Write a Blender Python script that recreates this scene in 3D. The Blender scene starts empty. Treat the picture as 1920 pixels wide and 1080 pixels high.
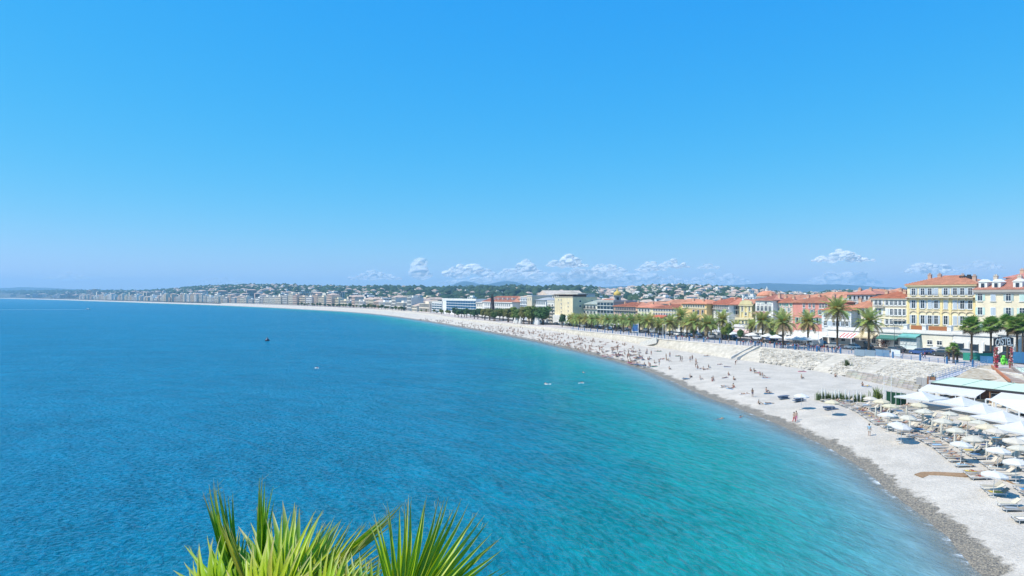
import bpy, bmesh, math, random
import numpy as np
from mathutils import Vector, Matrix, noise

scene = bpy.context.scene
COL = scene.collection
RND = random.Random(11)
NPR = np.random.RandomState(5)

# ------------------------------------------------------------------ camera
F, HZ, H = 1280.0, 554.0, 21.0          # focal length in photo pixels, horizon row, camera height (m)
cam_d = bpy.data.cameras.new("camera")
cam = bpy.data.objects.new("camera", cam_d)
COL.objects.link(cam)
cam.location = (0, 0, H)
cam.rotation_euler = (math.radians(90), 0, 0)
cam_d.sensor_width = 36.0
cam_d.lens = F / 1920.0 * 36.0
cam_d.shift_y = (HZ - 540.0) / 1920.0
cam_d.clip_start = 0.1
cam_d.clip_end = 60000
scene.camera = cam

# ------------------------------------------------------------------ sky, sun, exposure
SUN_EL, SUN_AZ = 54.0, 254.0             # azimuth measured clockwise from +Y (the view direction)
world = bpy.data.worlds.new("World")
scene.world = world
world.use_nodes = True
wn, wl = world.node_tree.nodes, world.node_tree.links
bg = wn["Background"]
sky = wn.new("ShaderNodeTexSky")
sky.sky_type = 'NISHITA'
sky.sun_disc = False
sky.sun_elevation = math.radians(SUN_EL)
sky.sun_rotation = math.radians(SUN_AZ)
sky.altitude = 0
sky.air_density = 1.0
sky.dust_density = 0.35
sky.ozone_density = 2.5
hs = wn.new("ShaderNodeHueSaturation")
hs.inputs["Saturation"].default_value = 1.12
tint = wn.new("ShaderNodeMix")
tint.data_type = 'RGBA'
tint.blend_type = 'MULTIPLY'
tint.inputs[0].default_value = 1.0
tint.inputs[7].default_value = (0.80, 1.10, 1.12, 1)
wl.new(sky.outputs[0], hs.inputs["Color"])
wl.new(hs.outputs[0], tint.inputs[6])
# the whole sky graded like the photograph: each channel a power of the physical sky's value
sepc, comc = wn.new("ShaderNodeSeparateColor"), wn.new("ShaderNodeCombineColor")
wl.new(tint.outputs[2], sepc.inputs[0])
for _i, (_a, _p) in enumerate(((1.02, 1.80), (0.69, 0.56), (0.965, 0.10))):
    _k = [wn.new("ShaderNodeMath") for _ in range(4)]
    for _n, _op in zip(_k, ('MULTIPLY', 'MINIMUM', 'POWER', 'MULTIPLY')):
        _n.operation = _op
    wl.new(sepc.outputs[_i], _k[0].inputs[0])
    for _q in range(3):
        wl.new(_k[_q].outputs[0], _k[_q + 1].inputs[0])
    for _q, _v in enumerate((0.1477, 1.2, _p, _a / 0.1477)):
        _k[_q].inputs[1].default_value = _v
    wl.new(_k[3].outputs[0], comc.inputs[_i])
wl.new(comc.outputs[0], bg.inputs["Color"])
bg.inputs["Strength"].default_value = 0.12

sun_d = bpy.data.lights.new("sun", 'SUN')
sun_d.energy = 4.7
sun_d.angle = math.radians(0.55)
sun_d.color = (1.0, 0.94, 0.84)
sun = bpy.data.objects.new("sun", sun_d)
COL.objects.link(sun)
_az, _el = math.radians(SUN_AZ), math.radians(SUN_EL)
SUN_DIR = Vector((math.sin(_az) * math.cos(_el), math.cos(_az) * math.cos(_el), math.sin(_el)))
sun.rotation_euler = SUN_DIR.to_track_quat('Z', 'Y').to_euler()
sun.location = SUN_DIR * 300

scene.view_settings.view_transform = 'Standard'
scene.view_settings.look = 'None'
scene.view_settings.gamma = 1.0
scene.view_settings.use_curve_mapping = False
scene.view_settings.exposure = 0.30
scene.render.engine = 'CYCLES'
cy = scene.cycles
cy.use_denoising = True
cy.max_bounces = 6
cy.diffuse_bounces = 3
cy.glossy_bounces = 2
cy.transmission_bounces = 2
cy.volume_bounces = 1
cy.transparent_max_bounces = 16
cy.caustics_reflective = False
cy.caustics_refractive = False
cy.use_adaptive_sampling = True
cy.adaptive_threshold = 0.015


# ------------------------------------------------------------------ helpers
def at(px, py, z=0.0):
    """the point of the level z that the photograph shows at (px, py)"""
    d = (H - z) * F / (py - HZ)
    return Vector(((px - 960.0) / F * d, d, z))


def atd(px, d, z=0.0):
    return Vector(((px - 960.0) / F * d, d, z))


def zpx(py, d):
    return H + (HZ - py) * d / F


class MB:
    """collects shapes into one mesh"""

    def __init__(s):
        s.v, s.f, s.m = [], [], []

    def add(s, vs, fs, m=0):
        o = len(s.v)
        s.v.extend([tuple(p) for p in vs])
        s.f.extend([tuple(i + o for i in f) for f in fs])
        s.m.extend([m] * len(fs))
        return s

    def box(s, x0, x1, y0, y1, z0, z1, m=0, mat=None):
        vs = [Vector(p) for p in ((x0, y0, z0), (x1, y0, z0), (x1, y1, z0), (x0, y1, z0),
                                  (x0, y0, z1), (x1, y0, z1), (x1, y1, z1), (x0, y1, z1))]
        if mat is not None:
            vs = [mat @ p for p in vs]
        return s.add(vs, [(0, 3, 2, 1), (4, 5, 6, 7), (0, 1, 5, 4), (1, 2, 6, 5), (2, 3, 7, 6), (3, 0, 4, 7)], m)

    def bar(s, a, b, w, h, m=0):
        """rectangular bar from a to b"""
        a, b = Vector(a), Vector(b)
        d = (b - a).normalized()
        up = Vector((0, 0, 1)) if abs(d.z) < 0.95 else Vector((1, 0, 0))
        sd = d.cross(up).normalized()
        u = sd.cross(d)
        vs = []
        for p in (a, b):
            for i, j in ((-1, -1), (1, -1), (1, 1), (-1, 1)):
                vs.append(p + sd * (i * w / 2) + u * (j * h / 2))
        return s.add(vs, [(0, 1, 2, 3), (7, 6, 5, 4), (0, 4, 5, 1), (1, 5, 6, 2), (2, 6, 7, 3), (3, 7, 4, 0)], m)

    def tube(s, pts, rs, n=6, m=0, cap=True):
        pts = [Vector(p) for p in pts]
        if not hasattr(rs, '__len__'):
            rs = [rs] * len(pts)
        vs, fs = [], []
        for i, p in enumerate(pts):
            d = (pts[min(i + 1, len(pts) - 1)] - pts[max(i - 1, 0)]).normalized()
            up = Vector((0, 0, 1)) if abs(d.z) < 0.9 else Vector((0, 1, 0))
            sd = d.cross(up).normalized()
            u = sd.cross(d)
            for k in range(n):
                t = 2 * math.pi * k / n
                vs.append(p + (sd * math.cos(t) + u * math.sin(t)) * rs[i])
        for i in range(len(pts) - 1):
            for k in range(n):
                k2 = (k + 1) % n
                fs.append((i * n + k, i * n + k2, (i + 1) * n + k2, (i + 1) * n + k))
        if cap:
            fs.append(tuple(range(n - 1, -1, -1)))
            fs.append(tuple((len(pts) - 1) * n + k for k in range(n)))
        return s.add(vs, fs, m)

    def lathe(s, prof, n=10, m=0, c=(0, 0), cap=True):
        vs, fs = [], []
        for r, z in prof:
            for k in range(n):
                t = 2 * math.pi * k / n
                vs.append((c[0] + r * math.cos(t), c[1] + r * math.sin(t), z))
        for i in range(len(prof) - 1):
            for k in range(n):
                k2 = (k + 1) % n
                fs.append((i * n + k, i * n + k2, (i + 1) * n + k2, (i + 1) * n + k))
        if cap:
            fs.append(tuple(range(n - 1, -1, -1)))
            fs.append(tuple((len(prof) - 1) * n + k for k in range(n)))
        return s.add(vs, fs, m)

    def blob(s, c, r, sub=1, m=0, jit=0.0, rnd=RND):
        vs, fs = ICO[sub]
        c = Vector(c)
        r = (r, r, r) if not hasattr(r, '__len__') else r
        out = []
        for p in vs:
            k = 1 + rnd.uniform(-jit, jit)
            out.append((c.x + p[0] * r[0] * k, c.y + p[1] * r[1] * k, c.z + p[2] * r[2] * k))
        return s.add(out, fs, m)

    def prism(s, poly, z0, z1, m=0):
        n = len(poly)
        vs = [(x, y, z0) for x, y in poly] + [(x, y, z1) for x, y in poly]
        fs = [tuple(range(n - 1, -1, -1)), tuple(range(n, 2 * n))]
        fs += [(i, (i + 1) % n, n + (i + 1) % n, n + i) for i in range(n)]
        return s.add(vs, fs, m)

    def mesh(s, name, mats, smooth=False):
        me = bpy.data.meshes.new(name)
        me.from_pydata(s.v, [], s.f)
        for mt in (mats if isinstance(mats, (list, tuple)) else [mats]):
            me.materials.append(mt)
        me.polygons.foreach_set("material_index", s.m)
        if smooth:
            me.polygons.foreach_set("use_smooth", [True] * len(s.f))
        me.update()
        return me


def _ico(sub):
    bm = bmesh.new()
    bmesh.ops.create_icosphere(bm, subdivisions=sub, radius=1.0)
    bm.verts.ensure_lookup_table()
    vs = [tuple(v.co) for v in bm.verts]
    fs = [tuple(v.index for v in f.verts) for f in bm.faces]
    bm.free()
    return vs, fs


ICO = {1: _ico(1), 2: _ico(2), 3: _ico(3)}


def np_mesh(name, V, Fc, mats, smooth=False, midx=None):
    """mesh from numpy arrays; Fc is (n, 3) or (n, 4)"""
    V = np.asarray(V, dtype=np.float32)
    Fc = np.asarray(Fc, dtype=np.int32)
    k = Fc.shape[1]
    me = bpy.data.meshes.new(name)
    me.vertices.add(len(V))
    me.vertices.foreach_set("co", V.ravel())
    me.loops.add(Fc.size)
    me.loops.foreach_set("vertex_index", Fc.ravel())
    me.polygons.add(len(Fc))
    me.polygons.foreach_set("loop_start", np.arange(0, Fc.size, k, dtype=np.int32))
    for mt in (mats if isinstance(mats, (list, tuple)) else [mats]):
        me.materials.append(mt)
    if midx is not None:
        me.polygons.foreach_set("material_index", np.asarray(midx, dtype=np.int32))
    if smooth:
        me.polygons.foreach_set("use_smooth", np.ones(len(Fc), dtype=bool))
    me.update(calc_edges=True)
    me.validate()
    return me


def obj(name, me, parent=None, loc=(0, 0, 0), rz=0.0, col=None, scl=None, rot=None):
    o = bpy.data.objects.new(name, me)
    COL.objects.link(o)
    if parent is not None:
        o.parent = parent
    o.location = loc
    o.rotation_euler = rot if rot is not None else (0, 0, rz)
    if scl is not None:
        o.scale = (scl, scl, scl) if not hasattr(scl, '__len__') else scl
    if col is not None:
        o.color = (col[0], col[1], col[2], 1)
    return o


def tag(o, label, cat, group=None, kind=None):
    o["label"] = label
    o["category"] = cat
    if group:
        o["group"] = group
    if kind:
        o["kind"] = kind
    return o


def thing(name, label, cat, loc=(0, 0, 0), rz=0.0, group=None, scl=None):
    o = obj(name, None, None, loc, rz, scl=scl)
    o.empty_display_size = 0.5
    return tag(o, label, cat, group)


def setting(o):
    o["kind"] = "structure"
    return o


def copy_tree(o, loc=None, rz=None, label=None, parent=None, scl=None, cols=None):
    c = o.copy()
    COL.objects.link(c)
    if parent is not None:
        c.parent = parent
    if loc is not None:
        c.location = loc
    if rz is not None:
        c.rotation_euler = (0, 0, rz)
    if scl is not None:
        c.scale = (scl, scl, scl) if not hasattr(scl, '__len__') else scl
    if label:
        c["label"] = label
    if cols:
        k = cols.get(c.name.split('.')[0])
        if k:
            c.color = (k[0], k[1], k[2], 1)
    for ch in list(o.children):
        copy_tree(ch, parent=c, cols=cols)
    return c


# ------------------------------------------------------------------ materials
def new_mat(name):
    m = bpy.data.materials.new(name)
    m.use_nodes = True
    return m, m.node_tree.nodes, m.node_tree.links, m.node_tree.nodes["Principled BSDF"]


def setin(b, name, v):
    if name in b.inputs:
        b.inputs[name].default_value = v


def pm(name, col=None, rough=0.7, spec=0.3, nscale=1.5, namt=0.18, nscale2=None, bump=0.0, bscale=12.0, metal=0.0,
       col2=None, stretch=(1, 1, 1), coord='Object', transl=0.0, coat=0.0):
    """procedural principled material; col None takes the colour of the object"""
    m, n, l, b = new_mat(name)
    setin(b, "Roughness", rough)
    setin(b, "Specular IOR Level", spec)
    setin(b, "Metallic", metal)
    setin(b, "Coat Weight", coat)
    tc = n.new("ShaderNodeTexCoord")
    mp = n.new("ShaderNodeMapping")
    mp.inputs["Scale"].default_value = stretch
    l.new(tc.outputs[coord], mp.inputs[0])
    oi = n.new("ShaderNodeObjectInfo")
    ns = n.new("ShaderNodeTexNoise")
    ns.inputs["Scale"].default_value = nscale
    ns.inputs["Detail"].default_value = 5
    ns.inputs["Roughness"].default_value = 0.65
    l.new(mp.outputs[0], ns.inputs["Vector"])
    mr = n.new("ShaderNodeMapRange")
    mr.inputs[1].default_value = 0.3
    mr.inputs[2].default_value = 0.7
    mr.inputs[3].default_value = 1 - namt
    mr.inputs[4].default_value = 1 + namt * 0.5
    l.new(ns.outputs[0], mr.inputs[0])
    mul = n.new("ShaderNodeMix")
    mul.data_type = 'RGBA'
    mul.blend_type = 'MULTIPLY'
    mul.inputs[0].default_value = 1.0
    if col is None:
        l.new(oi.outputs["Color"], mul.inputs[6])
    elif col2 is None:
        mul.inputs[6].default_value = (*col, 1)
    else:
        mx = n.new("ShaderNodeMix")
        mx.data_type = 'RGBA'
        n2 = n.new("ShaderNodeTexNoise")
        n2.inputs["Scale"].default_value = nscale2 or nscale * 3
        n2.inputs["Detail"].default_value = 4
        l.new(mp.outputs[0], n2.inputs["Vector"])
        r2 = n.new("ShaderNodeMapRange")
        r2.inputs[1].default_value = 0.38
        r2.inputs[2].default_value = 0.62
        l.new(n2.outputs[0], r2.inputs[0])
        l.new(r2.outputs[0], mx.inputs[0])
        mx.inputs[6].default_value = (*col, 1)
        mx.inputs[7].default_value = (*col2, 1)
        l.new(mx.outputs[2], mul.inputs[6])
    l.new(mr.outputs[0], mul.inputs[7])
    l.new(mul.outputs[2], b.inputs["Base Color"])
    if bump:
        bn = n.new("ShaderNodeTexNoise")
        bn.inputs["Scale"].default_value = bscale
        bn.inputs["Detail"].default_value = 4
        l.new(mp.outputs[0], bn.inputs["Vector"])
        bu = n.new("ShaderNodeBump")
        bu.inputs["Strength"].default_value = 1.0
        bu.inputs["Distance"].default_value = bump
        l.new(bn.outputs[0], bu.inputs["Height"])
        l.new(bu.outputs[0], b.inputs["Normal"])
    if transl:
        tr = n.new("ShaderNodeBsdfTranslucent")
        l.new(mul.outputs[2], tr.inputs[0])
        ms = n.new("ShaderNodeMixShader")
        ms.inputs[0].default_value = transl
        l.new(b.outputs[0], ms.inputs[1])
        l.new(tr.outputs[0], ms.inputs[2])
        l.new(ms.outputs[0], n["Material Output"].inputs[0])
    return m


M = {}
M['plaster'] = pm("plaster", None, 0.85, 0.2, 0.35, 0.16, bump=0.01)
M['paint'] = pm("painted_metal", None, 0.4, 0.5, 2.0, 0.08)
M['cloth'] = pm("cloth", None, 0.9, 0.15, 3.0, 0.16, bump=0.01, bscale=8)
M['canvas'] = pm("canvas", None, 0.85, 0.2, 1.2, 0.07, transl=0.22)
M['skin'] = pm("skin", None, 0.55, 0.35, 6.0, 0.12)
M['hair'] = pm("hair", None, 0.6, 0.3, 20.0, 0.3)
M['tile'] = pm("roof_tile", None, 0.85, 0.2, 0.8, 0.30, bump=0.06, bscale=5, stretch=(1, 1, 1))
M['wood'] = pm("wood", None, 0.7, 0.25, 3.0, 0.3, stretch=(1, 8, 8))
M['glass'] = pm("window_glass", (0.035, 0.055, 0.075), 0.08, 0.6, 0.8, 0.5)
M['glassblue'] = pm("blue_glass", (0.03, 0.11, 0.22), 0.10, 0.6, 0.1, 0.5)
M['stone'] = pm("pale_stone", None, 0.9, 0.15, 1.4, 0.25, bump=0.03, bscale=4)
M['white'] = pm("white_paint", (0.78, 0.78, 0.76), 0.6, 0.3, 1.0, 0.10)
M['dark'] = pm("dark_metal", (0.03, 0.032, 0.036), 0.5, 0.4, 2.0, 0.2)
M['rubber'] = pm("rubber", (0.02, 0.02, 0.02), 0.8, 0.2, 2.0, 0.2)
M['leaf'] = pm("palm_leaf", None, 0.5, 0.35, 1.3, 0.35, transl=0.3)
M['bark'] = pm("palm_bark", (0.13, 0.095, 0.065), 0.9, 0.1, 2.0, 0.4, bump=0.05, bscale=3, stretch=(1, 1, 4))
M['foliage'] = pm("foliage", None, 0.7, 0.2, 0.25, 0.45, transl=0.35)
M['chrome'] = pm("bright_metal", (0.6, 0.62, 0.65), 0.3, 0.5, 2, 0.1, metal=0.8)

# ------------------------------------------------------------------ shape of the bay (metres, seen from above)
def smooth_curve(pts, ys):
    pts = sorted(pts)
    Y = np.array([p[0] for p in pts])
    X = np.array([p[1] for p in pts])
    ly = np.log(Y)
    # smooth in log distance
    g = np.linspace(ly[0], ly[-1], 900)
    xs = np.interp(g, ly, X)
    scale = np.exp(g)
    ang = xs / scale
    k = np.exp(-0.5 * (np.arange(-24, 25) / 9.0) ** 2)
    k /= k.sum()
    p = np.pad(ang, 24, mode='edge')
    sm = np.convolve(p, k, mode='valid')
    w = np.clip((np.arange(900) - 0) / 40.0, 0, 1)
    w2 = np.clip((899 - np.arange(900)) / 40.0, 0, 1)
    ww = np.minimum(w, w2)
    ang = ang * (1 - ww) + sm * ww
    return np.interp(np.log(ys), g, ang) * ys


_wpx = [(1839, 1075), (1794, 1035), (1751, 990), (1680, 925), (1640, 897), (1599, 866), (1560, 843), (1500, 815),
        (1440, 788), (1378, 764), (1318, 741), (1259, 715.5), (1200, 690), (1160, 677.5), (1110, 665), (1060, 652.5),
        (1010, 641), (957, 630), (890, 618), (840, 609), (807, 604), (773, 598.5), (740, 593.5), (690, 588), (640, 584),
        (520, 577.5), (420, 573), (320, 569.5), (230, 566.3), (133, 563), (60, 561), (0, 559.6), (-120, 558)]
WPTS = [(at(x, y).y, at(x, y).x) for x, y in _wpx] + [(36, 29.0), (22, 21.0)]
_tpx = [(1800, 687), (1767, 682), (1680, 673), (1551, 663), (1440, 653), (1317, 643), (1240, 637), (1200, 631),
        (1090, 621), (1025, 613), (960, 608), (907, 601.5), (857, 597)]
PROM = 5.5


def prom_z(d):
    """level of the promenade, falling gently away from the near end"""
    k = np.clip((np.asarray(d, dtype=float) - 200.0) / 200.0, 0, 1)
    return 5.5 - 1.5 * k * k * (3 - 2 * k)


def at_prom(px, py):
    p = at(px, py, 5.0)
    for _ in range(12):
        p = at(px, py, float(prom_z(p.y)))
    return p


TPTS = [(at_prom(x, y).y, at_prom(x, y).x) for x, y in _tpx] + [(100, 101.0), (60, 99.0), (22, 92.0)]
_last = [p for p in WPTS if p[0] > 600]
TPTS += [(y + 2, x + 26 + (y - 600) * 0.010) for y, x in _last]
# foot of the wall, as rows of the photo
_fpx = sorted([(1920, 775), (1760, 742), (1683, 728), (1618, 712), (1560, 699), (1499, 690), (1440, 682), (1417, 679), (1313, 665),
               (1267, 655), (1200, 645), (1160, 638), (1085, 628), (1025, 618.5), (960, 612), (907, 604), (857, 598.8)])


def XW(y):
    return smooth_curve(WPTS, np.atleast_1d(np.asarray(y, dtype=float)))


def XT(y):
    return smooth_curve(TPTS, np.atleast_1d(np.asarray(y, dtype=float)))


YS = np.exp(np.linspace(math.log(24), math.log(5300), 420))
XWs, XTs = XW(YS), XT(YS)
XWs = XWs + np.array([noise.noise(Vector((y * 0.075, 3.1, 0))) * 0.9 + noise.noise(Vector((y * 0.33, 8.1, 0))) * 0.28 for y in YS]) * np.clip(250 / YS, 0, 1)
WL = np.stack([XWs, YS], 1)
TL = np.stack([XTs, YS], 1)


def ray_T(px):
    """where the line of sight of photo column px meets the promenade edge"""
    u = XTs / YS * F + 960
    i = np.argsort(u)
    return float(np.interp(px, u[i], YS[i]))


FL = []                     # foot of the wall: x, y, z
for i, (x, y) in enumerate(TL):
    px = x / y * F + 960
    if 860 < px < 1900 and y > 100:
        fy = np.interp(px, [p[0] for p in _fpx], [p[1] for p in _fpx])
        dT = y
        back = 3.2 if px < 1430 else 3.2 + (min(px, 1720) - 1430) / 290 * 17
        dd = min((H - 2.2) * F / (fy - HZ), dT - back)
        z = H - (fy - HZ) * dd / F
        FL.append(((px - 960) / F * dd, dd, min(max(z, 1.9), prom_z(dT) - 1.0)))
    elif y <= 100 or px >= 1900:
        FL.append((x - 15, y - 14 * min(1, y / 100), 2.2))
    else:
        FL.append((x - 3.0, y - 2.0, 2.8))
FL = np.array(FL)
# keep the foot line ordered and smooth
for c in range(3):
    k = np.ones(13) / 13
    FL[:, c] = np.convolve(np.pad(FL[:, c], 6, mode='edge'), k, mode='valid')


def seg_dist(P):
    """signed distance to the waterline (sea positive) and distance along it, for an (n, 2) array"""
    A, B = WL[:-1], WL[1:]
    D = B - A
    L2 = (D ** 2).sum(1)
    acc = np.concatenate([[0], np.cumsum(np.sqrt(L2))])
    best = np.full(len(P), 1e9)
    s = np.zeros(len(P))
    sg = np.ones(len(P))
    for i in range(len(A)):
        w = P - A[i]
        t = np.clip((w @ D[i]) / L2[i], 0, 1)
        q = w - t[:, None] * D[i]
        d = np.sqrt((q ** 2).sum(1))
        k = d < best
        best[k] = d[k]
        s[k] = acc[i] + t[k] * math.sqrt(L2[i])
        cr = D[i][0] * w[:, 1] - D[i][1] * w[:, 0]
        sg[k] = np.where(cr[k] > 0, 1, -1)
    return best * sg, s


def add_attr(me, name, arr):
    a = me.attributes.new(name, 'FLOAT', 'POINT')
    a.data.foreach_set("value", np.asarray(arr, dtype=np.float32))


def grid_faces(nr, nc):
    i = np.arange(nr - 1)[:, None] * nc + np.arange(nc - 1)[None, :]
    return np.stack([i, i + 1, i + 1 + nc, i + nc], -1).reshape(-1, 4)


# ------------------------------------------------------------------ sea
def sea_material():
    m, n, l, b = new_mat("sea_water")

    def nd(t, **k):
        x = n.new(t)
        for a, v in k.items():
            setattr(x, a, v)
        return x

    def math_(op, a, bb=None, c=None):
        x = nd("ShaderNodeMath", operation=op)
        for i, v in enumerate((a, bb, c)):
            if v is None:
                continue
            if isinstance(v, (int, float)):
                x.inputs[i].default_value = v
            else:
                l.new(v, x.inputs[i])
        return x.outputs[0]

    at_t = nd("ShaderNodeAttribute", attribute_name="shore")
    at_r = nd("ShaderNodeAttribute", attribute_name="wave_r")
    at_a = nd("ShaderNodeAttribute", attribute_name="wave_a")
    tc = nd("ShaderNodeTexCoord")
    shore = at_t.outputs["Fac"]

    def noise_of(vec, scale, detail=3.0, rough=0.55, sc=(1, 1, 1), rot=0.0, dist=0.0):
        mp = nd("ShaderNodeMapping")
        mp.inputs["Scale"].default_value = sc
        mp.inputs["Rotation"].default_value = (0, 0, rot)
        l.new(vec, mp.inputs[0])
        ns = nd("ShaderNodeTexNoise")
        ns.inputs["Scale"].default_value = scale
        ns.inputs["Detail"].default_value = detail
        ns.inputs["Roughness"].default_value = rough
        ns.inputs["Distortion"].default_value = dist
        l.new(mp.outputs[0], ns.inputs["Vector"])
        return ns.outputs[0]

    P = tc.outputs["Object"]
    cx = nd("ShaderNodeCombineXYZ")
    l.new(at_a.outputs["Fac"], cx.inputs[0])
    l.new(at_r.outputs["Fac"], cx.inputs[1])
    S = cx.outputs[0]

    # colour of the water body by depth (distance from the shore), broken up
    wob = noise_of(P, 0.035, 3)
    wob2 = noise_of(P, 0.25, 3)
    sh = math_('MULTIPLY_ADD', math_('SUBTRACT', wob, 0.5), math_('MULTIPLY', shore, 0.9), shore)
    sh = math_('MULTIPLY_ADD', math_('SUBTRACT', wob2, 0.5), math_('MULTIPLY', math_('MINIMUM', shore, 30.0), 0.35), sh)
    fac = math_('POWER', math_('DIVIDE', math_('MAXIMUM', sh, 0.0), 200.0), 0.5)
    ramp = nd("ShaderNodeValToRGB")
    l.new(fac, ramp.inputs[0])
    cr = ramp.color_ramp
    stops = [(0.0, (0.25, 0.29, 0.28)), (0.10, (0.185, 0.275, 0.285)), (0.16, (0.105, 0.25, 0.27)), (0.22, (0.042, 0.225, 0.24)), (0.28, (0.008, 0.205, 0.196)),
             (0.36, (0.003, 0.165, 0.182)), (0.46, (0.002, 0.120, 0.182)), (0.62, (0.0015, 0.112, 0.190)), (1.0, (0.0015, 0.115, 0.202))]
    cr.elements[0].position, cr.elements[0].color = stops[0][0], (*stops[0][1], 1)
    cr.elements[1].position, cr.elements[1].color = stops[-1][0], (*stops[-1][1], 1)
    for p, c in stops[1:-1]:
        e = cr.elements.new(p)
        e.color = (*c, 1)
    # wind patches: their change of sheen painted as lighter and darker colour
    pat = noise_of(P, 0.012, 4, 0.6, (0.35, 1.6, 1), 0.15)
    mr = nd("ShaderNodeMapRange")
    l.new(pat, mr.inputs[0])
    mr.inputs[1].default_value, mr.inputs[2].default_value = 0.3, 0.7
    mr.inputs[3].default_value, mr.inputs[4].default_value = 0.92, 1.08
    mul = nd("ShaderNodeMix", data_type='RGBA', blend_type='MULTIPLY')
    mul.inputs[0].default_value = 1.0
    l.new(ramp.outputs[0], mul.inputs[6])
    l.new(mr.outputs[0], mul.inputs[7])
    # foam at the very edge
    fo = noise_of(P, 0.5, 5, 0.75)
    edge = nd("ShaderNodeMapRange")
    l.new(shore, edge.inputs[0])
    edge.inputs[1].default_value, edge.inputs[2].default_value = 0.1, 0.9
    edge.inputs[3].default_value, edge.inputs[4].default_value = 1.0, 0.0
    fm = nd("ShaderNodeMapRange")
    l.new(fo, fm.inputs[0])
    fm.inputs[1].default_value, fm.inputs[2].default_value = 0.50, 0.60
    foam = math_('MULTIPLY', math_('MULTIPLY', fm.outputs[0], edge.outputs[0]), 0.8)
    # waves: long crests following the shore near it, wind ripples further out
    swell = noise_of(S, 0.26, 2, 0.5, (0.25, 1.0, 1), 0.0, 0.4)
    rip = noise_of(S, 1.3, 3, 0.6, (0.5, 1.0, 1), 0.0, 0.7)
    rip2 = noise_of(S, 1.3, 3, 0.6, (0.40, 1.0, 1), 0.45, 0.7)
    fine = noise_of(P, 2.4, 3, 0.6, (0.6, 1.2, 1), -0.3)
    patch = noise_of(P, 0.05, 3, 0.6)
    pm_ = nd("ShaderNodeMapRange")
    l.new(patch, pm_.inputs[0])
    pm_.inputs[1].default_value, pm_.inputs[2].default_value = 0.35, 0.65
    mixr = nd("ShaderNodeMix", data_type='FLOAT')
    l.new(pm_.outputs[0], mixr.inputs[0])
    l.new(rip, mixr.inputs[2])
    l.new(rip2, mixr.inputs[3])
    ripm = mixr.outputs[0]
    h = math_('ADD', math_('MULTIPLY', swell, 0.65), math_('MULTIPLY', ripm, 0.42))
    h = math_('ADD', h, math_('MULTIPLY', fine, 0.085))
    calm = nd("ShaderNodeMapRange")
    l.new(shore, calm.inputs[0])
    calm.inputs[1].default_value, calm.inputs[2].default_value = 0.0, 9.0
    calm.inputs[3].default_value, calm.inputs[4].default_value = 0.5, 1.0
    h = math_('MULTIPLY', h, calm.outputs[0])
    # lighter crests and darker troughs painted into the water colour, for weak reflections
    nearf = nd("ShaderNodeMapRange")
    l.new(shore, nearf.inputs[0])
    nearf.inputs[1].default_value, nearf.inputs[2].default_value = 18, 70
    nearf.inputs[3].default_value, nearf.inputs[4].default_value = 1.0, 0.0
    # painted light and dark wavelets of every size, from wind patches down to ripples
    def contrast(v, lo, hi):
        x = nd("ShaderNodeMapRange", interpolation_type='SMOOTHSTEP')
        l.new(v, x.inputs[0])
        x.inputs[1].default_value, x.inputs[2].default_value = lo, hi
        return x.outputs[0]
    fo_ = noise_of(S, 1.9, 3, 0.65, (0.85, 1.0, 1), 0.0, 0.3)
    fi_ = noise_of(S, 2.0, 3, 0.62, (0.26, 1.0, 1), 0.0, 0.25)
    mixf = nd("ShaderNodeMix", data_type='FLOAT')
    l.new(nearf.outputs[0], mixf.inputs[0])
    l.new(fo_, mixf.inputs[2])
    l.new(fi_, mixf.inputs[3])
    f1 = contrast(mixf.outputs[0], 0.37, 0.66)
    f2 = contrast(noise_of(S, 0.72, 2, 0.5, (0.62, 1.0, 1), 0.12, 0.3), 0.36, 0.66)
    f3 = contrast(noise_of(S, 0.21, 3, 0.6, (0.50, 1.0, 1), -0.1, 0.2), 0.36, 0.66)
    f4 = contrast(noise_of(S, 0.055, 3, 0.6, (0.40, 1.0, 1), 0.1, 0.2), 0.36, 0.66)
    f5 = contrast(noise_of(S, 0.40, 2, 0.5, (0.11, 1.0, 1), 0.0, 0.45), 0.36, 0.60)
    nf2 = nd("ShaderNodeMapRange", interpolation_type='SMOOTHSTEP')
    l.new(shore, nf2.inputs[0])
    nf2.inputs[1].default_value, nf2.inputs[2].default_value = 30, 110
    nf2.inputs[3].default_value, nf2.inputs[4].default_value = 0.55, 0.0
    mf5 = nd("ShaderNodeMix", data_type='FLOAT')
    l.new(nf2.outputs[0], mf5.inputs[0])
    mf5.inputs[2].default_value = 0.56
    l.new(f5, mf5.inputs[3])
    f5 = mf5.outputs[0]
    crest_light = math_('ADD', math_('ADD', math_('MULTIPLY', f1, 0.35), math_('ADD', math_('MULTIPLY', f2, 0.15), math_('MULTIPLY', f5, 0.24))), math_('ADD', math_('MULTIPLY', f3, 0.16), math_('MULTIPLY', f4, 0.10)))
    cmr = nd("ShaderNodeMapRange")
    l.new(crest_light, cmr.inputs[0])
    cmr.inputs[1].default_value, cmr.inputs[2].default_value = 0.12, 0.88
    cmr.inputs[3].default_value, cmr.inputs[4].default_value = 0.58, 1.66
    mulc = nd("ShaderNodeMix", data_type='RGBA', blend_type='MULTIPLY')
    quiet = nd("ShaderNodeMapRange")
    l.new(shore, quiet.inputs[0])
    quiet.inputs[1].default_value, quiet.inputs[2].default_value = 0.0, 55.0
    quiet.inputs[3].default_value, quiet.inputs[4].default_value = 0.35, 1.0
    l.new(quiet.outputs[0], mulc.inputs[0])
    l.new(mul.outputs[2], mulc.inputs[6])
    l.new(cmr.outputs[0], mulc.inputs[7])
    fmix = nd("ShaderNodeMix", data_type='RGBA')
    l.new(foam, fmix.inputs[0])
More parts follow.
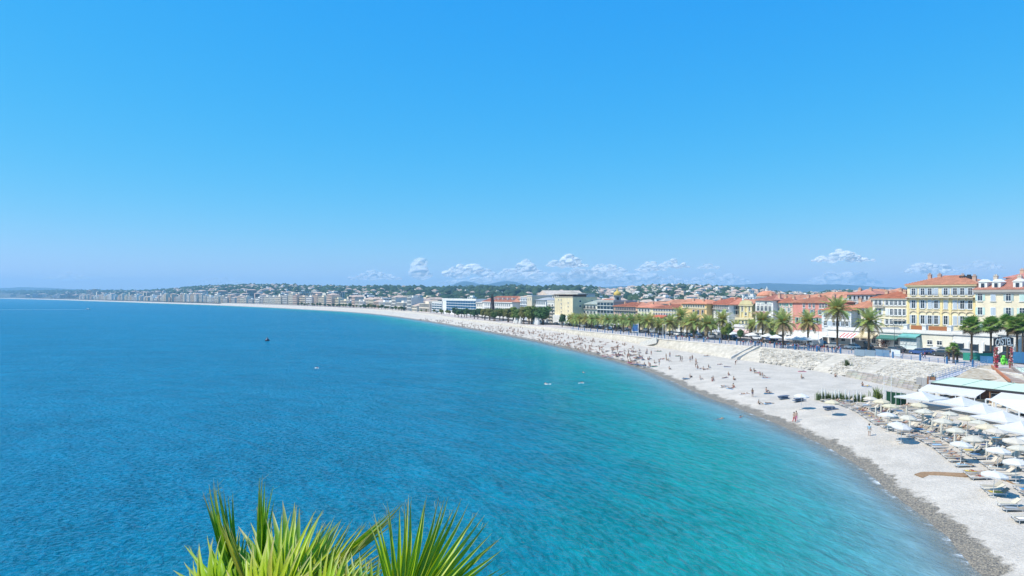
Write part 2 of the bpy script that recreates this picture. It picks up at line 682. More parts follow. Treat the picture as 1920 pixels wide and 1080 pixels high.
    l.new(mulc.outputs[2], fmix.inputs[6])
    fmix.inputs[7].default_value = (0.8, 0.82, 0.82, 1)

    bu = nd("ShaderNodeBump")
    bu.inputs["Strength"].default_value = 1.0
    bu.inputs["Distance"].default_value = 0.95
    l.new(h, bu.inputs["Height"])
    df = nd("ShaderNodeBsdfDiffuse")
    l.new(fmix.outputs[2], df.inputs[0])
    l.new(bu.outputs[0], df.inputs["Normal"])
    gl = nd("ShaderNodeBsdfGlossy")
    gl.inputs["Roughness"].default_value = 0.16
    gl.inputs["Color"].default_value = (0.62, 0.90, 1.0, 1)
    l.new(bu.outputs[0], gl.inputs["Normal"])
    fr = nd("ShaderNodeFresnel")
    fr.inputs["IOR"].default_value = 1.333
    l.new(bu.outputs[0], fr.inputs["Normal"])
    water = nd("ShaderNodeMixShader")
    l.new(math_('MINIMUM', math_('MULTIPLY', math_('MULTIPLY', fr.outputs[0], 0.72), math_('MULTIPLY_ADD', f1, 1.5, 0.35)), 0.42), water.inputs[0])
    l.new(df.outputs[0], water.inputs[1])
    l.new(gl.outputs[0], water.inputs[2])
    n.remove(b)
    # clear shallows
    tr = nd("ShaderNodeBsdfTransparent")
    ms = nd("ShaderNodeMixShader")
    al = nd("ShaderNodeMapRange")
    l.new(math_('ADD', shore, math_('MULTIPLY', foam, 3.0)), al.inputs[0])
    al.inputs[1].default_value, al.inputs[2].default_value = 0.0, 3.2
    al.inputs[3].default_value, al.inputs[4].default_value = 0.30, 1.0
    l.new(al.outputs[0], ms.inputs[0])
    l.new(tr.outputs[0], ms.inputs[1])
    l.new(water.outputs[0], ms.inputs[2])
    l.new(ms.outputs[0], n["Material Output"].inputs[0])
    return m


def build_sea():
    ang = np.radians(np.concatenate([np.linspace(-100, -45, 30), np.linspace(-44, 44, 300), np.linspace(45, 100, 30)]))
    rad = np.concatenate([[1.0, 8, 16], np.exp(np.linspace(math.log(24), math.log(11500), 230))])
    V = np.zeros((len(rad), len(ang), 3))
    V[..., 0] = rad[:, None] * np.sin(ang)[None]
    V[..., 1] = rad[:, None] * np.cos(ang)[None]
    P = V.reshape(-1, 3)
    t, s = seg_dist(P[:, :2])
    me = np_mesh("sea", P, grid_faces(len(rad), len(ang)), sea_material(), True)
    add_attr(me, "shore", t)
    q = P[:, :2] - np.array([-140.0, 13.0])     # crests bend round this point, as the swell turns into the bay
    add_attr(me, "wave_r", np.sqrt((q ** 2).sum(1)))
    add_attr(me, "wave_a", np.arctan2(q[:, 1], q[:, 0]) * 180.0)
    setting(obj("sea", me))


build_sea()


# ------------------------------------------------------------------ pebble beach
def beach_material():
    m, n, l, b = new_mat("pebbles")
    a = n.new("ShaderNodeAttribute")
    a.attribute_name = "shore"
    tc = n.new("ShaderNodeTexCoord")

    def vor(scale):
        v = n.new("ShaderNodeTexVoronoi")
        v.inputs["Scale"].default_value = scale
        l.new(tc.outputs["Object"], v.inputs["Vector"])
        return v

    def noi(scale, detail=4):
        v = n.new("ShaderNodeTexNoise")
        v.inputs["Scale"].default_value = scale
        v.inputs["Detail"].default_value = detail
        v.inputs["Roughness"].default_value = 0.65
        l.new(tc.outputs["Object"], v.inputs["Vector"])
        return v

    def mr(inp, a0, a1, b0, b1):
        x = n.new("ShaderNodeMapRange")
        l.new(inp, x.inputs[0])
        for i, v in enumerate((a0, a1, b0, b1)):
            x.inputs[i + 1].default_value = v
        return x.outputs[0]

    def mth(op, x, y):
        k = n.new("ShaderNodeMath")
        k.operation = op
        for i, v in enumerate((x, y)):
            if isinstance(v, (int, float)):
                k.inputs[i].default_value = v
            else:
                l.new(v, k.inputs[i])
        return k.outputs[0]

    v1 = vor(9.0)
    v2 = vor(3.0)
    n1, n2, n3 = noi(0.25), noi(1.1), noi(9.0, 6)
    # dry pebbles
    dry = n.new("ShaderNodeMix")
    dry.data_type = 'RGBA'
    dry.inputs[6].default_value = (0.39, 0.355, 0.305, 1)
    dry.inputs[7].default_value = (0.63, 0.57, 0.49, 1)
    sep = n.new("ShaderNodeSeparateColor")
    l.new(v1.outputs["Color"], sep.inputs[0])
    l.new(mth('ADD', mth('MULTIPLY', sep.outputs[0], 0.55), mth('MULTIPLY', mr(n1.outputs[0], 0.35, 0.65, 0, 1), 0.45)), dry.inputs[0])
    # wet pebbles
    wet = n.new("ShaderNodeValToRGB")
    sep2 = n.new("ShaderNodeSeparateColor")
    l.new(v1.outputs["Color"], sep2.inputs[0])
    l.new(mth('ADD', mth('MULTIPLY', sep2.outputs[1], 0.6), mth('MULTIPLY', mr(n3.outputs[0], 0.3, 0.7, 0, 1), 0.4)), wet.inputs[0])
    e = wet.color_ramp.elements
    e[0].position, e[0].color = 0.1, (0.075, 0.068, 0.06, 1)
    e[1].position, e[1].color = 0.9, (0.42, 0.35, 0.25, 1)
    k = wet.color_ramp.elements.new(0.55)
    k.color = (0.235, 0.20, 0.15, 1)
    # wet edge: 2.3 m from the water, ragged
    lim = mth('ADD', a.outputs["Fac"], mth('ADD', mr(n2.outputs[0], 0.3, 0.7, -0.55, 0.55), mr(n1.outputs[0], 0.3, 0.7, -0.9, 0.9)))
    fac = mr(lim, -2.15, -1.45, 0.0, 1.0)
    mix = n.new("ShaderNodeMix")
    mix.data_type = 'RGBA'
    l.new(fac, mix.inputs[0])
    l.new(dry.outputs[2], mix.inputs[6])
    l.new(wet.outputs[0], mix.inputs[7])
    l.new(mix.outputs[2], b.inputs["Base Color"])
    l.new(mr(fac, 0, 1, 0.9, 0.45), b.inputs["Roughness"])
    bu = n.new("ShaderNodeBump")
    bu.inputs["Distance"].default_value = 0.10
    bu.inputs["Strength"].default_value = 0.9
    l.new(mth('ADD', mth('MULTIPLY', v1.outputs["Distance"], 0.6), mth('ADD', mth('MULTIPLY', v2.outputs["Distance"], 0.5), mth('MULTIPLY', n2.outputs[0], 1.4))), bu.inputs["Height"])
    l.new(bu.outputs[0], b.inputs["Normal"])
    setin(b, "Specular IOR Level", 0.2)
    return m


def beach_profile(s, width, zf):
    """height above the sea at s metres inland of the waterline"""
    s = np.asarray(s, dtype=float)
    up = 1.9 * (1 - np.exp(-np.maximum(s, 0) / 8.0))
    k = np.clip(s / np.maximum(width, 1.0), 0, 1)
    z = up + (zf - 1.9 * (1 - np.exp(-width / 8.0))) * k ** 2
    return np.where(s < 0, 0.13 * s, z)


def build_beach():
    tt = np.concatenate([np.linspace(-14, 0, 6)[:-1], np.array([0, 0.6, 1.2, 2, 3, 4.5, 6.5, 9]), ])
    ff = np.linspace(0.15, 1.0, 12)
    rows = []
    for i in range(len(YS)):
        w0 = Vector((XWs[i], YS[i]))
        f0 = Vector((FL[i][0], FL[i][1]))
        d = f0 - w0
        wid = d.length
        d.normalize()
        ss = list(tt[tt <= min(9, wid * 0.5)]) 
        ss += [ss[-1] + (wid - ss[-1]) * k for k in np.linspace(0, 1, 22 - len(ss) + 1)[1:]]
        ss = np.array(ss)
        z = beach_profile(ss, wid, FL[i][2])
        for s, zz in zip(ss, z):
            nz = 0.0
            if s > 3:
                nz = (noise.noise(Vector((w0.x + d.x * s, w0.y + d.y * s, 0)) * 0.16)) * 0.16 * min(1, (s - 3) / 4) * (1 if s < wid - 0.5 else 0)
            rows.append((w0.x + d.x * s, w0.y + d.y * s, zz + nz))
    P = np.array(rows)
    t, s = seg_dist(P[:, :2])
    me = np_mesh("beach", P, grid_faces(len(YS), 22)[:, ::-1], beach_material(), True)
    add_attr(me, "shore", t)
    setting(obj("beach", me))
    return P.reshape(len(YS), 22, 3)


BEACH = build_beach()
_BF = BEACH.reshape(-1, 3)
_ok = (_BF[:, 1] < 900)
_BF = _BF[_ok]


def beach_z(x, y):
    d = (_BF[:, 0] - x) ** 2 + (_BF[:, 1] - y) ** 2
    i = np.argpartition(d, 4)[:4]
    w = 1 / (d[i] + 0.05)
    return float((w * _BF[i, 2]).sum() / w.sum())


def on_beach(px, py):
    z = 1.9
    for _ in range(4):
        p = at(px, py, z)
        z = beach_z(p.x, p.y)
    p = at(px, py, z)
    return Vector((p.x, p.y, z))


# ------------------------------------------------------------------ promenade ground and the land behind, rising into hills
SKY_PX = [(-300, 552), (0, 547), (60, 546), (150, 545.5), (260, 546.5), (300, 545), (340, 541.5), (400, 537.5), (470, 536), (530, 535.5), (560, 538), (620, 538.5),
          (680, 540), (720, 540.5), (760, 540.5), (820, 542), (860, 541.5), (900, 540.5), (930, 540), (965, 540.5), (1020, 541), (1070, 539), (1110, 542.5),
          (1150, 545), (1185, 540.5), (1210, 538), (1260, 536.5), (1300, 536.5), (1340, 539), (1380, 541.5), (1420, 545.5), (1460, 550), (1520, 551), (1560, 549), (1600, 547), (1640, 547),
          (1700, 546), (1760, 548), (1850, 551), (2000, 552), (2600, 552)]
DS_PX = [(-300, 6800), (0, 6600), (150, 6200), (300, 4200), (400, 3400), (560, 3000), (700, 2700), (1000, 2300), (1400, 2200), (1700, 2400), (2600, 2600)]


def lerp_tab(tab, x):
    return np.interp(x, [p[0] for p in tab], [p[1] for p in tab])


_uT = XTs / YS * F + 960
_iT = np.argsort(_uT)


def d_edge(u):
    return np.interp(u, _uT[_iT], YS[_iT])


def ground_z(u, d):
    u = np.asarray(u, dtype=float)
    d = np.asarray(d, dtype=float)
    Ds = lerp_tab(DS_PX, u)
    zp = H + (HZ - lerp_tab(SKY_PX, u)) * Ds / F - 6.0
    d0 = d_edge(u) + np.where(u < 700, 160, 420)
    k = np.clip((d - d0) / np.maximum(Ds - d0, 50), 0, 1)
    k = k * k * (3 - 2 * k)
    pz = prom_z(d)
    z = pz + (zp - pz) * k
    drop = np.clip((d - Ds) / 2500.0, 0, 1)
    return z - (zp - 2) * drop


def build_land():
    us = np.arange(-320, 2620, 14.0)
    n_r = 60
    P = []
    for k in range(n_r):
        f = k / (n_r - 1)
        for u in us:
            d0 = float(d_edge(min(u, 1860)))
            d1 = float(lerp_tab(DS_PX, u)) + 2600
            if k < 6:
                d = d0 + 60 * (k / 6.0)
            else:
                d = (d0 + 60) * ((d1 / (d0 + 60)) ** ((k - 6) / (n_r - 7)))
            z = float(ground_z(u, d))
            z += noise.noise(Vector((u * 0.02, d * 0.004, 3))) * 5.0 * min(1, max(0, z - 6) / 10)
            P.append(((u - 960) / F * d, d, z))
    mat = pm("hill_ground", (0.055, 0.075, 0.045), 0.95, 0.1, 0.02, 0.4, col2=(0.16, 0.15, 0.12), nscale2=0.012)
    setting(obj("hills", np_mesh("hills", np.array(P), grid_faces(n_r, len(us)), mat, True)))


build_land()


def strip(name, A, B, mat, uvz=0.0, smooth=False):
    """sheet between two polylines of equal length"""
    n = len(A)
    P = np.concatenate([np.asarray(A), np.asarray(B)])
    P = P.astype(float)
    P[:, 2] += uvz
    i = np.arange(n - 1)
    Fc = np.stack([i, i + n, i + n + 1, i + 1], -1)
    return np_mesh(name, P, Fc, mat, smooth)


def offset_line(L, dist):
    """polyline moved inland (to the right of its direction of travel)"""
    L = np.asarray(L)
    T = np.gradient(L, axis=0)
    T /= np.linalg.norm(T, axis=1)[:, None]
    N = np.stack([T[:, 1], -T[:, 0]], 1)
    return L + N * dist


_near = (YS > 24) & (YS < 1500)
PL = TL[_near]


def lift(L, z=0.0):
    return np.concatenate([L, prom_z(L[:, 1:2]) + z], 1)


M['paving'] = pm("promenade_paving", (0.46, 0.40, 0.36), 0.85, 0.2, 0.3, 0.15, col2=(0.54, 0.47, 0.43), nscale2=0.15)
M['asphalt'] = pm("asphalt", (0.055, 0.055, 0.057), 0.9, 0.2, 0.6, 0.3)
M['marking'] = pm("road_marking", (0.75, 0.75, 0.72), 0.7, 0.2, 3.0, 0.25)
setting(obj("promenade", strip("promenade", lift(PL), lift(offset_line(PL, 17.0)), M['paving'], 0.05)))
setting(obj("road", strip("road", lift(offset_line(PL, 16.8)), lift(offset_line(PL, 31.0)), M['asphalt'], 0.02)))
setting(obj("pavement", strip("pavement", lift(offset_line(PL, 30.8)), lift(offset_line(PL, 37.5)), M['paving'], 0.14)))
_dash = MB()
for j in range(0, len(PL) - 1):
    a = offset_line(PL, 23.9)[j]
    b = offset_line(PL, 23.9)[j + 1]
    if a[1] > 420:
        break
    d = Vector((b[0] - a[0], b[1] - a[1], 0))
    nseg = max(1, int(d.length / 5))
    d.normalize()
    nn = Vector((d.y, -d.x, 0)) * 0.09
    for q in range(nseg):
        p = Vector((a[0], a[1], prom_z(a[1]) + 0.03)) + d * q * 5
        _dash.add([p - nn, p + nn, p + nn + d * 2.5, p - nn + d * 2.5], [(0, 1, 2, 3)])
setting(obj("road_marking", _dash.mesh("road_marking", M['marking'])))

# sloping sea wall between beach and promenade
M['revetment'] = pm("sea_wall_stone", (0.46, 0.415, 0.34), 0.92, 0.15, 0.5, 0.2, col2=(0.56, 0.51, 0.43), nscale2=0.9, bump=0.10, bscale=2.2)


def build_seawall():
    i0 = [i for i in range(len(YS)) if 45 < YS[i] < 1500]
    A, B = FL[i0], lift(TL[i0])
    rows = []
    nr = 9
    for k in range(nr):
        f = k / (nr - 1)
        R_ = A * (1 - f) + B * f
        R_[:, 2] += 0.25 * math.sin(f * math.pi)
        if k == 0:
            R_[:, 2] -= 0.5
        rows.append(R_)
    P = np.concatenate(rows)
    for q in range(len(P)):
        if nr > 2 and len(i0) < q < len(P) - len(i0):
            P[q][2] += noise.noise(Vector((P[q][0] * 0.5, P[q][1] * 0.5, 1))) * 0.12
    me = np_mesh("sea_wall", P, grid_faces(nr, len(i0))[:, ::-1], M['revetment'], False)
    o = setting(obj("sea_wall", me))
    # coping stones in lengths along the top
    cop = pm("coping", (0.66, 0.62, 0.56), 0.85, 0.2, 1.0, 0.2)
    L = TL[(YS > 120) & (YS < 480)]
    acc = np.concatenate([[0], np.cumsum(np.linalg.norm(np.diff(L, axis=0), axis=1))])
    s = 0.0
    unit = MB().box(0, 1, -0.35, 0.35, -0.12, 0.18).mesh("coping_stone", cop)
    k = 0
    while s + 3.0 < acc[-1] and k < 200:
        p0 = [np.interp(s, acc, L[:, c]) for c in (0, 1)]
        p1 = [np.interp(s + 2.95, acc, L[:, c]) for c in (0, 1)]
        ln = math.hypot(p1[0] - p0[0], p1[1] - p0[1])
        c = obj("coping_stone", unit, o, (p0[0], p0[1], prom_z(p0[1]) + 0.02), math.atan2(p1[1] - p0[1], p1[0] - p0[0]))
        c.scale = (ln, 1, RND.uniform(0.9, 1.1))
        s += 3.0
        k += 1
    return o


SEAWALL = build_seawall()


# ------------------------------------------------------------------ headland under the viewpoint (below the frame)
def build_headland():
    prof = [(-14, 19.6), (-1.5, 19.4), (2.0, 18.2), (4.5, 16.6), (7.0, 13.5), (10, 9.0), (13, 4.0), (17, -1.5)]
    xs = np.linspace(-45, 45, 46)
    P = []
    for y, z in prof:
        for x in xs:
            k = noise.noise(Vector((x * 0.3, y * 0.4, 7)))
            P.append((x + k, y + k * 0.8 - abs(x) * 0.10, z + k * 0.5 - (abs(x) * 0.05)))
    mat = pm("headland_rock", (0.25, 0.22, 0.18), 0.95, 0.1, 0.6, 0.4, col2=(0.12, 0.13, 0.07), nscale2=0.4, bump=0.2, bscale=1.5)
    setting(obj("headland", np_mesh("headland", np.array(P), grid_faces(len(prof), len(xs)), mat, False)))


build_headland()


# ------------------------------------------------------------------ far mountains
def build_mountain(name, pts, d, mat):
    us = np.arange(pts[0][0], pts[-1][0] + 1, 6.0)
    rows = []
    for f, dy in ((0.0, -1600), (0.35, -1000), (0.75, -380), (1.0, 0), (0.7, 700), (0.0, 1800)):
        for u in us:
            y = lerp_tab(pts, u)
            z = H + (HZ - y) * d / F
            zz = z * f + noise.noise(Vector((u * 0.03, dy * 0.004, d))) * 22 * f * (1 - f) * 4
            zz += noise.noise(Vector((u * 0.09, dy * 0.01, d))) * 3.0 * f
            rows.append(((u - 960) / F * d, d + dy, max(zz, 0.5) if f else -0.5))
    setting(obj(name, np_mesh(name, np.array(rows), grid_faces(6, len(us)), mat, True)))


M['mtn'] = pm("mountain_scrub", (0.022, 0.04, 0.04), 0.95, 0.1, 0.004, 0.4, col2=(0.05, 0.06, 0.055), nscale2=0.006)
build_mountain("mountain", [(815, 549), (835, 541), (850, 533.5), (862, 529), (872, 527), (884, 528.5), (898, 532.5), (912, 533.5), (925, 531), (940, 527.8), (952, 527), (966, 528.5), (980, 532.5), (1000, 537.5), (1030, 541), (1080, 545)], 10500, M['mtn'])
build_mountain("mountain", [(1060, 546), (1100, 540), (1160, 536.5), (1220, 535.5), (1300, 535), (1345, 535.5), (1395, 533.5), (1440, 530.5), (1480, 532), (1530, 533.5), (1570, 533), (1620, 536), (1680, 539.5), (1760, 542), (1850, 544), (2000, 547)], 9400, M['mtn'])
build_mountain("mountain", [(-220, 546), (-40, 541), (20, 539.5), (35, 538.4), (60, 538.8), (90, 539.5), (130, 542), (180, 544.5), (260, 546), (330, 548)], 11000, M['mtn'])
build_mountain("mountain", [(600, 547), (700, 538), (760, 536.0), (800, 538), (860, 540.5), (900, 547)], 9800, M['mtn'])

# ------------------------------------------------------------------ air
hz_m = bpy.data.materials.new("haze")
hz_m.use_nodes = True
hn = hz_m.node_tree.nodes
hn.remove(hn["Principled BSDF"])
pv = hn.new("ShaderNodeVolumePrincipled")
pv.inputs["Color"].default_value = (0.38, 0.68, 0.92, 1)
pv.inputs["Density"].default_value = 0.000105
pv.inputs["Anisotropy"].default_value = 0.0
hz_m.node_tree.links.new(pv.outputs[0], hn["Material Output"].inputs["Volume"])
HZTOP = 330.0
hz = obj("haze", MB().box(-13500, 13500, -300, 13400, -12, HZTOP).mesh("haze", hz_m))
hz["kind"] = "stuff"

# ================================================================== buildings
BUILD_D = [(-200, 5600), (0, 5200), (100, 3600), (200, 2650), (320, 1960), (420, 1610), (520, 1370), (640, 1075), (700, 905), (760, 760), (830, 640),
           (900, 560), (1000, 452), (1080, 392), (1180, 340), (1230, 318), (1320, 290), (1440, 260), (1550, 236), (1700, 212), (1830, 195), (1920, 184), (2100, 170)]


def d_build(px):
    return float(lerp_tab(BUILD_D, px))


_MESH = {}


def cached(key, fn):
    if key not in _MESH:
        _MESH[key] = fn()
    return _MESH[key]


WINMAT = [M['white'], M['glass'], M['paint']]


def win_frame(w, h, sill=True):
    def fn():
        b = MB()
        t = 0.09
        b.box(-w / 2 - t, -w / 2, -0.12, 0.0, -t, h + t)
        b.box(w / 2, w / 2 + t, -0.12, 0.0, -t, h + t)
        b.box(-w / 2, w / 2, -0.12, 0.0, h, h + t)
        b.box(-w / 2, w / 2, -0.12, 0.0, -t, 0)
        b.box(-0.035, 0.035, -0.09, -0.02, 0, h)
        b.box(-w / 2, -0.035, -0.085, -0.025, h * 0.66, h * 0.66 + 0.05)
        b.box(0.035, w / 2, -0.085, -0.025, h * 0.66, h * 0.66 + 0.05)
        if sill:
            b.box(-w / 2 - 0.2, w / 2 + 0.2, -0.26, 0.0, -t - 0.12, -t)
        return b.mesh("window", M['white'])
    return cached(("wf", round(w, 2), round(h, 2), sill), fn)


def win_pane(w, h):
    return cached(("wp", round(w, 2), round(h, 2)), lambda: MB().box(-w / 2, w / 2, -0.05, -0.015, 0, h).mesh("pane", M['glass']))


def shutter_mesh(w, h):
    def fn():
        b = MB()
        b.box(0, w, -0.07, -0.012, 0, h)
        n = 7
        for k in range(n):
            z = h * (k + 0.5) / n
            b.box(0.06, w - 0.06, -0.095, -0.07, z - h / n * 0.28, z + h / n * 0.28)
        return b.mesh("shutter", M['paint'])
    return cached(("sh", round(w, 2), round(h, 2)), fn)


def win_all(w, h, shut):
    """a whole window seen from far: frame, pane and open shutters"""
    def fn():
        b = MB()
        t = 0.10
        b.box(-w / 2 - t, -w / 2, -0.14, 0.0, -t, h + t, 0)
        b.box(w / 2, w / 2 + t, -0.14, 0.0, -t, h + t, 0)
        b.box(-w / 2, w / 2, -0.14, 0.0, h, h + t, 0)
        b.box(-w / 2 - t, w / 2 + t, -0.28, 0.0, -t - 0.1, -t, 0)
        b.box(-w / 2, w / 2, -0.05, -0.015, 0, h, 1)
        if shut:
            s = w * 0.48
            b.box(-w / 2 - t - s, -w / 2 - t, -0.09, -0.015, 0, h, 2)
            b.box(w / 2 + t, w / 2 + t + s, -0.09, -0.015, 0, h, 2)
        return b.mesh("window", WINMAT)
    return cached(("wa", round(w, 2), round(h, 2), shut), fn)


def railing_mesh(w, h=1.0, n=None):
    n = n or max(4, int(w / 0.35))
    def fn():
        b = MB()
        b.box(0, w, -0.03, 0.03, h - 0.06, h)
        b.box(0, w, -0.025, 0.025, 0.06, 0.1)
        for k in range(n + 1):
            x = w * k / n
            b.box(x - 0.018, x + 0.018, -0.018, 0.018, 0.1, h - 0.06)
        return b.mesh("railing", M['dark'])
    return cached(("rl", round(w, 1), round(h, 2), n), fn)


def roof_mesh(w, dp, rise, kind, over=0.55, cover=None):
    b = MB()
    x0, x1, y0, y1 = -over, w + over, -over, dp + over
    m = min(dp / 2 + over, (w / 2 + over) * 0.98) if kind == 'hip' else 0
    yc = dp / 2
    t = 0.22
    vs = [(x0, y0, 0), (x1, y0, 0), (x1, y1, 0), (x0, y1, 0), (x0, y0, t), (x1, y0, t), (x1, y1, t), (x0, y1, t),
          (x0 + m, yc, rise + t), (x1 - m, yc, rise + t)]
    fs = [(0, 3, 2, 1), (0, 1, 5, 4), (1, 2, 6, 5), (2, 3, 7, 6), (3, 0, 4, 7), (4, 5, 9, 8), (6, 7, 8, 9), (5, 6, 9), (7, 4, 8)]
    b.add(vs, fs)
    # ridge and rows of cover tiles standing proud
    b.bar((x0 + m, yc, rise + t + 0.05), (x1 - m, yc, rise + t + 0.05), 0.35, 0.22)
    if cover:
        n = int((x1 - x0) / cover)
        for k in range(1, n):
            x = x0 + (x1 - x0) * k / n
            f = 1.0
            if m:
                f = min(1.0, (x - x0) / m, (x1 - x) / m)
            b.bar((x, y0 + 0.05, t + 0.05), (x, y0 + (yc - y0) * f, t + 0.05 + rise * f), 0.22, 0.12)
    return b.mesh("roof", M['tile'])


def flat_roof_mesh(w, dp, par=0.9):
    b = MB()
    b.box(-0.25, w + 0.25, -0.25, dp + 0.25, 0, 0.25)
    b.box(-0.1, w + 0.1, -0.1, 0.15, 0.25, par)
    b.box(-0.1, 0.15, 0.15, dp + 0.1, 0.25, par)
    b.box(w - 0.15, w + 0.1, 0.15, dp + 0.1, 0.25, par)
    return b.mesh("roof", M['plaster'])


def frame_of(px0, d0, px1, d1):
    a, b = atd(px0, d0), atd(px1, d1)
    v = b - a
    return Vector((a.x, a.y, 0)), math.atan2(v.y, v.x), math.hypot(v.x, v.y)


class Bldg:
    def __init__(s, name, label, px0, px1, ye, dp=13.0, wall=(0.72, 0.65, 0.5), d0=None, d1=None, back=0.0, cat="building", group=None, base=None, zt=None):
        d0 = (d0 or d_build(px0)) + back
        d1 = (d1 or d_build(px1)) + back
        p, rz, w = frame_of(px0, d0, px1, d1)
        s.d = (d0 + d1) / 2
        s.z0 = float(ground_z((px0 + px1) / 2, s.d)) - 0.3 if base is None else base
        s.h = (zt if zt is not None else zpx(ye, s.d)) - s.z0
        s.w, s.dp, s.px0, s.px1 = w, dp, px0, px1
        s.root = thing(name, label, cat, (p.x, p.y, s.z0), rz, group)
        s.wall = obj("wall", MB().box(0, w, 0, dp, -1.5, s.h).mesh("wall", M['plaster']), s.root, col=tuple(0.86 * a + 0.14 * c for a, c in zip(wall, (0.80, 0.77, 0.71))))

    def X(s, px):
        return (px - s.px0) / (s.px1 - s.px0) * s.w

    def Z(s, y):
        return zpx(y, s.d) - s.z0

    def cornice(s, z, col, out=0.45, t=0.5, name="cornice"):
        b = MB()
        b.box(-out, s.w + out, -out, -0.003, z - t, z)
        b.box(-out * 0.6, s.w + out * 0.6, -out * 0.55, -0.003, z - t * 1.6, z - t)
        return obj(name, b.mesh(name, M['plaster']), s.root, col=col)

    def band(s, z, col, t=0.25, out=0.12):
        return obj("string_course", MB().box(-0.05, s.w + 0.05, -out, -0.003, z, z + t).mesh("string_course", M['plaster']), s.root, col=col)

    def roof(s, rise, kind='hip', col=(0.52, 0.17, 0.085), over=0.6, cover=None, z=None):
        r = obj("roof", roof_mesh(s.w, s.dp, rise, kind, over, cover), s.root, (0, 0, (z if z is not None else s.h) + 0.003), col=col)
        s.rise = rise
        s.rf = r
        return r

    def flat(s, col=(0.6, 0.57, 0.52), par=0.9):
        s.rf = obj("roof", flat_roof_mesh(s.w, s.dp, par), s.root, (0, 0, s.h + 0.003), col=col)
        return s.rf

    def chimneys(s, n, col=(0.6, 0.42, 0.3), z=None, y=None):
        me = cached("chim", lambda: MB().box(-0.5, 0.5, -0.35, 0.35, -1.5, 1.1).box(-0.58, 0.58, -0.43, 0.43, 1.1, 1.25).box(-0.3, -0.1, -0.12, 0.12, 1.25, 1.7).box(0.1, 0.3, -0.12, 0.12, 1.25, 1.7).mesh("chimney", M['plaster']))
        for k in range(n):
            x = s.w * (k + 0.5 + RND.uniform(-0.3, 0.3)) / n
            f = RND.uniform(0.5, 0.95)
            obj("chimney", me, s.rf, (x, s.dp * 0.5 * f, getattr(s, 'rise', 0.4) * f * 0.9), col=col)

    def windows(s, xs, zb, h, w, shut=None, near=False, frame=True, sill=True):
        for x in xs:
            if near:
                f = obj("window", win_frame(w, h, sill), s.root, (x, -0.003, zb))
                obj("pane", win_pane(w, h), f)
                if shut is not None:
                    sw = w * 0.48
                    me = shutter_mesh(sw, h)
                    op = RND.random()
                    if op < 0.22:          # closed
                        for sg in (-1, 0):
                            obj("shutter", me, s.root, (x + sg * w / 2, -0.10, zb), scl=(w / 2 / sw, 1, 1), col=jit(shut, 0.06))
                    else:
                        obj("shutter", me, s.root, (x - w / 2 - 0.1 - sw, -0.003, zb), col=jit(shut, 0.06))
                        obj("shutter", me, s.root, (x + w / 2 + 0.1, -0.003, zb), col=jit(shut, 0.06))
            else:
                obj("window", win_all(w, h, shut is not None), s.root, (x, -0.003, zb), col=jit(shut or (0.5, 0.5, 0.5), 0.08))

    def grid(s, rows, n, w, shut=None, near=False, x0=0.06, x1=0.94, skip=0.0):
        """rows of (y_top, y_bottom) in photo rows"""
        for yt, yb in rows:
            zb, zt = s.Z(yb), s.Z(yt)
            xs = [s.w * (x0 + (x1 - x0) * (k + 0.5) / n) for k in range(n)]
            xs = [x for x in xs if RND.random() >= skip]
            s.windows(xs, zb, zt - zb, w, shut, near)

    def side_windows(s, rows, n, w, shut=None):
        """windows on the right-hand end wall"""
        for yt, yb in rows:
            zb, zt = s.Z(yb), s.Z(yt)
            for k in range(n):
                o = obj("window", win_all(w, zt - zb, shut is not None), s.root, (s.w + 0.003, s.dp * (k + 0.6) / n, zb), math.pi / 2, col=jit(shut or (0.5, 0.5, 0.5), 0.08))

    def balcony(s, x0, x1, z, out=0.9):
        me = MB().box(0, x1 - x0, -out, -0.003, -0.2, 0).mesh("balcony", M['plaster'])
        b = obj("balcony", me, s.root, (x0, 0, z), col=(0.55, 0.52, 0.46))
        obj("railing", railing_mesh(x1 - x0), b, (0, -out + 0.05, 0))

    def awning(s, x0, x1, z, out, drop, col, col2=None):
        b = MB()
        n = 8 if col2 else 1
        for k in range(n):
            a, c = x0 + (x1 - x0) * k / n, x0 + (x1 - x0) * (k + 1) / n
            vs = [(a, -0.01, z), (c, -0.01, z), (c, -out, z - drop), (a, -out, z - drop), (a, -out, z - drop - 0.35), (c, -out, z - drop - 0.35),
                  (a, -0.01, z + 0.05), (c, -0.01, z + 0.05), (c, -out - 0.03, z - drop + 0.05), (a, -out - 0.03, z - drop + 0.05), (a, -out - 0.03, z - drop - 0.35), (c, -out - 0.03, z - drop - 0.35)]
            b.add(vs, [(0, 1, 2, 3), (3, 2, 5, 4), (6, 9, 8, 7), (9, 10, 11, 8), (0, 3, 9, 6), (1, 7, 8, 2)], k % 2 if col2 else 0)
        o = obj("awning", b.mesh("awning", [M['canvas'], M['white']]), s.root, col=col)
        return o


def jit(c, a=0.1, rnd=RND):
    k = 1 + rnd.uniform(-a, a)
    return tuple(min(1.0, max(0.0, x * k * (1 + rnd.uniform(-a, a) * 0.3))) for x in c)


TERRA = (0.56, 0.26, 0.16)
CREAM = (0.72, 0.645, 0.47)
YEL = (0.79, 0.68, 0.43)
WHT = (0.74, 0.71, 0.65)
PINK = (0.66, 0.40, 0.31)
MINT = (0.50, 0.66, 0.60)
GREYSH = (0.46, 0.52, 0.58)
GREENSH = (0.10, 0.26, 0.20)

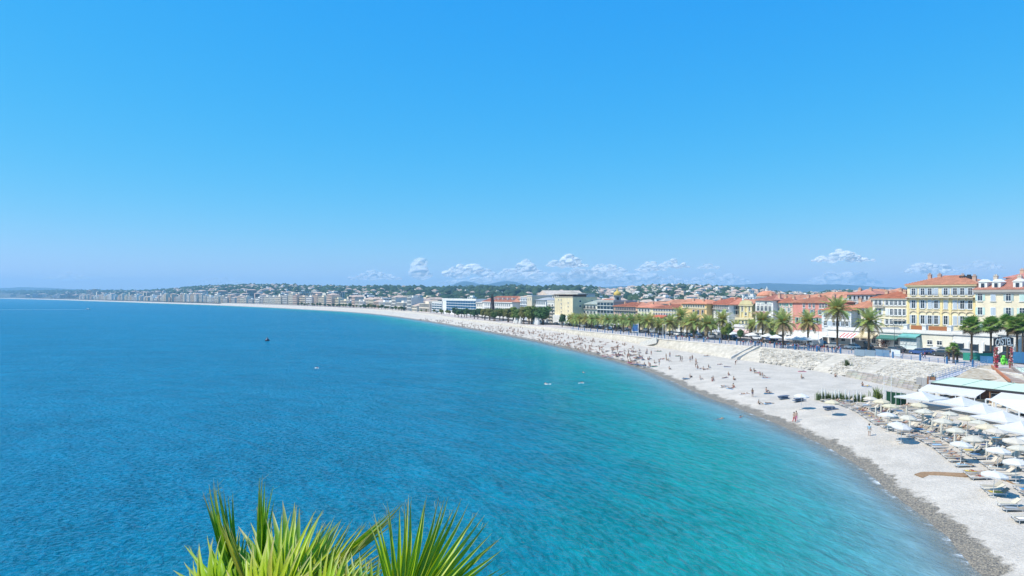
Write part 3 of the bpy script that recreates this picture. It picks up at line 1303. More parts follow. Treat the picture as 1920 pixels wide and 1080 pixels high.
# --- big yellow town house with the long balcony
b = Bldg("town_house", "tall yellow house with long dark top balcony, between the cream houses at right", 1701, 1829, 534, 14, YEL)
b.roof(zpx(518, b.d) - zpx(534, b.d), 'hip', TERRA, cover=0.55)
b.cornice(b.h - 0.02, (0.72, 0.62, 0.38), 0.5, 0.35)
wx = [1714, 1732, 1746, 1758, 1776, 1793, 1806, 1820]
for yt, yb in ((540.5, 553), (563.5, 578.5), (592, 608)):
    b.windows([b.X(x) for x in wx], b.Z(yb), b.Z(yt) - b.Z(yb), 1.05, GREYSH, True)
zb = b.Z(557.5)
b.balcony(0.1, b.w - 0.1, zb, 1.1)
for x in wx:
    obj("balcony_bracket", cached("bbr", lambda: MB().bar((0, -0.02, -0.9), (0, -0.9, -0.22), 0.16, 0.22).mesh("balcony_bracket", M['plaster'])), b.root, (b.X(x) + 1.0, 0, zb), col=YEL)
for x in wx:            # arched hoods over the lowest row
    hb = MB()
    for k in range(8):
        a0, a1 = math.pi * k / 8, math.pi * (k + 1) / 8
        hb.bar((1.1 * math.cos(a0), -0.13, 0.75 * math.sin(a0)), (1.1 * math.cos(a1), -0.13, 0.75 * math.sin(a1)), 0.24, 0.2)
    obj("window_hood", cached("hood", lambda: hb.mesh("window_hood", M['plaster'])), b.root, (b.X(x), 0, b.Z(588.5)), col=(0.60, 0.50, 0.36))
for x in (1702.5, 1723, 1768, 1784.5, 1827):
    obj("pilaster", MB().box(-0.35, 0.35, -0.15, -0.003, b.Z(612), b.Z(559)).mesh("pilaster", M['plaster']), b.root, (b.X(x), 0, 0), col=(0.77, 0.63, 0.32))
b.band(b.Z(581.5), (0.74, 0.62, 0.36))
b.chimneys(4, (0.5, 0.36, 0.28))
obj("roof_tank", MB().box(-1.6, 1.6, -0.7, 0.7, -0.3, 0.8).box(-1.5, -0.9, -0.3, 0.3, 0.8, 1.1).box(0.4, 1.2, -0.4, 0.4, 0.8, 1.2).mesh("roof_tank", M['dark']), b.rf, (b.X(1795), 5.5, b.rise * 0.7))

# --- cream house with dormers at the right edge
b = Bldg("town_house", "cream house with white dormers and mint shutters at the right edge", 1829, 1942, 543, 14, (0.74, 0.64, 0.45), back=-3)
b.roof(3.4, 'hip', (0.47, 0.21, 0.15), cover=0.55)
b.cornice(b.h - 0.01, (0.40, 0.37, 0.33), 0.55, 0.75)
for x, k in ((1838.5, 0), (1864, 1), (1893, 2), (1918, 3), (1934, 0)):
    for yt, yb in ((549.5, 564), (577, 591), (606, 622)):
        b.windows([b.X(x)], b.Z(yb), b.Z(yt) - b.Z(yb), 1.15, (MINT, GREYSH, (0.42, 0.50, 0.50), MINT)[k], True)
for x in (1843, 1869, 1909):
    dm = MB().box(-1.1, 1.1, 0, 2.4, -0.3, 1.9)
    dm.add([(-1.35, -0.2, 1.9), (1.35, -0.2, 1.9), (1.35, 2.6, 1.9), (-1.35, 2.6, 1.9), (0, -0.2, 2.7), (0, 2.6, 2.7)],
           [(0, 3, 2, 1), (0, 1, 4), (1, 2, 5, 4), (2, 3, 5), (3, 0, 4, 5)])
    d_ = obj("dormer", dm.mesh("dormer", M['plaster']), b.rf, (b.X(x), 0.2, 0.25), col=(0.80, 0.79, 0.74))
    obj("window", win_all(0.9, 1.2, False), d_, (0, -0.003, 0.35))
b.chimneys(3, (0.62, 0.55, 0.45))

# --- set back attic behind it
b = Bldg("town_house", "blue grey attic storey with red roof behind the dormer house", 1886, 1945, 521, 12, (0.30, 0.40, 0.50), back=17)
b.roof(1.6, 'hip', (0.50, 0.22, 0.17))
b.grid([(523, 531)], 4, 1.2)
b.chimneys(2)

# --- cream house left of the yellow one
b = Bldg("town_house", "pale cream house with white shutters, left of the tall yellow house", 1636, 1700.5, 559.5, 13, (0.76, 0.66, 0.45))
b.roof(2.3, 'hip', (0.50, 0.19, 0.11), cover=0.6)
b.cornice(b.h - 0.01, (0.66, 0.60, 0.48), 0.5, 0.3)
wx = [1643, 1651, 1664, 1672.5, 1680.5, 1688, 1696]
for yt, yb in ((563.5, 572), (579, 590.5), (598, 608)):
    b.windows([b.X(x) for x in wx], b.Z(yb), b.Z(yt) - b.Z(yb), 0.85, (0.70, 0.71, 0.70), True)
b.band(b.Z(575.5), (0.58, 0.50, 0.40), 0.3)
b.balcony(b.X(1676), b.X(1699), b.Z(599.5), 0.8)
b.balcony(b.X(1641), b.X(1660), b.Z(575.5), 0.8)
b.chimneys(3)

# --- small houses between
b = Bldg("town_house", "white house with low red roof, set back behind the tall palm", 1588, 1641, 552.5, 12, (0.74, 0.73, 0.70), back=22)
b.roof(1.8, 'hip', (0.50, 0.22, 0.16))
b.grid([(555, 562), (567, 574)], 6, 1.1, GREYSH)
b.chimneys(2)
b = Bldg("town_house", "low house with red gable roof and cream wall beside the tall palm", 1594, 1634, 577.5, 10, (0.74, 0.68, 0.52), back=4)
b.roof(2.4, 'hip', TERRA, cover=0.6)
b.grid([(581, 590), (598, 607)], 4, 1.0, (0.34, 0.40, 0.42))
b.chimneys(2)
b = Bldg("town_house", "grey white house half hidden behind the tall palm crown", 1541, 1596, 582, 11, (0.70, 0.70, 0.69))
b.roof(1.9, 'hip', (0.53, 0.22, 0.13), cover=0.6)
b.grid([(586, 595), (602, 611)], 6, 1.0, GREYSH, True)
b.awning(b.X(1566), b.X(1594), b.Z(618), 2.0, 0.5, (0.75, 0.74, 0.70))

# --- red house
b = Bldg("town_house", "brick red house with tiled hip roof and dark upper windows", 1487, 1552, 567.5, 13, (0.62, 0.20, 0.15), back=3)
b.roof(2.2, 'hip', TERRA, cover=0.55)
for x in (1508.5, 1519.5, 1527, 1539, 1544.5, 1549.5):
    b.windows([b.X(x)], b.Z(577), b.Z(569.5) - b.Z(577), 0.9, None, True)
for x in (1508.5, 1524, 1539):
    b.windows([b.X(x)], b.Z(589), b.Z(580.5) - b.Z(589), 1.0, (0.16, 0.30, 0.25), True)
b.grid([(596, 606)], 6, 1.0, (0.16, 0.30, 0.25))
b.chimneys(3, (0.6, 0.4, 0.3))
b = Bldg("town_house", "salmon pink house with green shutters, joined to the brick red house", 1450, 1486.6, 567.5, 12, (0.72, 0.50, 0.38), back=3)
b.roof(2.1, 'hip', (0.57, 0.24, 0.15), cover=0.55)
b.windows([b.X(x) for x in (1456, 1461, 1466, 1473, 1479.5)], b.Z(584), b.Z(577) - b.Z(584), 0.7, (0.45, 0.55, 0.50), True)
b.windows([b.X(x) for x in (1457, 1464, 1471, 1477, 1483.5)], b.Z(573.6), b.Z(569) - b.Z(573.6), 0.8, GREENSH, True)
b.grid([(592, 600)], 5, 0.9, (0.45, 0.55, 0.50))
b.chimneys(2)

# --- white tall house, and the domed bell tower behind
b = Bldg("town_house", "tall white house with brown awning, right of the yellow church", 1416.5, 1449.5, 563.5, 13, (0.78, 0.75, 0.70))
b.roof(2.0, 'hip', (0.55, 0.25, 0.18), cover=0.6)
b.grid([(565.5, 570), (574, 583), (592, 600)], 4, 1.1, (0.62, 0.66, 0.60), True)
b.awning(b.X(1418), b.X(1441), b.Z(583.5), 2.2, 0.9, (0.33, 0.20, 0.16))
b.chimneys(2)

t = thing("bell_tower", "round bell tower with tiled dome and white lantern behind red roofs", "tower", atd(1438, 300, 5.0))
zt = [zpx(y, 300) - 5 for y in (572, 556, 545.5, 541)]
dr = obj("drum", MB().lathe([(4.2, 0), (4.2, zt[1] - 0.4), (4.6, zt[1] - 0.3), (4.6, zt[1])], 14).mesh("drum", M['plaster']), t, col=(0.76, 0.71, 0.62))
for k in range(8):
    a = k * math.pi / 4 + 0.4
    obj("window", win_all(0.8, 1.6, False), dr, (4.2 * math.cos(a), 4.2 * math.sin(a), zt[1] - 2.9), a + math.pi / 2)
obj("dome", MB().lathe([(4.5, zt[1] + 0.01), (4.1, zt[1] + 1.0), (3.0, zt[1] + 1.9), (1.6, zt[2] - 0.1), (0.9, zt[2])], 14).mesh("dome", M['tile'], True), t, col=(0.60, 0.27, 0.17))
obj("lantern", MB().lathe([(0.75, zt[2]), (0.75, zt[2] + 0.9), (0.9, zt[2] + 1.0), (0.3, zt[3]), (0.05, zt[3] + 1.0)], 8).mesh("lantern", M['plaster']), t, col=(0.7, 0.74, 0.68))

# --- yellow church
d0 = d_build(1396) - 2
p, rz, w = frame_of(1381, d0 + 2, 1412, d0 - 2)
z0 = float(prom_z(d0)) - 0.2
t = thing("church", "yellow baroque church with curved gable and white statue on top", "church", (p.x, p.y, z0), rz)
zz = lambda y: zpx(y, d0) - z0
CY = (0.79, 0.63, 0.30)
bb = MB().box(0, w, 0, 16, -1, zz(597)).mesh("lower_storey", M['plaster'])
ls = obj("lower_storey", bb, t, col=CY)
xa, xb_ = w * 0.16, w * 0.92
us = obj("upper_storey", MB().box(xa, xb_, 0.6, 15.5, zz(597) + 0.003, zz(571)).mesh("upper_storey", M['plaster']), t, col=CY)
gb = MB()
poly = [(xa - 0.4, zz(571) + 0.003)]
for k in range(11):
    a = math.pi * k / 10
    poly.append(((xa + xb_) / 2 - (xb_ - xa) / 2 * 0.98 * math.cos(a), zz(570) + (zz(563) - zz(570)) * math.sin(a) ** 0.8))
poly.append((xb_ + 0.4, zz(571) + 0.003))
n = len(poly)
gb.add([(x, 0.3, z) for x, z in poly] + [(x, 1.5, z) for x, z in poly], [tuple(range(n - 1, -1, -1)), tuple(range(n, 2 * n))] + [(i, (i + 1) % n, n + (i + 1) % n, n + i) for i in range(n)])
obj("gable", gb.mesh("gable", M['plaster']), t, col=(0.80, 0.68, 0.38))
obj("cornice", MB().box(-0.4, w + 0.4, -0.5, -0.003, zz(597) - 0.5, zz(597) + 0.35).mesh("cornice", M['plaster']), t, col=(0.77, 0.66, 0.42))
obj("cornice", MB().box(xa - 0.4, xb_ + 0.4, 0.15, 0.597, zz(571.5) - 0.4, zz(571.5)).mesh("cornice", M['plaster']), t, col=(0.77, 0.66, 0.42))
for x in np.linspace(xa + 0.4, xb_ - 0.4, 4):
    obj("pilaster", MB().box(-0.32, 0.32, 0.42, 0.597, zz(596), zz(573)).mesh("pilaster", M['plaster']), t, (x, 0, 0), col=(0.80, 0.70, 0.44))
for x in np.linspace(0.5, w - 0.5, 5):
    obj("pilaster", MB().box(-0.3, 0.3, -0.16, -0.003, 0, zz(599)).mesh("pilaster", M['plaster']), t, (x, 0, 0), col=(0.80, 0.70, 0.44))
xc = (xa + xb_) / 2
for x, y0, y1, ww in ((xc, 591, 586, 0.9), (xc - 1.6, 583, 574, 0.8), (xc + 1.7, 583, 575, 0.8)):
    f = obj("window", win_frame(ww, zz(y1) - zz(y0)), t, (x, 0.597, zz(y0)))
    obj("pane", win_pane(ww, zz(y1) - zz(y0)), f)
for x in np.linspace(1.3, w - 1.3, 4):
    f = obj("window", win_frame(0.8, 1.4), t, (x, -0.003, zz(609)))
    obj("pane", win_pane(0.8, 1.4), f)
obj("door", MB().box(-0.9, 0.9, -0.08, -0.003, 0.2, 3.2).mesh("door", M['wood']), t, (w / 2, 0, 0), col=(0.20, 0.11, 0.06))
obj("roof", roof_mesh(xb_ - xa, 13.6, 1.6, 'gable', 0.3), t, (xa, 1.7, zz(571) + 0.01), col=(0.50, 0.24, 0.15))
st = MB().lathe([(0.45, 0), (0.45, 0.6), (0.3, 0.65), (0.42, 0.9), (0.34, 1.4), (0.38, 1.75), (0.14, 1.95), (0.2, 2.1), (0.16, 2.3), (0.04, 2.38)], 9)
st.tube([(0.3, 0, 1.65), (0.6, 0, 1.9), (0.55, 0, 2.35)], [0.1, 0.08, 0.06], 6)
obj("statue", st.mesh("statue", M['stone'], True), t, (xc - 1.2, 0.9, zz(563) - 0.15), col=(0.75, 0.76, 0.74))

# --- white house with loggia, two visible sides
b = Bldg("town_house", "white house with red hip roof and row of top loggia arches", 1327, 1367, 571.2, 15, (0.73, 0.72, 0.70), d0=d_build(1327) + 8, d1=d_build(1367) - 6)
b.roof(2.6, 'hip', (0.57, 0.22, 0.14), cover=0.6)
b.grid([(572.5, 578.5)], 10, 0.95, None, True, 0.02, 0.98)
b.grid([(582, 590), (596, 605)], 6, 1.1, (0.62, 0.63, 0.62))
b.side_windows([(573, 579), (581, 588)], 3, 1.0, (0.15, 0.25, 0.3))
b.balcony(0.2, b.w - 0.2, b.Z(578.8), 0.7)
b.chimneys(2)
b = Bldg("town_house", "orange yellow house with stepped roof, left of the white loggia house", 1278, 1325, 570, 13, (0.78, 0.52, 0.19))
b.roof(1.6, 'hip', (0.60, 0.25, 0.15))
b.grid([(571.8, 576)], 9, 0.75, (0.60, 0.55, 0.36))
b.grid([(581, 589), (596, 604)], 5, 1.1, (0.42, 0.24, 0.12), skip=0.2)
b.band(b.Z(578.5), (0.70, 0.60, 0.40), 0.35, 0.3)
b.chimneys(2)
b = Bldg("town_house", "cream house with wide red roof and red awning behind the promenade palms", 1221, 1277.5, 578.5, 13, (0.78, 0.68, 0.42))
b.roof(1.7, 'hip', (0.57, 0.25, 0.16), cover=0.7)
b.grid([(579.8, 583.6), (587, 592)], 10, 0.8, (0.46, 0.48, 0.50))
b.grid([(598, 606)], 7, 1.0, GREENSH)
b.awning(b.X(1226), b.X(1252), b.Z(591), 2.0, 0.8, (0.58, 0.16, 0.11))
b.chimneys(2)
b = Bldg("town_house", "cream house with stepped orange roof, second left of the red awning", 1195.5, 1220.7, 577, 13, (0.76, 0.70, 0.50))
b.roof(1.9, 'hip', (0.60, 0.24, 0.15))
b.grid([(579, 584), (588, 594), (599, 606)], 4, 1.0, (0.40, 0.44, 0.46))
b.chimneys(1)
b = Bldg("town_house", "pink house with two rows of dark arcade windows under a red roof", 1151, 1195, 575, 13, (0.68, 0.42, 0.30))
b.roof(1.8, 'hip', (0.56, 0.24, 0.15), cover=0.7)
b.grid([(576.2, 581.5), (584, 588.5), (593, 600)], 9, 0.95, (0.30, 0.24, 0.24))
b.balcony(0.1, b.w - 0.1, b.Z(581.9), 0.8)
b.chimneys(2)
b = Bldg("office_building", "flat grey green building wrapped in netting, right of the cream houses", 1120, 1150.6, 566, 14, (0.24, 0.31, 0.29))
b.flat((0.45, 0.46, 0.44))
for yt in (567.5, 574.5, 582):
    b.windows([b.w * (k + 0.5) / 5 for k in range(5)], b.Z(yt + 5), b.Z(yt) - b.Z(yt + 5), b.w / 5 - 0.3, None)
b.band(b.Z(573.6), (0.62, 0.64, 0.62), 0.3, 0.4)
b.band(b.Z(581.3), (0.62, 0.64, 0.62), 0.3, 0.4)
b = Bldg("town_house", "cream house with grey mansard roof facing the palm promenade", 1092, 1119.6, 571, 13, (0.77, 0.73, 0.60))
b.roof(2.4, 'hip', (0.33, 0.37, 0.33))
b.grid([(573, 578.5), (583, 588), (593, 600)], 4, 1.6, (0.50, 0.50, 0.46))
b.balcony(0.2, b.w - 0.2, b.Z(579), 0.8)
b = Bldg("town_house", "white house with deep dark loggias beside the beige block", 1074.5, 1091.6, 573, 12, (0.70, 0.68, 0.64))
b.flat()
b.grid([(575, 580), (584, 589.5), (594, 600)], 3, 1.7)
b.balcony(0.1, b.w - 0.1, b.Z(580.4), 1.0)
b.balcony(0.1, b.w - 0.1, b.Z(590), 1.0)

# --- beige block with roof loggia
b = Bldg("apartment_building", "tall beige block with brown rooftop loggia and few small windows", 1040, 1074, 557.5, 15, (0.76, 0.64, 0.40), back=-14)
b.flat((0.62, 0.56, 0.46), 0.4)
lg = MB()
for k in range(9):
    x = b.w * k / 8
    lg.box(x - 0.15, x + 0.15, 0.2, 0.5, 0.26, 1.4)
lg.box(-0.6, b.w + 0.6, -0.4, 9, 1.4, 1.75)
lg.box(0.3, b.w - 0.3, 2.4, 8.5, 0.26, 1.4)
obj("rooftop_loggia", lg.mesh("rooftop_loggia", M['wood']), b.rf, (0, 0, 0), col=(0.20, 0.13, 0.10))
b.windows([b.X(x) for x in (1048, 1053)], b.Z(563), b.Z(561) - b.Z(563), 0.9)
for y in (571, 578, 586):
    b.windows([b.X(1053)], b.Z(y), b.Z(y - 2.4) - b.Z(y), 0.9)
    b.windows([b.X(1066)], b.Z(y - 3), b.Z(y - 5) - b.Z(y - 3), 0.8)
for k in range(1, 7):
    obj("wall_rib", MB().box(-0.15, 0.15, -0.12, -0.003, b.Z(590), b.Z(559)).mesh("wall_rib", M['plaster']), b.root, (b.w * k / 7, 0, 0), col=(0.78, 0.70, 0.50))
obj("ground_storey", MB().box(-0.3, b.w + 0.3, -1.2, -0.01, -0.5, b.Z(591)).mesh("ground_storey", M['plaster']), b.root, col=(0.74, 0.74, 0.72))
b.side_windows([(563, 566), (572, 575)], 2, 1.0)
b = Bldg("apartment_building", "narrow white block with stacked balconies, left of the tall beige block", 1026, 1039.6, 566, 13, (0.74, 0.72, 0.66), back=-10)
b.flat()
for y in (570, 576, 582, 588, 594, 600):
    b.windows([b.w * 0.3, b.w * 0.75], b.Z(y + 4), b.Z(y) - b.Z(y + 4), 0.9)
    b.balcony(0.1, b.w - 0.1, b.Z(y + 4.4), 0.8)

# --- opera gable behind
b = Bldg("opera_house", "white gabled hall rising behind the beige block", 1006, 1030, 555.5, 30, (0.76, 0.75, 0.68), back=50)
rp = MB()
rw = b.w
rp.add([(-0.4, -0.4, 0), (rw + 0.4, -0.4, 0), (rw / 2, -0.4, 4.2), (-0.4, 30, 0), (rw + 0.4, 30, 0), (rw / 2, 30, 4.2)], [(0, 1, 2), (3, 5, 4), (0, 2, 5, 3), (1, 4, 5, 2), (0, 3, 4, 1)])
obj("roof", rp.mesh("roof", M['tile']), b.root, (0, 0, b.h + 0.003), col=(0.60, 0.52, 0.44))
b.cornice(b.h, (0.8, 0.79, 0.74), 0.4, 0.5)
b.grid([(558, 563)], 5, 1.2)
b = Bldg("opera_house", "long hall with grey brown roof behind the beige block", 1030.5, 1062, 553.5, 22, (0.66, 0.60, 0.50), back=54)
b.roof(2.4, 'hip', (0.42, 0.38, 0.31))
b.grid([(555, 560)], 7, 1.2)
b = Bldg("apartment_building", "white rooftop block behind the beige block", 1060, 1084, 553, 12, (0.74, 0.74, 0.72), back=38)
b.flat()
b.grid([(554.5, 558), (560, 564)], 5, 1.5)

# --- clock tower
t = thing("clock_tower", "slim grey clock tower with yellow domed top above red roofs", "tower", atd(1157.5, 440, 4.5))
za, zb_ = zpx(554.5, 440) - 4.5, zpx(546, 440) - 4.5
sh = obj("shaft", MB().box(-2.0, 2.0, -2.0, 2.0, -1, za).mesh("shaft", M['plaster']), t, col=(0.50, 0.47, 0.45))
obj("belfry_opening", MB().box(-0.8, 0.8, -2.06, -2.003, za - 4.2, za - 1.0).mesh("belfry_opening", M['glass']), t)
obj("cornice", MB().box(-2.6, 2.6, -2.6, 2.6, za + 0.002, za + 0.4).mesh("cornice", M['plaster']), t, col=(0.62, 0.56, 0.42))
obj("dome", MB().lathe([(2.3, za + 0.403), (2.5, za + 1.0), (2.2, za + 1.9), (1.3, zb_ - 0.2), (0.5, zb_), (0.5, zb_ + 0.7), (0.08, zb_ + 1.7)], 12).mesh("dome", M['tile'], True), t, col=(0.62, 0.46, 0.13))

# --- city between: grey white flats, palace, glass building
b = Bldg("apartment_building", "pale block of flats with pink roof left of the beige gable strip", 961, 984, 560, 14, (0.73, 0.70, 0.66), back=10)
b.roof(1.8, 'hip', (0.60, 0.35, 0.26))
b.grid([(562, 566), (569, 573), (577, 581)], 6, 1.3, (0.55, 0.55, 0.52))
b = Bldg("apartment_building", "grey blue block of flats with white bands above the park trees", 976, 990, 558, 13, (0.50, 0.54, 0.60), back=2)
b.flat()
b.grid([(560, 564), (567, 571), (574, 578)], 4, 1.6)
for y in (565, 572, 579):
    b.band(b.Z(y), (0.76, 0.76, 0.76), 0.5, 0.5)
b = Bldg("apartment_building", "narrow sand coloured blank wall between grey and white flats", 988, 997.5, 556, 14, (0.66, 0.56, 0.40), back=-6)
b.flat()
b.grid([(559, 562)], 2, 1.0)
b = Bldg("apartment_building", "white house with small grey mansard right of the sand coloured wall", 998, 1024, 563, 14, (0.74, 0.73, 0.71), back=0)
b.roof(1.6, 'hip', (0.36, 0.38, 0.40))
b.grid([(565, 570), (574, 579), (584, 589)], 6, 1.3, (0.50, 0.54, 0.58))
b = Bldg("palace", "long white palace with red dormered roof behind the dark sculpture", 905, 961, 566, 18, (0.74, 0.71, 0.67), back=-8)
b.roof(4.0, 'hip', (0.58, 0.27, 0.18), cover=0.9)
b.cornice(b.h, (0.78, 0.76, 0.72), 0.6, 0.5)
b.grid([(569, 573), (576.5, 581), (585, 590)], 14, 1.1, (0.52, 0.54, 0.56))
for x in (0.3, 0.45, 0.6, 0.75, 0.9):
    d_ = obj("dormer", cached("dormer", lambda: MB().box(-0.9, 0.9, 0, 2.6, -0.3, 1.8).box(-1.1, 1.1, -0.15, 2.6, 1.8, 2.1).mesh("dormer", M['plaster'])), b.rf, (b.w * x, 2.2, 1.0), col=(0.7, 0.68, 0.62))
    obj("window", win_all(0.9, 1.1, False), d_, (0, -0.003, 0.3))
b = Bldg("hotel", "white corner hotel with curved end left of the palace", 893, 904.6, 568, 14, (0.75, 0.70, 0.62), back=-4)
b.roof(1.5, 'hip', (0.6, 0.55, 0.48))
b.grid([(570, 574), (578, 582)], 3, 1.3)
# glass building
b = Bldg("glass_building", "long modern building with blue glass front and white roof slab", 829, 892.5, 562.5, 20, (0.70, 0.71, 0.72), back=-4)
b.flat((0.75, 0.74, 0.72), 1.2)
nb, nf = 12, 4
zlo, zhi = b.Z(583), b.Z(563.6)
for r in range(nf):
    for k in range(nb):
        gl = cached("gpan", lambda: MB().box(0.25, b.w / nb * 0.86 - 0.25, -0.12, -0.01, 0.25, (zhi - zlo) / nf - 0.25).mesh("glass_panel", M['glassblue']))
        obj("glass_panel", gl, b.root, (b.w * 0.14 + b.w * 0.86 / nb * k, 0, zlo + (zhi - zlo) / nf * r))
for r in range(nf + 1):
    obj("floor_slab", cached("fsl", lambda: MB().box(b.w * 0.13, b.w + 0.3, -0.5, -0.003, -0.15, 0.15).mesh("floor_slab", M['white'])), b.root, (0, 0, zlo + (zhi - zlo) / nf * r))
b = Bldg("apartment_building", "striped grey and white block joined to the blue glass building", 810, 828.6, 566, 16, (0.66, 0.66, 0.66), back=-6)
b.flat()
for y in (569, 573.5, 578, 582.5):
    b.windows([b.w * (k + 0.5) / 4 for k in range(4)], b.Z(y + 2.4), b.Z(y) - b.Z(y + 2.4), b.w / 4 - 0.4)
    b.band(b.Z(y + 3.4), (0.8, 0.8, 0.8), 0.5, 0.5)


# ------------------------------------------------------------------ terrace row along the road
def terrace(label, px0, px1, ytop, wall, style, back=-15):
    b = Bldg("terrace_building", label, px0, px1, ytop, 9.0, wall, back=back, group="low terrace buildings along the road")
    b.flat((0.72, 0.70, 0.66), 0.75)
    b.cornice(b.h, (0.73, 0.71, 0.67), 0.3, 0.3)
    w, h = b.w, b.h
    if style == 'arch':
        n = max(2, int(w / 3.6))
        for k in range(n):
            x = w * (k + 0.5) / n
            obj("doorway", cached("doorway", lambda: MB().box(-0.95, 0.95, -0.06, -0.003, 0.2, 2.9).box(-1.1, -0.95, -0.16, -0.003, 0.2, 3.05).box(0.95, 1.1, -0.16, -0.003, 0.2, 3.05).mesh("doorway", [M['glass']])), b.root, (x, 0, 0))
            obj("pilaster", cached("tpil", lambda: MB().box(-0.28, 0.28, -0.22, -0.003, 0, 3.6).mesh("pilaster", M['white'])), b.root, (w * k / n + 0.3, 0, 0))
    elif style == 'win':
        n = max(2, int(w / 3.0))
        b.windows([w * (k + 0.5) / n for k in range(n)], 1.4, 1.5, 1.2, None, True)
    return b


terrace("long white arcaded terrace building behind the middle palms", 1262, 1346, 622.5, (0.76, 0.75, 0.73), 'arch')
terrace("short white arcaded terrace building left of the glazed pavilion", 1346.5, 1376, 623, (0.76, 0.75, 0.72), 'arch')
b = terrace("white glazed pavilion on the terrace row in front of the yellow church", 1377, 1411, 612.5, (0.79, 0.78, 0.77), None)
b.awning(0.2, b.w - 0.2, b.Z(619), 1.6, 0.6, (0.70, 0.50, 0.47))
b.windows([b.w * (k + 0.5) / 5 for k in range(5)], b.Z(634), 1.3, b.w / 5 - 0.4, None, True)
b = terrace("white terrace building with dark arched doors behind a pair of palms", 1412, 1489, 624.5, (0.74, 0.72, 0.69), 'arch')
b = terrace("terrace restaurant with wide white awning left of the tall palm", 1489.5, 1552, 625.5, (0.44, 0.40, 0.36), 'win')
b.awning(0.3, b.w - 0.3, b.Z(627), 3.6, 1.3, (0.80, 0.79, 0.76))
b = terrace("white terrace building with red striped awning right of the tall palm", 1552.5, 1611, 617.5, (0.80, 0.79, 0.77), 'win')
b.awning(b.X(1584), b.X(1610), b.Z(624.5), 2.6, 1.1, (0.62, 0.14, 0.13), (1, 1, 1))
obj("canopy", MB().box(0.2, b.w - 0.2, -3.4, -0.02, 2.55, 2.75).box(0.3, 0.5, -3.3, -3.1, -0.4, 2.55).box(b.w - 0.6, b.w - 0.4, -3.3, -3.1, -0.4, 2.55).mesh("canopy", M['white']), b.root)
b = terrace("cream terrace shop with beige awning behind the spreading palm", 1611.5, 1648, 618, (0.78, 0.74, 0.65), 'win')
b.awning(b.X(1612), b.X(1646), b.Z(625.5), 2.4, 1.0, (0.74, 0.62, 0.42))
b = terrace("white terrace shop with dark green awning left of the teal window bay", 1648.5, 1691.5, 622, (0.78, 0.77, 0.74), 'win')
b.awning(b.X(1651), b.X(1690), b.Z(628.5), 2.0, 0.9, (0.09, 0.24, 0.20))
b = terrace("white terrace building with teal glazed bay and roof pillars below the yellow house", 1692, 1786, 624, (0.79, 0.74, 0.60), None)
bay = MB().box(0, b.X(1727) - b.X(1694), -1.6, -0.01, 0.2, b.Z(633)).mesh("bay", M['plaster'])
by = obj("bay", bay, b.root, (b.X(1694), 0, 0), col=(0.66, 0.74, 0.73))
bw = b.X(1727) - b.X(1694)
for k in range(5):
    f = obj("window", win_frame(bw / 5 - 0.35, 2.0, False), by, (bw * (k + 0.5) / 5, -1.603, b.Z(647)))
b.awning(b.X(1692.5), b.X(1729), b.Z(627.5), 2.4, 0.75, (0.20, 0.50, 0.46))
for x in (1697, 1733, 1779):
    obj("roof_pillar", MB().box(-0.55, 0.55, 0.2, 1.3, 0.26, 2.0).box(-0.7, 0.7, 0.05, 1.45, 2.0, 2.25).mesh("roof_pillar", M['white']), b.rf, (b.X(x), 0, 0))
for x0, x1 in ((1705, 1727), (1739, 1773)):
    obj("roof_screen", MB().box(b.X(x0), b.X(x1), 0.9, 1.0, 0.26, 1.9).mesh("roof_screen", M['wood']), b.rf, col=(0.42, 0.17, 0.07))
b.windows([b.X(1745), b.X(1763)], b.Z(645), 1.1, 1.3, None, True)
obj("wall_sign", MB().box(b.X(1746), b.X(1764), -0.09, -0.003, b.Z(653.5), b.Z(649.5)).mesh("wall_sign", M['plaster']), b.root, col=(0.50, 0.55, 0.60))
b = terrace("white terrace building with tall glass doors behind the fan palms", 1786.5, 1870, 627.5, (0.80, 0.78, 0.73), 'arch')
b = terrace("white terrace building at the right edge behind the entrance arch", 1870.5, 1950, 627, (0.80, 0.78, 0.73), 'arch')

# ================================================================== far town along the bay
def flats_mesh(w, dp, h, nf, key, hip=False, tile=None):
    """block of flats: recessed window bands between floor slabs, end piers, roof"""
    def fn():
        b = MB()
        b.box(0.25, w - 0.25, 0.35, dp, -3, h, 0)
        fh = h / nf
        for k in range(nf + 1):
            z = k * fh
            b.box(0, w, -0.3, 0.4, z - 0.35, z + (0.55 if k < nf else 0.2), 0)
        nb = max(3, int(w / 3.6))
        for k in range(nb + 1):
            x = w * k / nb
            b.box(x - 0.45, x + 0.45, -0.05, 0.36, 0, h, 0)
        for k in range(nf):
            for q in range(nb):
                b.box(w * q / nb + 0.5, w * (q + 1) / nb - 0.5, 0.25, 0.345, k * fh + 0.6, (k + 1) * fh - 0.45, 1)
        if hip:
            m = min(dp / 2, w / 2) * 0.95
            b.add([(-0.4, -0.4, h + 0.2), (w + 0.4, -0.4, h + 0.2), (w + 0.4, dp + 0.4, h + 0.2), (-0.4, dp + 0.4, h + 0.2), (m, dp / 2, h + 2.8), (w - m, dp / 2, h + 2.8)],
                  [(0, 3, 2, 1), (0, 1, 5, 4), (2, 3, 4, 5), (1, 2, 5), (3, 0, 4)], 2)
        else:
            b.box(w * 0.2, w * 0.55, dp * 0.3, dp * 0.7, h, h + 2.2, 0)
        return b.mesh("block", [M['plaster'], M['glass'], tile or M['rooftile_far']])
    return cached(("flats", key), fn)


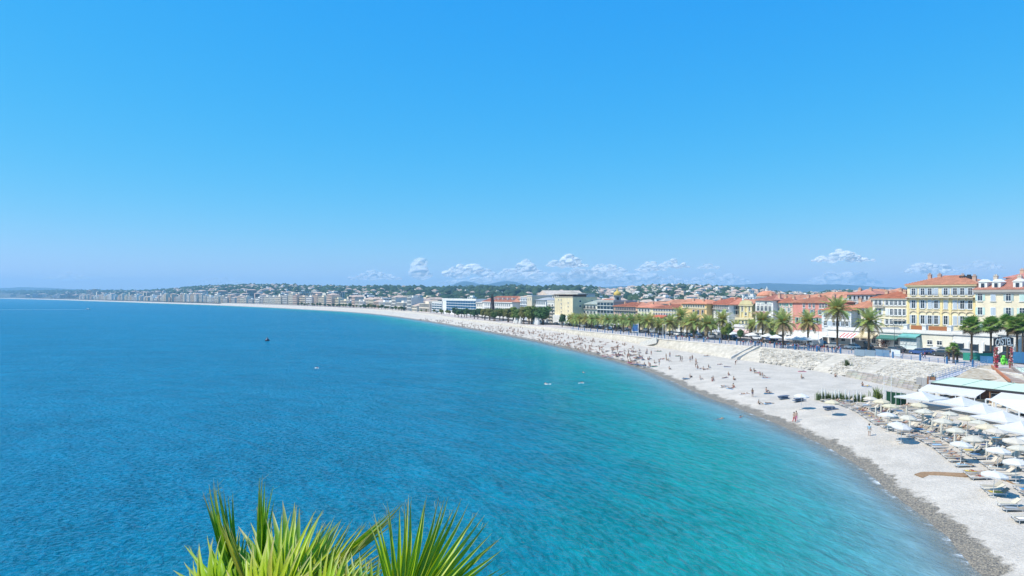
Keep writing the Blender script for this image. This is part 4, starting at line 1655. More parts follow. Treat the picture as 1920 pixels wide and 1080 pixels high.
M['rooftile_old'] = pm("old_roof_tile", (0.52, 0.245, 0.155), 0.9, 0.1, 0.3, 0.35)
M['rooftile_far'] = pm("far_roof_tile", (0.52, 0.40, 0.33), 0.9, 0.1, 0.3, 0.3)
R4 = random.Random(4)
FLAT_COLS = [(0.76, 0.70, 0.60), (0.76, 0.66, 0.50), (0.80, 0.77, 0.72), (0.72, 0.58, 0.44), (0.72, 0.55, 0.44), (0.78, 0.69, 0.56), (0.66, 0.62, 0.58)]
FLAT_WORD = ['pale stone', 'cream', 'white', 'sand coloured', 'beige', 'ivory', 'light grey']
FLAT_KIND = [(14, 5, False), (22, 6, False), (30, 5, False), (18, 4, True), (26, 5, True), (34, 7, False)]
FLAT_SAY = ['narrow', 'medium', 'long', 'narrow tiled roof', 'wide tiled roof', 'long tall']


def far_flats(px, d, ytop, k, rot=None, where="facing the far beach", grp="blocks of flats along the far seafront"):
    w, nf, hip = FLAT_KIND[k]
    z0 = float(ground_z(px, d)) - 0.2
    h = max(6.0, zpx(ytop, d) - z0)
    hq = round(h / 3) * 3
    me = flats_mesh(w, 14.0, hq, max(2, min(nf + 2, int(hq / 3.1))), (k, hq), hip)
    ci = R4.randrange(len(FLAT_COLS))
    p = atd(px, d, z0)
    u = 0.004
    a, c = atd(px - 4, d_build(px - 4)), atd(px + 4, d_build(px + 4))
    rz = math.atan2(c.y - a.y, c.x - a.x) if rot is None else rot
    o = obj("apartment_building", me, None, p, rz, jit(FLAT_COLS[ci], 0.05))
    tag(o, "%s %s block of flats %s" % (FLAT_SAY[k], FLAT_WORD[ci], where), "building", grp)
    return o, w


# first line on the seafront
px = 148.0
while px < 805:
    d = d_build(px) + R4.uniform(-6, 14)
    k = R4.choice([0, 1, 1, 2, 3, 4, 5])
    yb = HZ + (H - float(prom_z(d))) * F / d
    tall = (9.5 if px < 300 else 12.5 if px < 520 else 17.0 if px < 680 else 21)
    o, w = far_flats(px, d, yb - tall * R4.uniform(0.55, 1.25), k)
    slope = abs(math.cos(o.rotation_euler.z - math.atan2(px - 960, F)))
    # step along the coast by the width of the block
    a = o.location
    e = Vector((a.x + math.cos(o.rotation_euler.z) * w * 1.1, a.y + math.sin(o.rotation_euler.z) * w * 1.1, 0))
    px = max(px + 1.2, 960 + e.x / e.y * F + R4.choice([0, 0, 0.5, 1.5, 4]))
# second and third lines behind
for i in range(95):
    px = R4.uniform(160, 830)
    d = d_build(px) * R4.uniform(1.04, 1.30)
    yb = HZ + (H - float(ground_z(px, d))) * F / d
    far_flats(px, d, yb - R4.uniform(8, 15) * (1.0 if px < 520 else 1.35), R4.randrange(6), R4.uniform(0.0, 0.9), "behind the far seafront", "blocks of flats behind the far seafront")
for i in range(26):
    px = R4.uniform(-5, 190)
    d = d_build(px) * R4.uniform(1.03, 1.22)
    far_flats(px, d, R4.uniform(549.5, 554.5), R4.choice([1, 2, 4, 5]), R4.uniform(-0.2, 0.6), "on the flat shore at far left", "blocks of flats on the far left shore")
# city blocks behind the near front row
TH_COL = [(0.74, 0.66, 0.50), (0.73, 0.72, 0.69), (0.70, 0.52, 0.38), (0.75, 0.60, 0.30), (0.68, 0.42, 0.33), (0.74, 0.70, 0.60)]
TH_WORD = ['cream', 'white', 'salmon', 'yellow', 'rose', 'ivory']
for i in range(105):
    px = R4.uniform(835, 1700)
    d = d_build(px) * R4.uniform(1.16, 2.2)
    front = {True: 566, False: 571}[px < 1150]
    if px > 1560:
        ytop = R4.uniform(553, 559)
    elif px > 1440:
        ytop = R4.uniform(556, 562)
    else:
        ytop = R4.uniform(569, 577) if px < 1450 and px > 1090 else R4.uniform(562, 570)
    z0 = float(ground_z(px, d)) - 0.2
    h = zpx(ytop, d) - z0
    if h < 6 or h > 26:
        continue
    k = R4.choice([0, 1, 3, 3, 4])
    w, nf, hip = FLAT_KIND[k]
    hq = round(h / 3) * 3
    ci = R4.randrange(6)
    o = obj("town_house", flats_mesh(w, 14.0, hq, max(2, int(hq / 3.1)), (k, hq, 'h'), True, M['rooftile_old']), None, atd(px, d, z0), R4.uniform(-1.2, 0.5), jit(TH_COL[ci], 0.06))
    tag(o, "%s %s house with tiled roof in the old town behind the front row" % (FLAT_SAY[k].replace(' tiled roof', ''), TH_WORD[ci]), "building", "old town houses behind the front row")


# ------------------------------------------------------------------ houses on the hills
def villa_mesh(k):
    def fn():
        r = random.Random(k)
        b = MB()
        w, dp, h = r.uniform(9, 13), r.uniform(8, 10), r.uniform(5, 8)
        b.box(-w / 2, w / 2, -dp / 2, dp / 2, -5, h, 0)
        if k % 2 == 0:
            b.box(-w / 2 - 0.3, w / 2 + 0.3, -dp / 2 - 0.3, dp / 2 + 0.3, h, h + 0.5, 0)
            b.box(-w / 4, w / 4, -dp / 4, dp / 4, h + 0.5, h + 2.6, 0)
        else:
            m = w * 0.3
            z = h + 0.01
            b.add([(-w / 2 - .6, -dp / 2 - .6, z), (w / 2 + .6, -dp / 2 - .6, z), (w / 2 + .6, dp / 2 + .6, z), (-w / 2 - .6, dp / 2 + .6, z), (-w / 2 + m, 0, z + 2.4), (w / 2 - m, 0, z + 2.4)],
                  [(0, 3, 2, 1), (0, 1, 5, 4), (2, 3, 4, 5), (1, 2, 5), (3, 0, 4)], 2)
        n = 3
        for z in ((1.0, 4.0) if h > 5.5 else (1.2,)):
            for q in range(n):
                x = -w / 2 + w * (q + 0.5) / n
                b.box(x - 0.8, x + 0.8, -dp / 2 - 0.08, -dp / 2 - 0.005, z, z + 1.7, 1)
        b.box(-w / 2 - 1.5, w / 2 + 1.5, -dp / 2 - 3, -dp / 2 - 0.01, -5, 0.25, 0)
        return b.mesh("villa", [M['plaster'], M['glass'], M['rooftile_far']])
    return cached(("villa", k), fn)


VILLA_COL = [(0.76, 0.74, 0.70), (0.76, 0.72, 0.64), (0.74, 0.63, 0.50), (0.72, 0.56, 0.45), (0.78, 0.78, 0.76)]
VILLA_WORD = ['white', 'ivory', 'sand coloured', 'pink', 'bright white']


def hill_spot(r, px0, px1):
    for _ in range(50):
        px = r.uniform(px0, px1)
        Ds = float(lerp_tab(DS_PX, px))
        d0 = d_build(px) * 1.25 + 80
        f = r.uniform(0.06, 0.99)
        d = d0 + (Ds - d0) * f
        z = float(ground_z(px, d))
        yt = HZ + (H - z) * F / d
        if 690 < px < 1120 and r.random() < 0.55 and yt < 552:      # wooded stretch
            continue
        return px, d, z
    return px, d, z


spots = []
R5 = random.Random(9)
for i in range(1150):
    a, c = (60, 360) if i % 10 == 0 else (330, 760) if i % 10 < 4 else (700, 1150) if i % 10 < 5 else (1110, 1700)
    spots.append(hill_spot(R5, a, c))
spots.sort(key=lambda s: s[1])
for i, (px, d, z) in enumerate(spots[:300]):
    k = R5.randrange(6)
    ci = R5.choices(range(5), (4, 3, 2, 1, 3))[0]
    o = obj("hillside_house", villa_mesh(k), None, atd(px, d, z + 2), R5.uniform(-0.7, 0.9), jit(VILLA_COL[ci], 0.06), R5.uniform(0.7, 1.2))
    tag(o, "small %s house with %s on the wooded hillside" % (VILLA_WORD[ci], 'flat roof' if k % 2 == 0 else 'tiled roof'), "house", "houses on the wooded hills")
# the many further ones as one mass
mb = MB()
for px, d, z in spots[300:]:
    k = R5.randrange(6)
    src = villa_mesh(k)
    s = R5.uniform(0.7, 1.3)
    a = R5.uniform(-0.7, 0.9)
    mat = Matrix.Translation(atd(px, d, z + 2.5)) @ Matrix.Rotation(a, 4, 'Z') @ Matrix.Scale(s, 4)
    o0 = len(mb.v)
    mb.v.extend([tuple(mat @ v.co) for v in src.vertices])
    ci = R5.choice([0, 1, 1, 3])
    for p in src.polygons:
        mb.f.append(tuple(o0 + q for q in p.vertices))
        mb.m.append({0: ci, 1: 4, 2: 5}[p.material_index] if p.material_index else ci)
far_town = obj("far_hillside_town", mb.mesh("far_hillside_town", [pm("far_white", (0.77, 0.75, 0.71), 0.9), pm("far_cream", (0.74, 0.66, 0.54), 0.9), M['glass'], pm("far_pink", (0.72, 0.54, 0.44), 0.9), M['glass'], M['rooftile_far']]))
far_town["kind"] = "stuff"
# larger blocks of flats on the left hill
for px, y, k, dd in ((372, 556, 2, 0.70), (465, 549, 5, 0.80), (485, 554, 2, 0.72), (505, 545, 5, 0.92), (540, 551, 4, 0.78), (586, 549, 5, 0.82), (570, 552, 2, 0.74), (655, 559, 5, 0.35), (668, 560, 2, 0.35),
                     (585, 558, 1, 0.5), (436, 558, 5, 0.45), (620, 548, 2, 0.85), (450, 544, 1, 0.92), (360, 547, 2, 0.85), (404, 552, 4, 0.7), (530, 556, 2, 0.55), (925, 543, 1, 0.95), (880, 556, 2, 0.5), (780, 552, 2, 0.6), (736, 556, 4, 0.5), (850, 549, 1, 0.8),
                     (1010, 546, 1, 0.9), (1300, 546, 0, 0.8), (1215, 550, 2, 0.6), (1290, 553, 4, 0.5), (1650, 549, 2, 0.7), (1672, 550, 4, 0.7), (30, 552, 2, 0.5), (60, 553, 4, 0.5), (100, 552, 5, 0.6), (240, 551, 5, 0.6), (205, 552, 2, 0.6)):
    Ds, d0 = float(lerp_tab(DS_PX, px)), d_build(px) * 1.2
    d = d0 + (Ds - d0) * dd
    far_flats(px, d, y - 2.5, k, R4.uniform(-0.3, 0.5), "among trees on the far hill", "blocks of flats on the far hill")


# ------------------------------------------------------------------ woods on the hills
def build_woods():
    r = np.random.RandomState(3)
    vs, fs = ICO[1]
    vs, fs = np.array(vs), np.array(fs)
    n = 7600
    P, Fc = [], []
    rr = random.Random(21)
    for i in range(n):
        u = rr.random()
        a, c = (0, 380) if u < 0.20 else (330, 760) if u < 0.50 else (690, 1130) if u < 0.72 else (1110, 1720)
        px = rr.uniform(a, c)
        Ds = float(lerp_tab(DS_PX, px))
        d0 = d_build(px) * 1.2 + 60
        f = rr.uniform(0.03, 1.0) if rr.random() < 0.75 else rr.uniform(0.85, 1.03)
        d = d0 + (Ds - d0) * f
        z = float(ground_z(px, d))
        p = atd(px, d, z)
        s = rr.uniform(4, 10) * (d / 2200) ** 0.35
        if 690 < px < 1120:
            s *= 1.2
        v = vs * (1 + r.uniform(-0.28, 0.28, (len(vs), 1))) * np.array([s * 1.25, s * 1.25, s * rr.uniform(0.7, 1.25)]) + np.array([p.x, p.y, p.z + s * 0.35])
        Fc.append(fs + len(P) * len(vs))
        P.append(v)
    mat = pm("hill_trees", (0.024, 0.060, 0.042), 0.9, 0.1, 0.012, 0.5, col2=(0.06, 0.10, 0.05), nscale2=0.02, bump=1.2, bscale=0.4)
    o = obj("hillside_woods", np_mesh("hillside_woods", np.concatenate(P), np.concatenate(Fc), mat, False))
    o["kind"] = "stuff"


build_woods()


# ------------------------------------------------------------------ broad-leaved trees of the seafront garden
def leafy_crown(seed, rx, rz, n, leaf):
    r = random.Random(seed)
    b = MB()
    lobes = [(Vector((r.uniform(-0.55, 0.55) * rx, r.uniform(-0.55, 0.55) * rx, r.uniform(-0.45, 0.6) * rz)), r.uniform(0.35, 0.6)) for _ in range(11)]
    for i in range(n):
        c, s = r.choice(lobes)
        d = Vector((r.gauss(0, 1), r.gauss(0, 1), r.gauss(0, 1))).normalized() * r.uniform(0.55, 1.0) ** 0.5
        p = c + Vector((d.x * rx * s, d.y * rx * s, d.z * rz * s))
        nn = (d + Vector((r.uniform(-.6, .6), r.uniform(-.6, .6), r.uniform(0, .8)))).normalized()
        t = nn.orthogonal().normalized()
        t = Matrix.Rotation(r.uniform(0, 6.28), 3, nn) @ t
        q = nn.cross(t)
        L = leaf * r.uniform(0.6, 1.3)
        b.add([p - t * L - q * L * 0.6, p + t * L * 0.3 - q * L, p + t * L + q * L * 0.4, p - t * L * 0.2 + q * L], [(0, 1, 2, 3)])
    return b.mesh("crown", M['foliage'])


def trunk_mesh(seed, h, r0):
    r = random.Random(seed)
    b = MB()
    b.tube([(0, 0, -0.5), (0.1, 0, h * 0.35), (r.uniform(-.3, .3), 0.1, h * 0.7)], [r0 * 1.3, r0, r0 * 0.75], 7)
    for k in range(5):
        a = k * 1.26 + r.uniform(-.3, .3)
        e = r.uniform(1.2, 2.4)
        b.tube([(0.05, 0, h * 0.55), (math.cos(a) * e * 0.5, math.sin(a) * e * 0.5, h * 0.8), (math.cos(a) * e, math.sin(a) * e, h * 1.05)], [r0 * 0.55, r0 * 0.4, r0 * 0.15], 5)
    return b.mesh("trunk", M['bark'])


TREE_TR = [trunk_mesh(k, 4.5, 0.32) for k in range(3)]
TREE_CR = [leafy_crown(k + 30, 3.6, 3.0, 1100, 0.42) for k in range(4)]
GREENS = [(0.12, 0.20, 0.055), (0.09, 0.175, 0.06), (0.21, 0.27, 0.055), (0.24, 0.235, 0.07), (0.07, 0.14, 0.06)]
GREEN_W = ['dark green', 'deep green', 'yellow green', 'olive', 'very dark green']


def tree(px, d, ytop, gi, wide=1.0, lab="round leafy tree in the seafront garden below the palace", grp="leafy trees of the seafront garden"):
    z0 = float(prom_z(d))
    h = zpx(ytop, d) - z0
    k = R4.randrange(4)
    s = h / 9.2
    t = thing("tree", GREEN_W[gi] + " " + lab, "tree", atd(px, d, z0), R4.uniform(0, 6), grp, (s * wide, s * wide, s))
    obj("trunk", TREE_TR[k % 3], t)
    obj("crown", TREE_CR[k], t, (0, 0, 6.0), col=jit(GREENS[gi], 0.15))


for i in range(42):
    px = 752 + i * 6.6 + R4.uniform(-3, 3)
    d = d_edge(px) + R4.uniform(12, 42)
    yt = np.interp(px, [750, 800, 840, 900, 930, 960, 1000, 1030], [583, 580, 577, 576, 579, 576, 574, 577]) + R4.uniform(-1.5, 6)
    tree(px, d, yt, R4.choice([0, 1, 2, 2, 3, 4]), R4.uniform(0.9, 1.35))
for i in range(34):
    px = 560 + i * 6.0 + R4.uniform(-2, 2)
    d = d_edge(px) + R4.uniform(8, 25)
    yb = HZ + (H - float(prom_z(d))) * F / d
    tree(px, d, yb - R4.uniform(6, 10) * (0.7 + 0.3 * (px - 560) / 200), R4.choice([0, 1, 3, 4]), R4.uniform(1, 1.5), "small tree in front of the far seafront flats", "small trees along the far seafront")
for px, yt, gi in ((1054, 588, 4), (1362, 606, 2), (1368, 612, 1), (1300, 611, 1), (1388, 616, 1), (1450, 618, 0)):
    tree(px, d_edge(px) + 22, yt, gi, 0.8, "tree between the promenade palms", "trees between the promenade palms")


# ------------------------------------------------------------------ clouds
def cloud_mat():
    m, n, l, b = new_mat("cloud")
    out = n["Material Output"]
    n.remove(b)
    df = n.new("ShaderNodeBsdfDiffuse")
    df.inputs[0].default_value = (0.97, 0.97, 0.97, 1)
    tl = n.new("ShaderNodeBsdfTranslucent")
    tl.inputs[0].default_value = (0.96, 0.96, 0.97, 1)
    # light scatters many times inside a cloud: its shading follows the sunward sky more than the small bumps
    ge = n.new("ShaderNodeNewGeometry")
    va = n.new("ShaderNodeVectorMath")
    va.operation = 'MULTIPLY_ADD'
    l.new(ge.outputs["Normal"], va.inputs[0])
    va.inputs[1].default_value = (0.22, 0.22, 0.22)
    va.inputs[2].default_value = tuple(SUN_DIR * 0.8)
    vn = n.new("ShaderNodeVectorMath")
    vn.operation = 'NORMALIZE'
    l.new(va.outputs[0], vn.inputs[0])
    l.new(vn.outputs[0], df.inputs["Normal"])
    m1 = n.new("ShaderNodeMixShader")
    m1.inputs[0].default_value = 0.4
    l.new(df.outputs[0], m1.inputs[1])
    l.new(tl.outputs[0], m1.inputs[2])
    tr = n.new("ShaderNodeBsdfTransparent")
    ms = n.new("ShaderNodeMixShader")
    lw = n.new("ShaderNodeLayerWeight")
    lw.inputs[0].default_value = 0.5
    tc = n.new("ShaderNodeTexCoord")
    ns = n.new("ShaderNodeTexNoise")
    ns.inputs["Scale"].default_value = 0.0035
    ns.inputs["Detail"].default_value = 2.5
    l.new(tc.outputs["Object"], ns.inputs["Vector"])
    oi = n.new("ShaderNodeObjectInfo")
    # thin at the rim, broken by noise, and as dense overall as the object's colour says
    a = n.new("ShaderNodeMapRange")
    l.new(lw.outputs["Facing"], a.inputs[0])
    a.interpolation_type = 'SMOOTHSTEP'
    a.inputs[1].default_value, a.inputs[2].default_value = 0.05, 0.95
    a.inputs[3].default_value, a.inputs[4].default_value = 0.88, 0.0
    k = n.new("ShaderNodeMapRange")
    l.new(ns.outputs[0], k.inputs[0])
    k.inputs[1].default_value, k.inputs[2].default_value = 0.36, 0.62
    k.inputs[3].default_value, k.inputs[4].default_value = 0.45, 1.0
    x = n.new("ShaderNodeMath")
    x.operation = 'MULTIPLY'
    l.new(a.outputs[0], x.inputs[0])
    l.new(k.outputs[0], x.inputs[1])
    sp = n.new("ShaderNodeSeparateColor")
    l.new(oi.outputs["Color"], sp.inputs[0])
    y = n.new("ShaderNodeMath")
    y.operation = 'MULTIPLY'
    l.new(x.outputs[0], y.inputs[0])
    l.new(sp.outputs[0], y.inputs[1])
    l.new(y.outputs[0], ms.inputs[0])
    l.new(tr.outputs[0], ms.inputs[1])
    l.new(m1.outputs[0], ms.inputs[2])
    l.new(ms.outputs[0], out.inputs[0])
    return m


CLM = cloud_mat()
CD = 16000.0
CLOUDS = []


def cloud(label, x0, x1, y0, y1, dens, seed, top=None):
    """cumulus standing between columns x0..x1 and rows y0..y1 of the view, 16 km away"""
    r = random.Random(seed)
    s = CD / F
    w, h = (x1 - x0) * s, (y1 - y0) * s
    o = thing_mesh = None
    P, Fc, off = [], [], 0
    vs, fs = ICO[3]
    vs, fs = np.array(vs), np.array(fs)
    n = int(16 + w / h * 9)
    for i in range(n):
        u = r.uniform(-1, 1)
        env = (1 - abs(u) ** 2.2)
        if top:
            env *= float(np.interp(u, np.linspace(-1, 1, len(top)), top))
        v = r.random() ** 1.3
        rad = h * r.uniform(0.14, 0.30) * (0.5 + 0.6 * env)
        z = h * (0.12 + env * 0.78 * v)
        c = np.array([u * w * 0.46, r.uniform(-1, 1) * h * 0.5, z])
        V = vs * np.array([rad * r.uniform(1.1, 1.9), rad * 1.2, rad * r.uniform(0.75, 1.0)])
        amp = np.array([noise.fractal(Vector(c + q) * (2.6 / h), 0.7, 2.0, 4) for q in V])
        V = V * (1 + 0.17 * amp[:, None]) + c
        P.append(V)
        Fc.append(fs + off)
        off += len(vs)
    me = np_mesh("cloud", np.concatenate(P), np.concatenate(Fc), CLM, True)
    o = obj("cloud", me, None, ((x0 + x1 - 1920) / 2 * s, CD + r.uniform(-500, 900), zpx(y1, CD)), 0, (dens, dens, dens))
    rm = o.modifiers.new("union", 'REMESH')
    rm.mode = 'VOXEL'
    rm.voxel_size = h / 17
    rm.use_smooth_shade = True
    CLOUDS.append(o)
    tag(o, label, "cloud", None)


for a in (("small bright cloud alone above the yellow house roofs, highest at right", 1532, 1655, 466, 490, 0.95, 3, [.3, .8, 1, .9, .5, .3]),
          ("flat white cloud directly above the ridge of the yellow house", 1672, 1772, 491, 514, 0.85, 4, [.7, 1, .8, .9, .6]),
          ("faint peaked cloud above the red house", 1525, 1680, 496, 536, 0.55, 5, [.3, .4, .7, 1, .7, .5, .4]),
          ("low pale cloud above the bell tower", 1290, 1420, 508, 534, 0.55, 6, [.6, 1, .6, .9, .7]),
          ("small upright cloud, leftmost of the bright cloud row", 768, 800, 485, 521, 0.75, 7, [.5, .8, 1, .8]),
          ("twin white cloud above the left mountain", 815, 930, 487, 519, 0.85, 8, [.5, .9, .7, .8, .95, .6]),
          ("round bright cloud above the right mountain", 964, 1012, 483, 512, 0.9, 9, [.6, 1, .9, .5]),
          ("broad domed cloud in the middle of the row", 1018, 1100, 478, 503, 0.85, 10, [.4, .7, 1, .8, .5]),
          ("small white cloud right of the broad domed cloud", 1108, 1172, 489, 507, 0.7, 11, [.9, .7, .6, .5]),
          ("white cloud left of the small high white streak", 1188, 1245, 490, 510, 0.7, 12, [.6, 1, .8]),
          ("small high white streak of cloud above the hillside town", 1242, 1304, 483, 501, 0.8, 13, [.7, 1, .6]),
          ("faint grey cloud bank under the bright cloud row", 1000, 1300, 500, 534, 0.62, 14, [.8, 1, .8, .9, .7]),
          ("faint cloud veil at the left end of the cloud row", 660, 760, 501, 526, 0.55, 15, [.4, .9, .6, .3]),
          ("faint cloud behind the twin mountains", 880, 1010, 502, 528, 0.6, 16, [.6, .8, 1, .7]),
          ("long low cloud bank resting on the skyline behind the hillside town", 800, 1340, 508, 533, 0.6, 24, [.5, .8, .6, 1, .7, .9, .6, .8, .5]),
          ("tiny cloud puff right of the high white streak", 1300, 1340, 492, 506, 0.5, 17, [.8, .6]),
          ("very faint cloud low over the sea at far left", 60, 150, 508, 524, 0.2, 18, [.5, 1, .6]),
          ("very faint cloud low over the left hill", 360, 470, 520, 534, 0.22, 19, [.6, 1, .7]),
          ("faint cloud streak at the right edge above the dormer house", 1830, 1925, 482, 505, 0.3, 20, [.5, .8, 1])):
    cloud(*a)

_dg = bpy.context.evaluated_depsgraph_get()
_new = [bpy.data.meshes.new_from_object(o.evaluated_get(_dg)) for o in CLOUDS]
for o, me in zip(CLOUDS, _new):
    o.modifiers.clear()
    me.name = "cloud"
    o.data = me

# ================================================================== palms of the promenade
def frond_mesh(seed, L=3.5, droop=0.6, n=24):
    """feather leaf: curved midrib with paired leaflets, lying along +x"""
    r = random.Random(seed)
    b = MB()
    pts = []
    for i in range(7):
        t = i / 6
        pts.append(Vector((L * (t - 0.12 * droop * t * t), 0, -droop * L * 0.42 * t ** 2.2)))
    b.tube(pts, [0.055, 0.05, 0.045, 0.038, 0.03, 0.022, 0.012], 4, 0, False)
    for i in range(n):
        t = 0.10 + 0.9 * (i + 0.5) / n
        k = min(5, int(t * 6))
        p = pts[k].lerp(pts[k + 1], t * 6 - k)
        d = (pts[k + 1] - pts[k]).normalized()
        ll = L * 0.19 * math.sin(math.pi * min(1, 0.22 + 0.78 * t)) ** 0.6 * r.uniform(0.85, 1.1) + 0.08
        for sg in (-1, 1):
            out = (d * 0.55 + Vector((0, sg, 0)) * 0.85 + Vector((0, 0, r.uniform(0.0, 0.35)))).normalized()
            w = 0.055
            e = p + out * ll + Vector((0, 0, -0.18 * ll))
            m = p + out * ll * 0.5
            b.add([p - d * w * 0.6, p + d * w * 0.6, m + d * w, m - d * w, e], [(0, 1, 2, 3), (3, 2, 4)])
    return b.mesh("frond", M['leaf'])


FRONDS = [frond_mesh(1, 3.6, 0.45), frond_mesh(2, 3.5, 0.75), frond_mesh(3, 3.3, 1.05)]
FR_COL = [(0.41, 0.46, 0.12), (0.34, 0.44, 0.13), (0.50, 0.47, 0.15), (0.28, 0.38, 0.12)]


def palm_fronds(seed, n=46):
    """(mesh, rotation, scale, colour) of every leaf of one crown"""
    r = random.Random(seed)
    out = []
    for i in range(n):
        f = i / n
        el = math.radians(82 - 118 * f ** 0.8 + r.uniform(-7, 7))
        az = i * 2.39996 + r.uniform(-0.2, 0.2)
        me = FRONDS[0 if f < 0.35 else 1 if f < 0.7 else 2]
        c = jit(FR_COL[r.randrange(3)] if f < 0.75 else (0.30, 0.24, 0.11), 0.18, r)
        out.append((me, (0, -el, az), r.uniform(0.85, 1.08) * (0.8 if f < 0.12 else 1.0), c))
    return out


def palm_trunk(h, seed):
    r = random.Random(seed)
    b = MB()
    n = max(6, int(h / 0.55))
    prof = [(0.42, -0.4), (0.36, 0.2)]
    for k in range(1, n):
        z = h * k / n
        rr = 0.27 + (0.03 if k % 2 else -0.015)
        prof.append((rr, z))
    prof += [(0.34, h * 0.985), (0.44, h + 0.25), (0.30, h + 0.7), (0.1, h + 0.9)]
    b.lathe(prof, 9)
    return b.mesh("trunk", M['bark'], True)


def stalks_mesh(seed):
    """orange fruit stalks hanging among the lower leaves"""
    r = random.Random(seed)
    b = MB()
    for k in range(26):
        a = r.uniform(0, 6.28)
        e = r.uniform(0.5, 1.2)
        x, y = math.cos(a), math.sin(a)
        b.tube([(x * 0.25, y * 0.25, 0.2), (x * e * 0.6, y * e * 0.6, 0.75), (x * e, y * e, 0.5 + r.uniform(-.5, .3))], [0.07, 0.06, 0.10], 4)
    return b.mesh("fruit_stalks", M['leaf'])


STALKS = [stalks_mesh(k) for k in range(2)]
STALK_COL = (0.58, 0.32, 0.04)


def crown_joined(seed):
    b = MB()
    V, Fc, off = [], [], 0
    for me, rot, s, c in palm_fronds(seed, 40):
        mt = Matrix.Rotation(rot[2], 4, 'Z') @ Matrix.Rotation(rot[1], 4, 'Y') @ Matrix.Scale(s, 4)
        for v in me.vertices:
            b.v.append(tuple(mt @ v.co))
        for p in me.polygons:
            b.f.append(tuple(i + off for i in p.vertices))
            b.m.append(0)
        off += len(me.vertices)
    return b.mesh("crown", M['leaf'])


CROWNS = [crown_joined(50 + k) for k in range(3)]
_pn = [0]


def date_palm(px, yb, yc, label, detail=True, size=1.0, group="date palms along the promenade"):
    p = at_prom(px, yb)
    d = p.y
    p.z = float(prom_z(d)) + 0.05
    h = zpx(yc, d) - p.z
    s = size * (1.38 if detail else 1.25)
    _pn[0] += 1
    k = _pn[0]
    t = thing("date_palm", label, "palm tree", p, RND.uniform(0, 6.28), group)
    hq = round(h * 2) / 2
    obj("trunk", cached(("ptr", hq), lambda: palm_trunk(hq, k)), t, scl=(1, 1, h / hq))
    obj("fruit_stalks", STALKS[k % 2], t, (0, 0, h), RND.uniform(0, 6), STALK_COL, s)
    if detail:
        for me, rot, sc, c in palm_fronds(k * 7):
            obj("frond", me, t, (0, 0, h + 0.25), 0, c, sc * s, rot)
    else:
        obj("crown", CROWNS[k % 3], t, (0, 0, h + 0.2), RND.uniform(0, 6), jit(FR_COL[k % 4], 0.15), s)
    return t


for a in ((1570, 656, 582, "tallest date palm of the promenade, in front of the striped awning", True, 1.12),
          (1629, 658, 604, "spreading date palm in front of the beige awning", True, 1.12),
          (1515, 650, 604, "date palm in front of the brick red house", True, 1.0),
          (1468, 653, 605, "date palm in front of the salmon pink house", True, 1.05),
          (1430, 643, 602, "date palm right of the glazed pavilion", True, 1.02),
          (1446, 640, 613, "short date palm between two taller ones left of the salmon house", True, 0.8),
          (1409, 640, 612, "short date palm in front of the glazed pavilion", True, 0.7),
          (1354, 637, 601, "date palm left of the yellow church", True, 1.02),
          (1326, 637, 609, "date palm in front of the white loggia house", True, 1.0),
          (1301, 636, 604, "date palm in front of the orange yellow house", True, 1.02),
          (1288, 632, 609, "short date palm behind the orange yellow house's front palm", True, 0.85),
          (1277, 630, 594, "tall date palm rising above its neighbours, left of the orange yellow house", True, 1.08),
          (1256, 631, 606, "date palm beside the two white flagpoles", True, 1.0),
          (1237, 628, 611, "short date palm left of the two white flagpoles", True, 0.9),
          (1216, 629, 603, "date palm right of the blue billboard", True, 1.0)):
    date_palm(*a)
ORD = ['first', 'second', 'third', 'fourth', 'fifth', 'sixth', 'seventh', 'eighth', 'ninth', 'tenth', 'eleventh', 'twelfth', 'thirteenth', 'fourteenth', 'fifteenth']
FARB = [(1000, 1092, 'white loggia house'), (1092, 1120, 'grey mansard house'), (1120, 1151, 'grey green netted building'), (1151, 1195, 'pink arcaded house'), (1195, 1221, 'stepped orange roof'), (1221, 1278, 'house with red awning'), (1278, 1327, 'orange yellow house'), (1327, 1367, 'white loggia arches'), (1367, 1500, 'yellow church')]
FARP = ((1199, 623, 601), (1208, 621, 605), (1193, 619, 603), (1183, 625, 601), (1177, 618, 604), (1169, 623.5, 600.5), (1160, 617, 603), (1155, 621.5, 600.5), (1148, 616, 602), (1140, 620, 600),
                                  (1131, 618.5, 600), (1121, 617.5, 599.5), (1112, 614, 601), (1109, 616.5, 598.5), (1099, 615.5, 599), (1092, 613, 600), (1087, 614.5, 598), (1080, 613, 600), (1073, 612, 597), (1068, 611.5, 599), (1226, 621, 607), (1268, 624, 609), (1312, 627, 612), (1340, 629, 612), (1380, 631, 614))
for i, (px, yb, yc) in enumerate(FARP):
    _b = [w for x0, x1, w in FARB if x0 <= px < x1][0]
    _q = sorted(q[0] for q in FARP if [w for x0, x1, w in FARB if x0 <= q[0] < x1][0] == _b)
    date_palm(px, yb, yc, "smaller date palm in front of the %s, %s from the left there" % (_b, ORD[_q.index(px)]), False, 0.92 if i < 20 else 0.85, "date palms of the far promenade row")
date_palm(1002, 606, 585, "yellow green palm among the garden trees left of the beige block", False, 1.0)


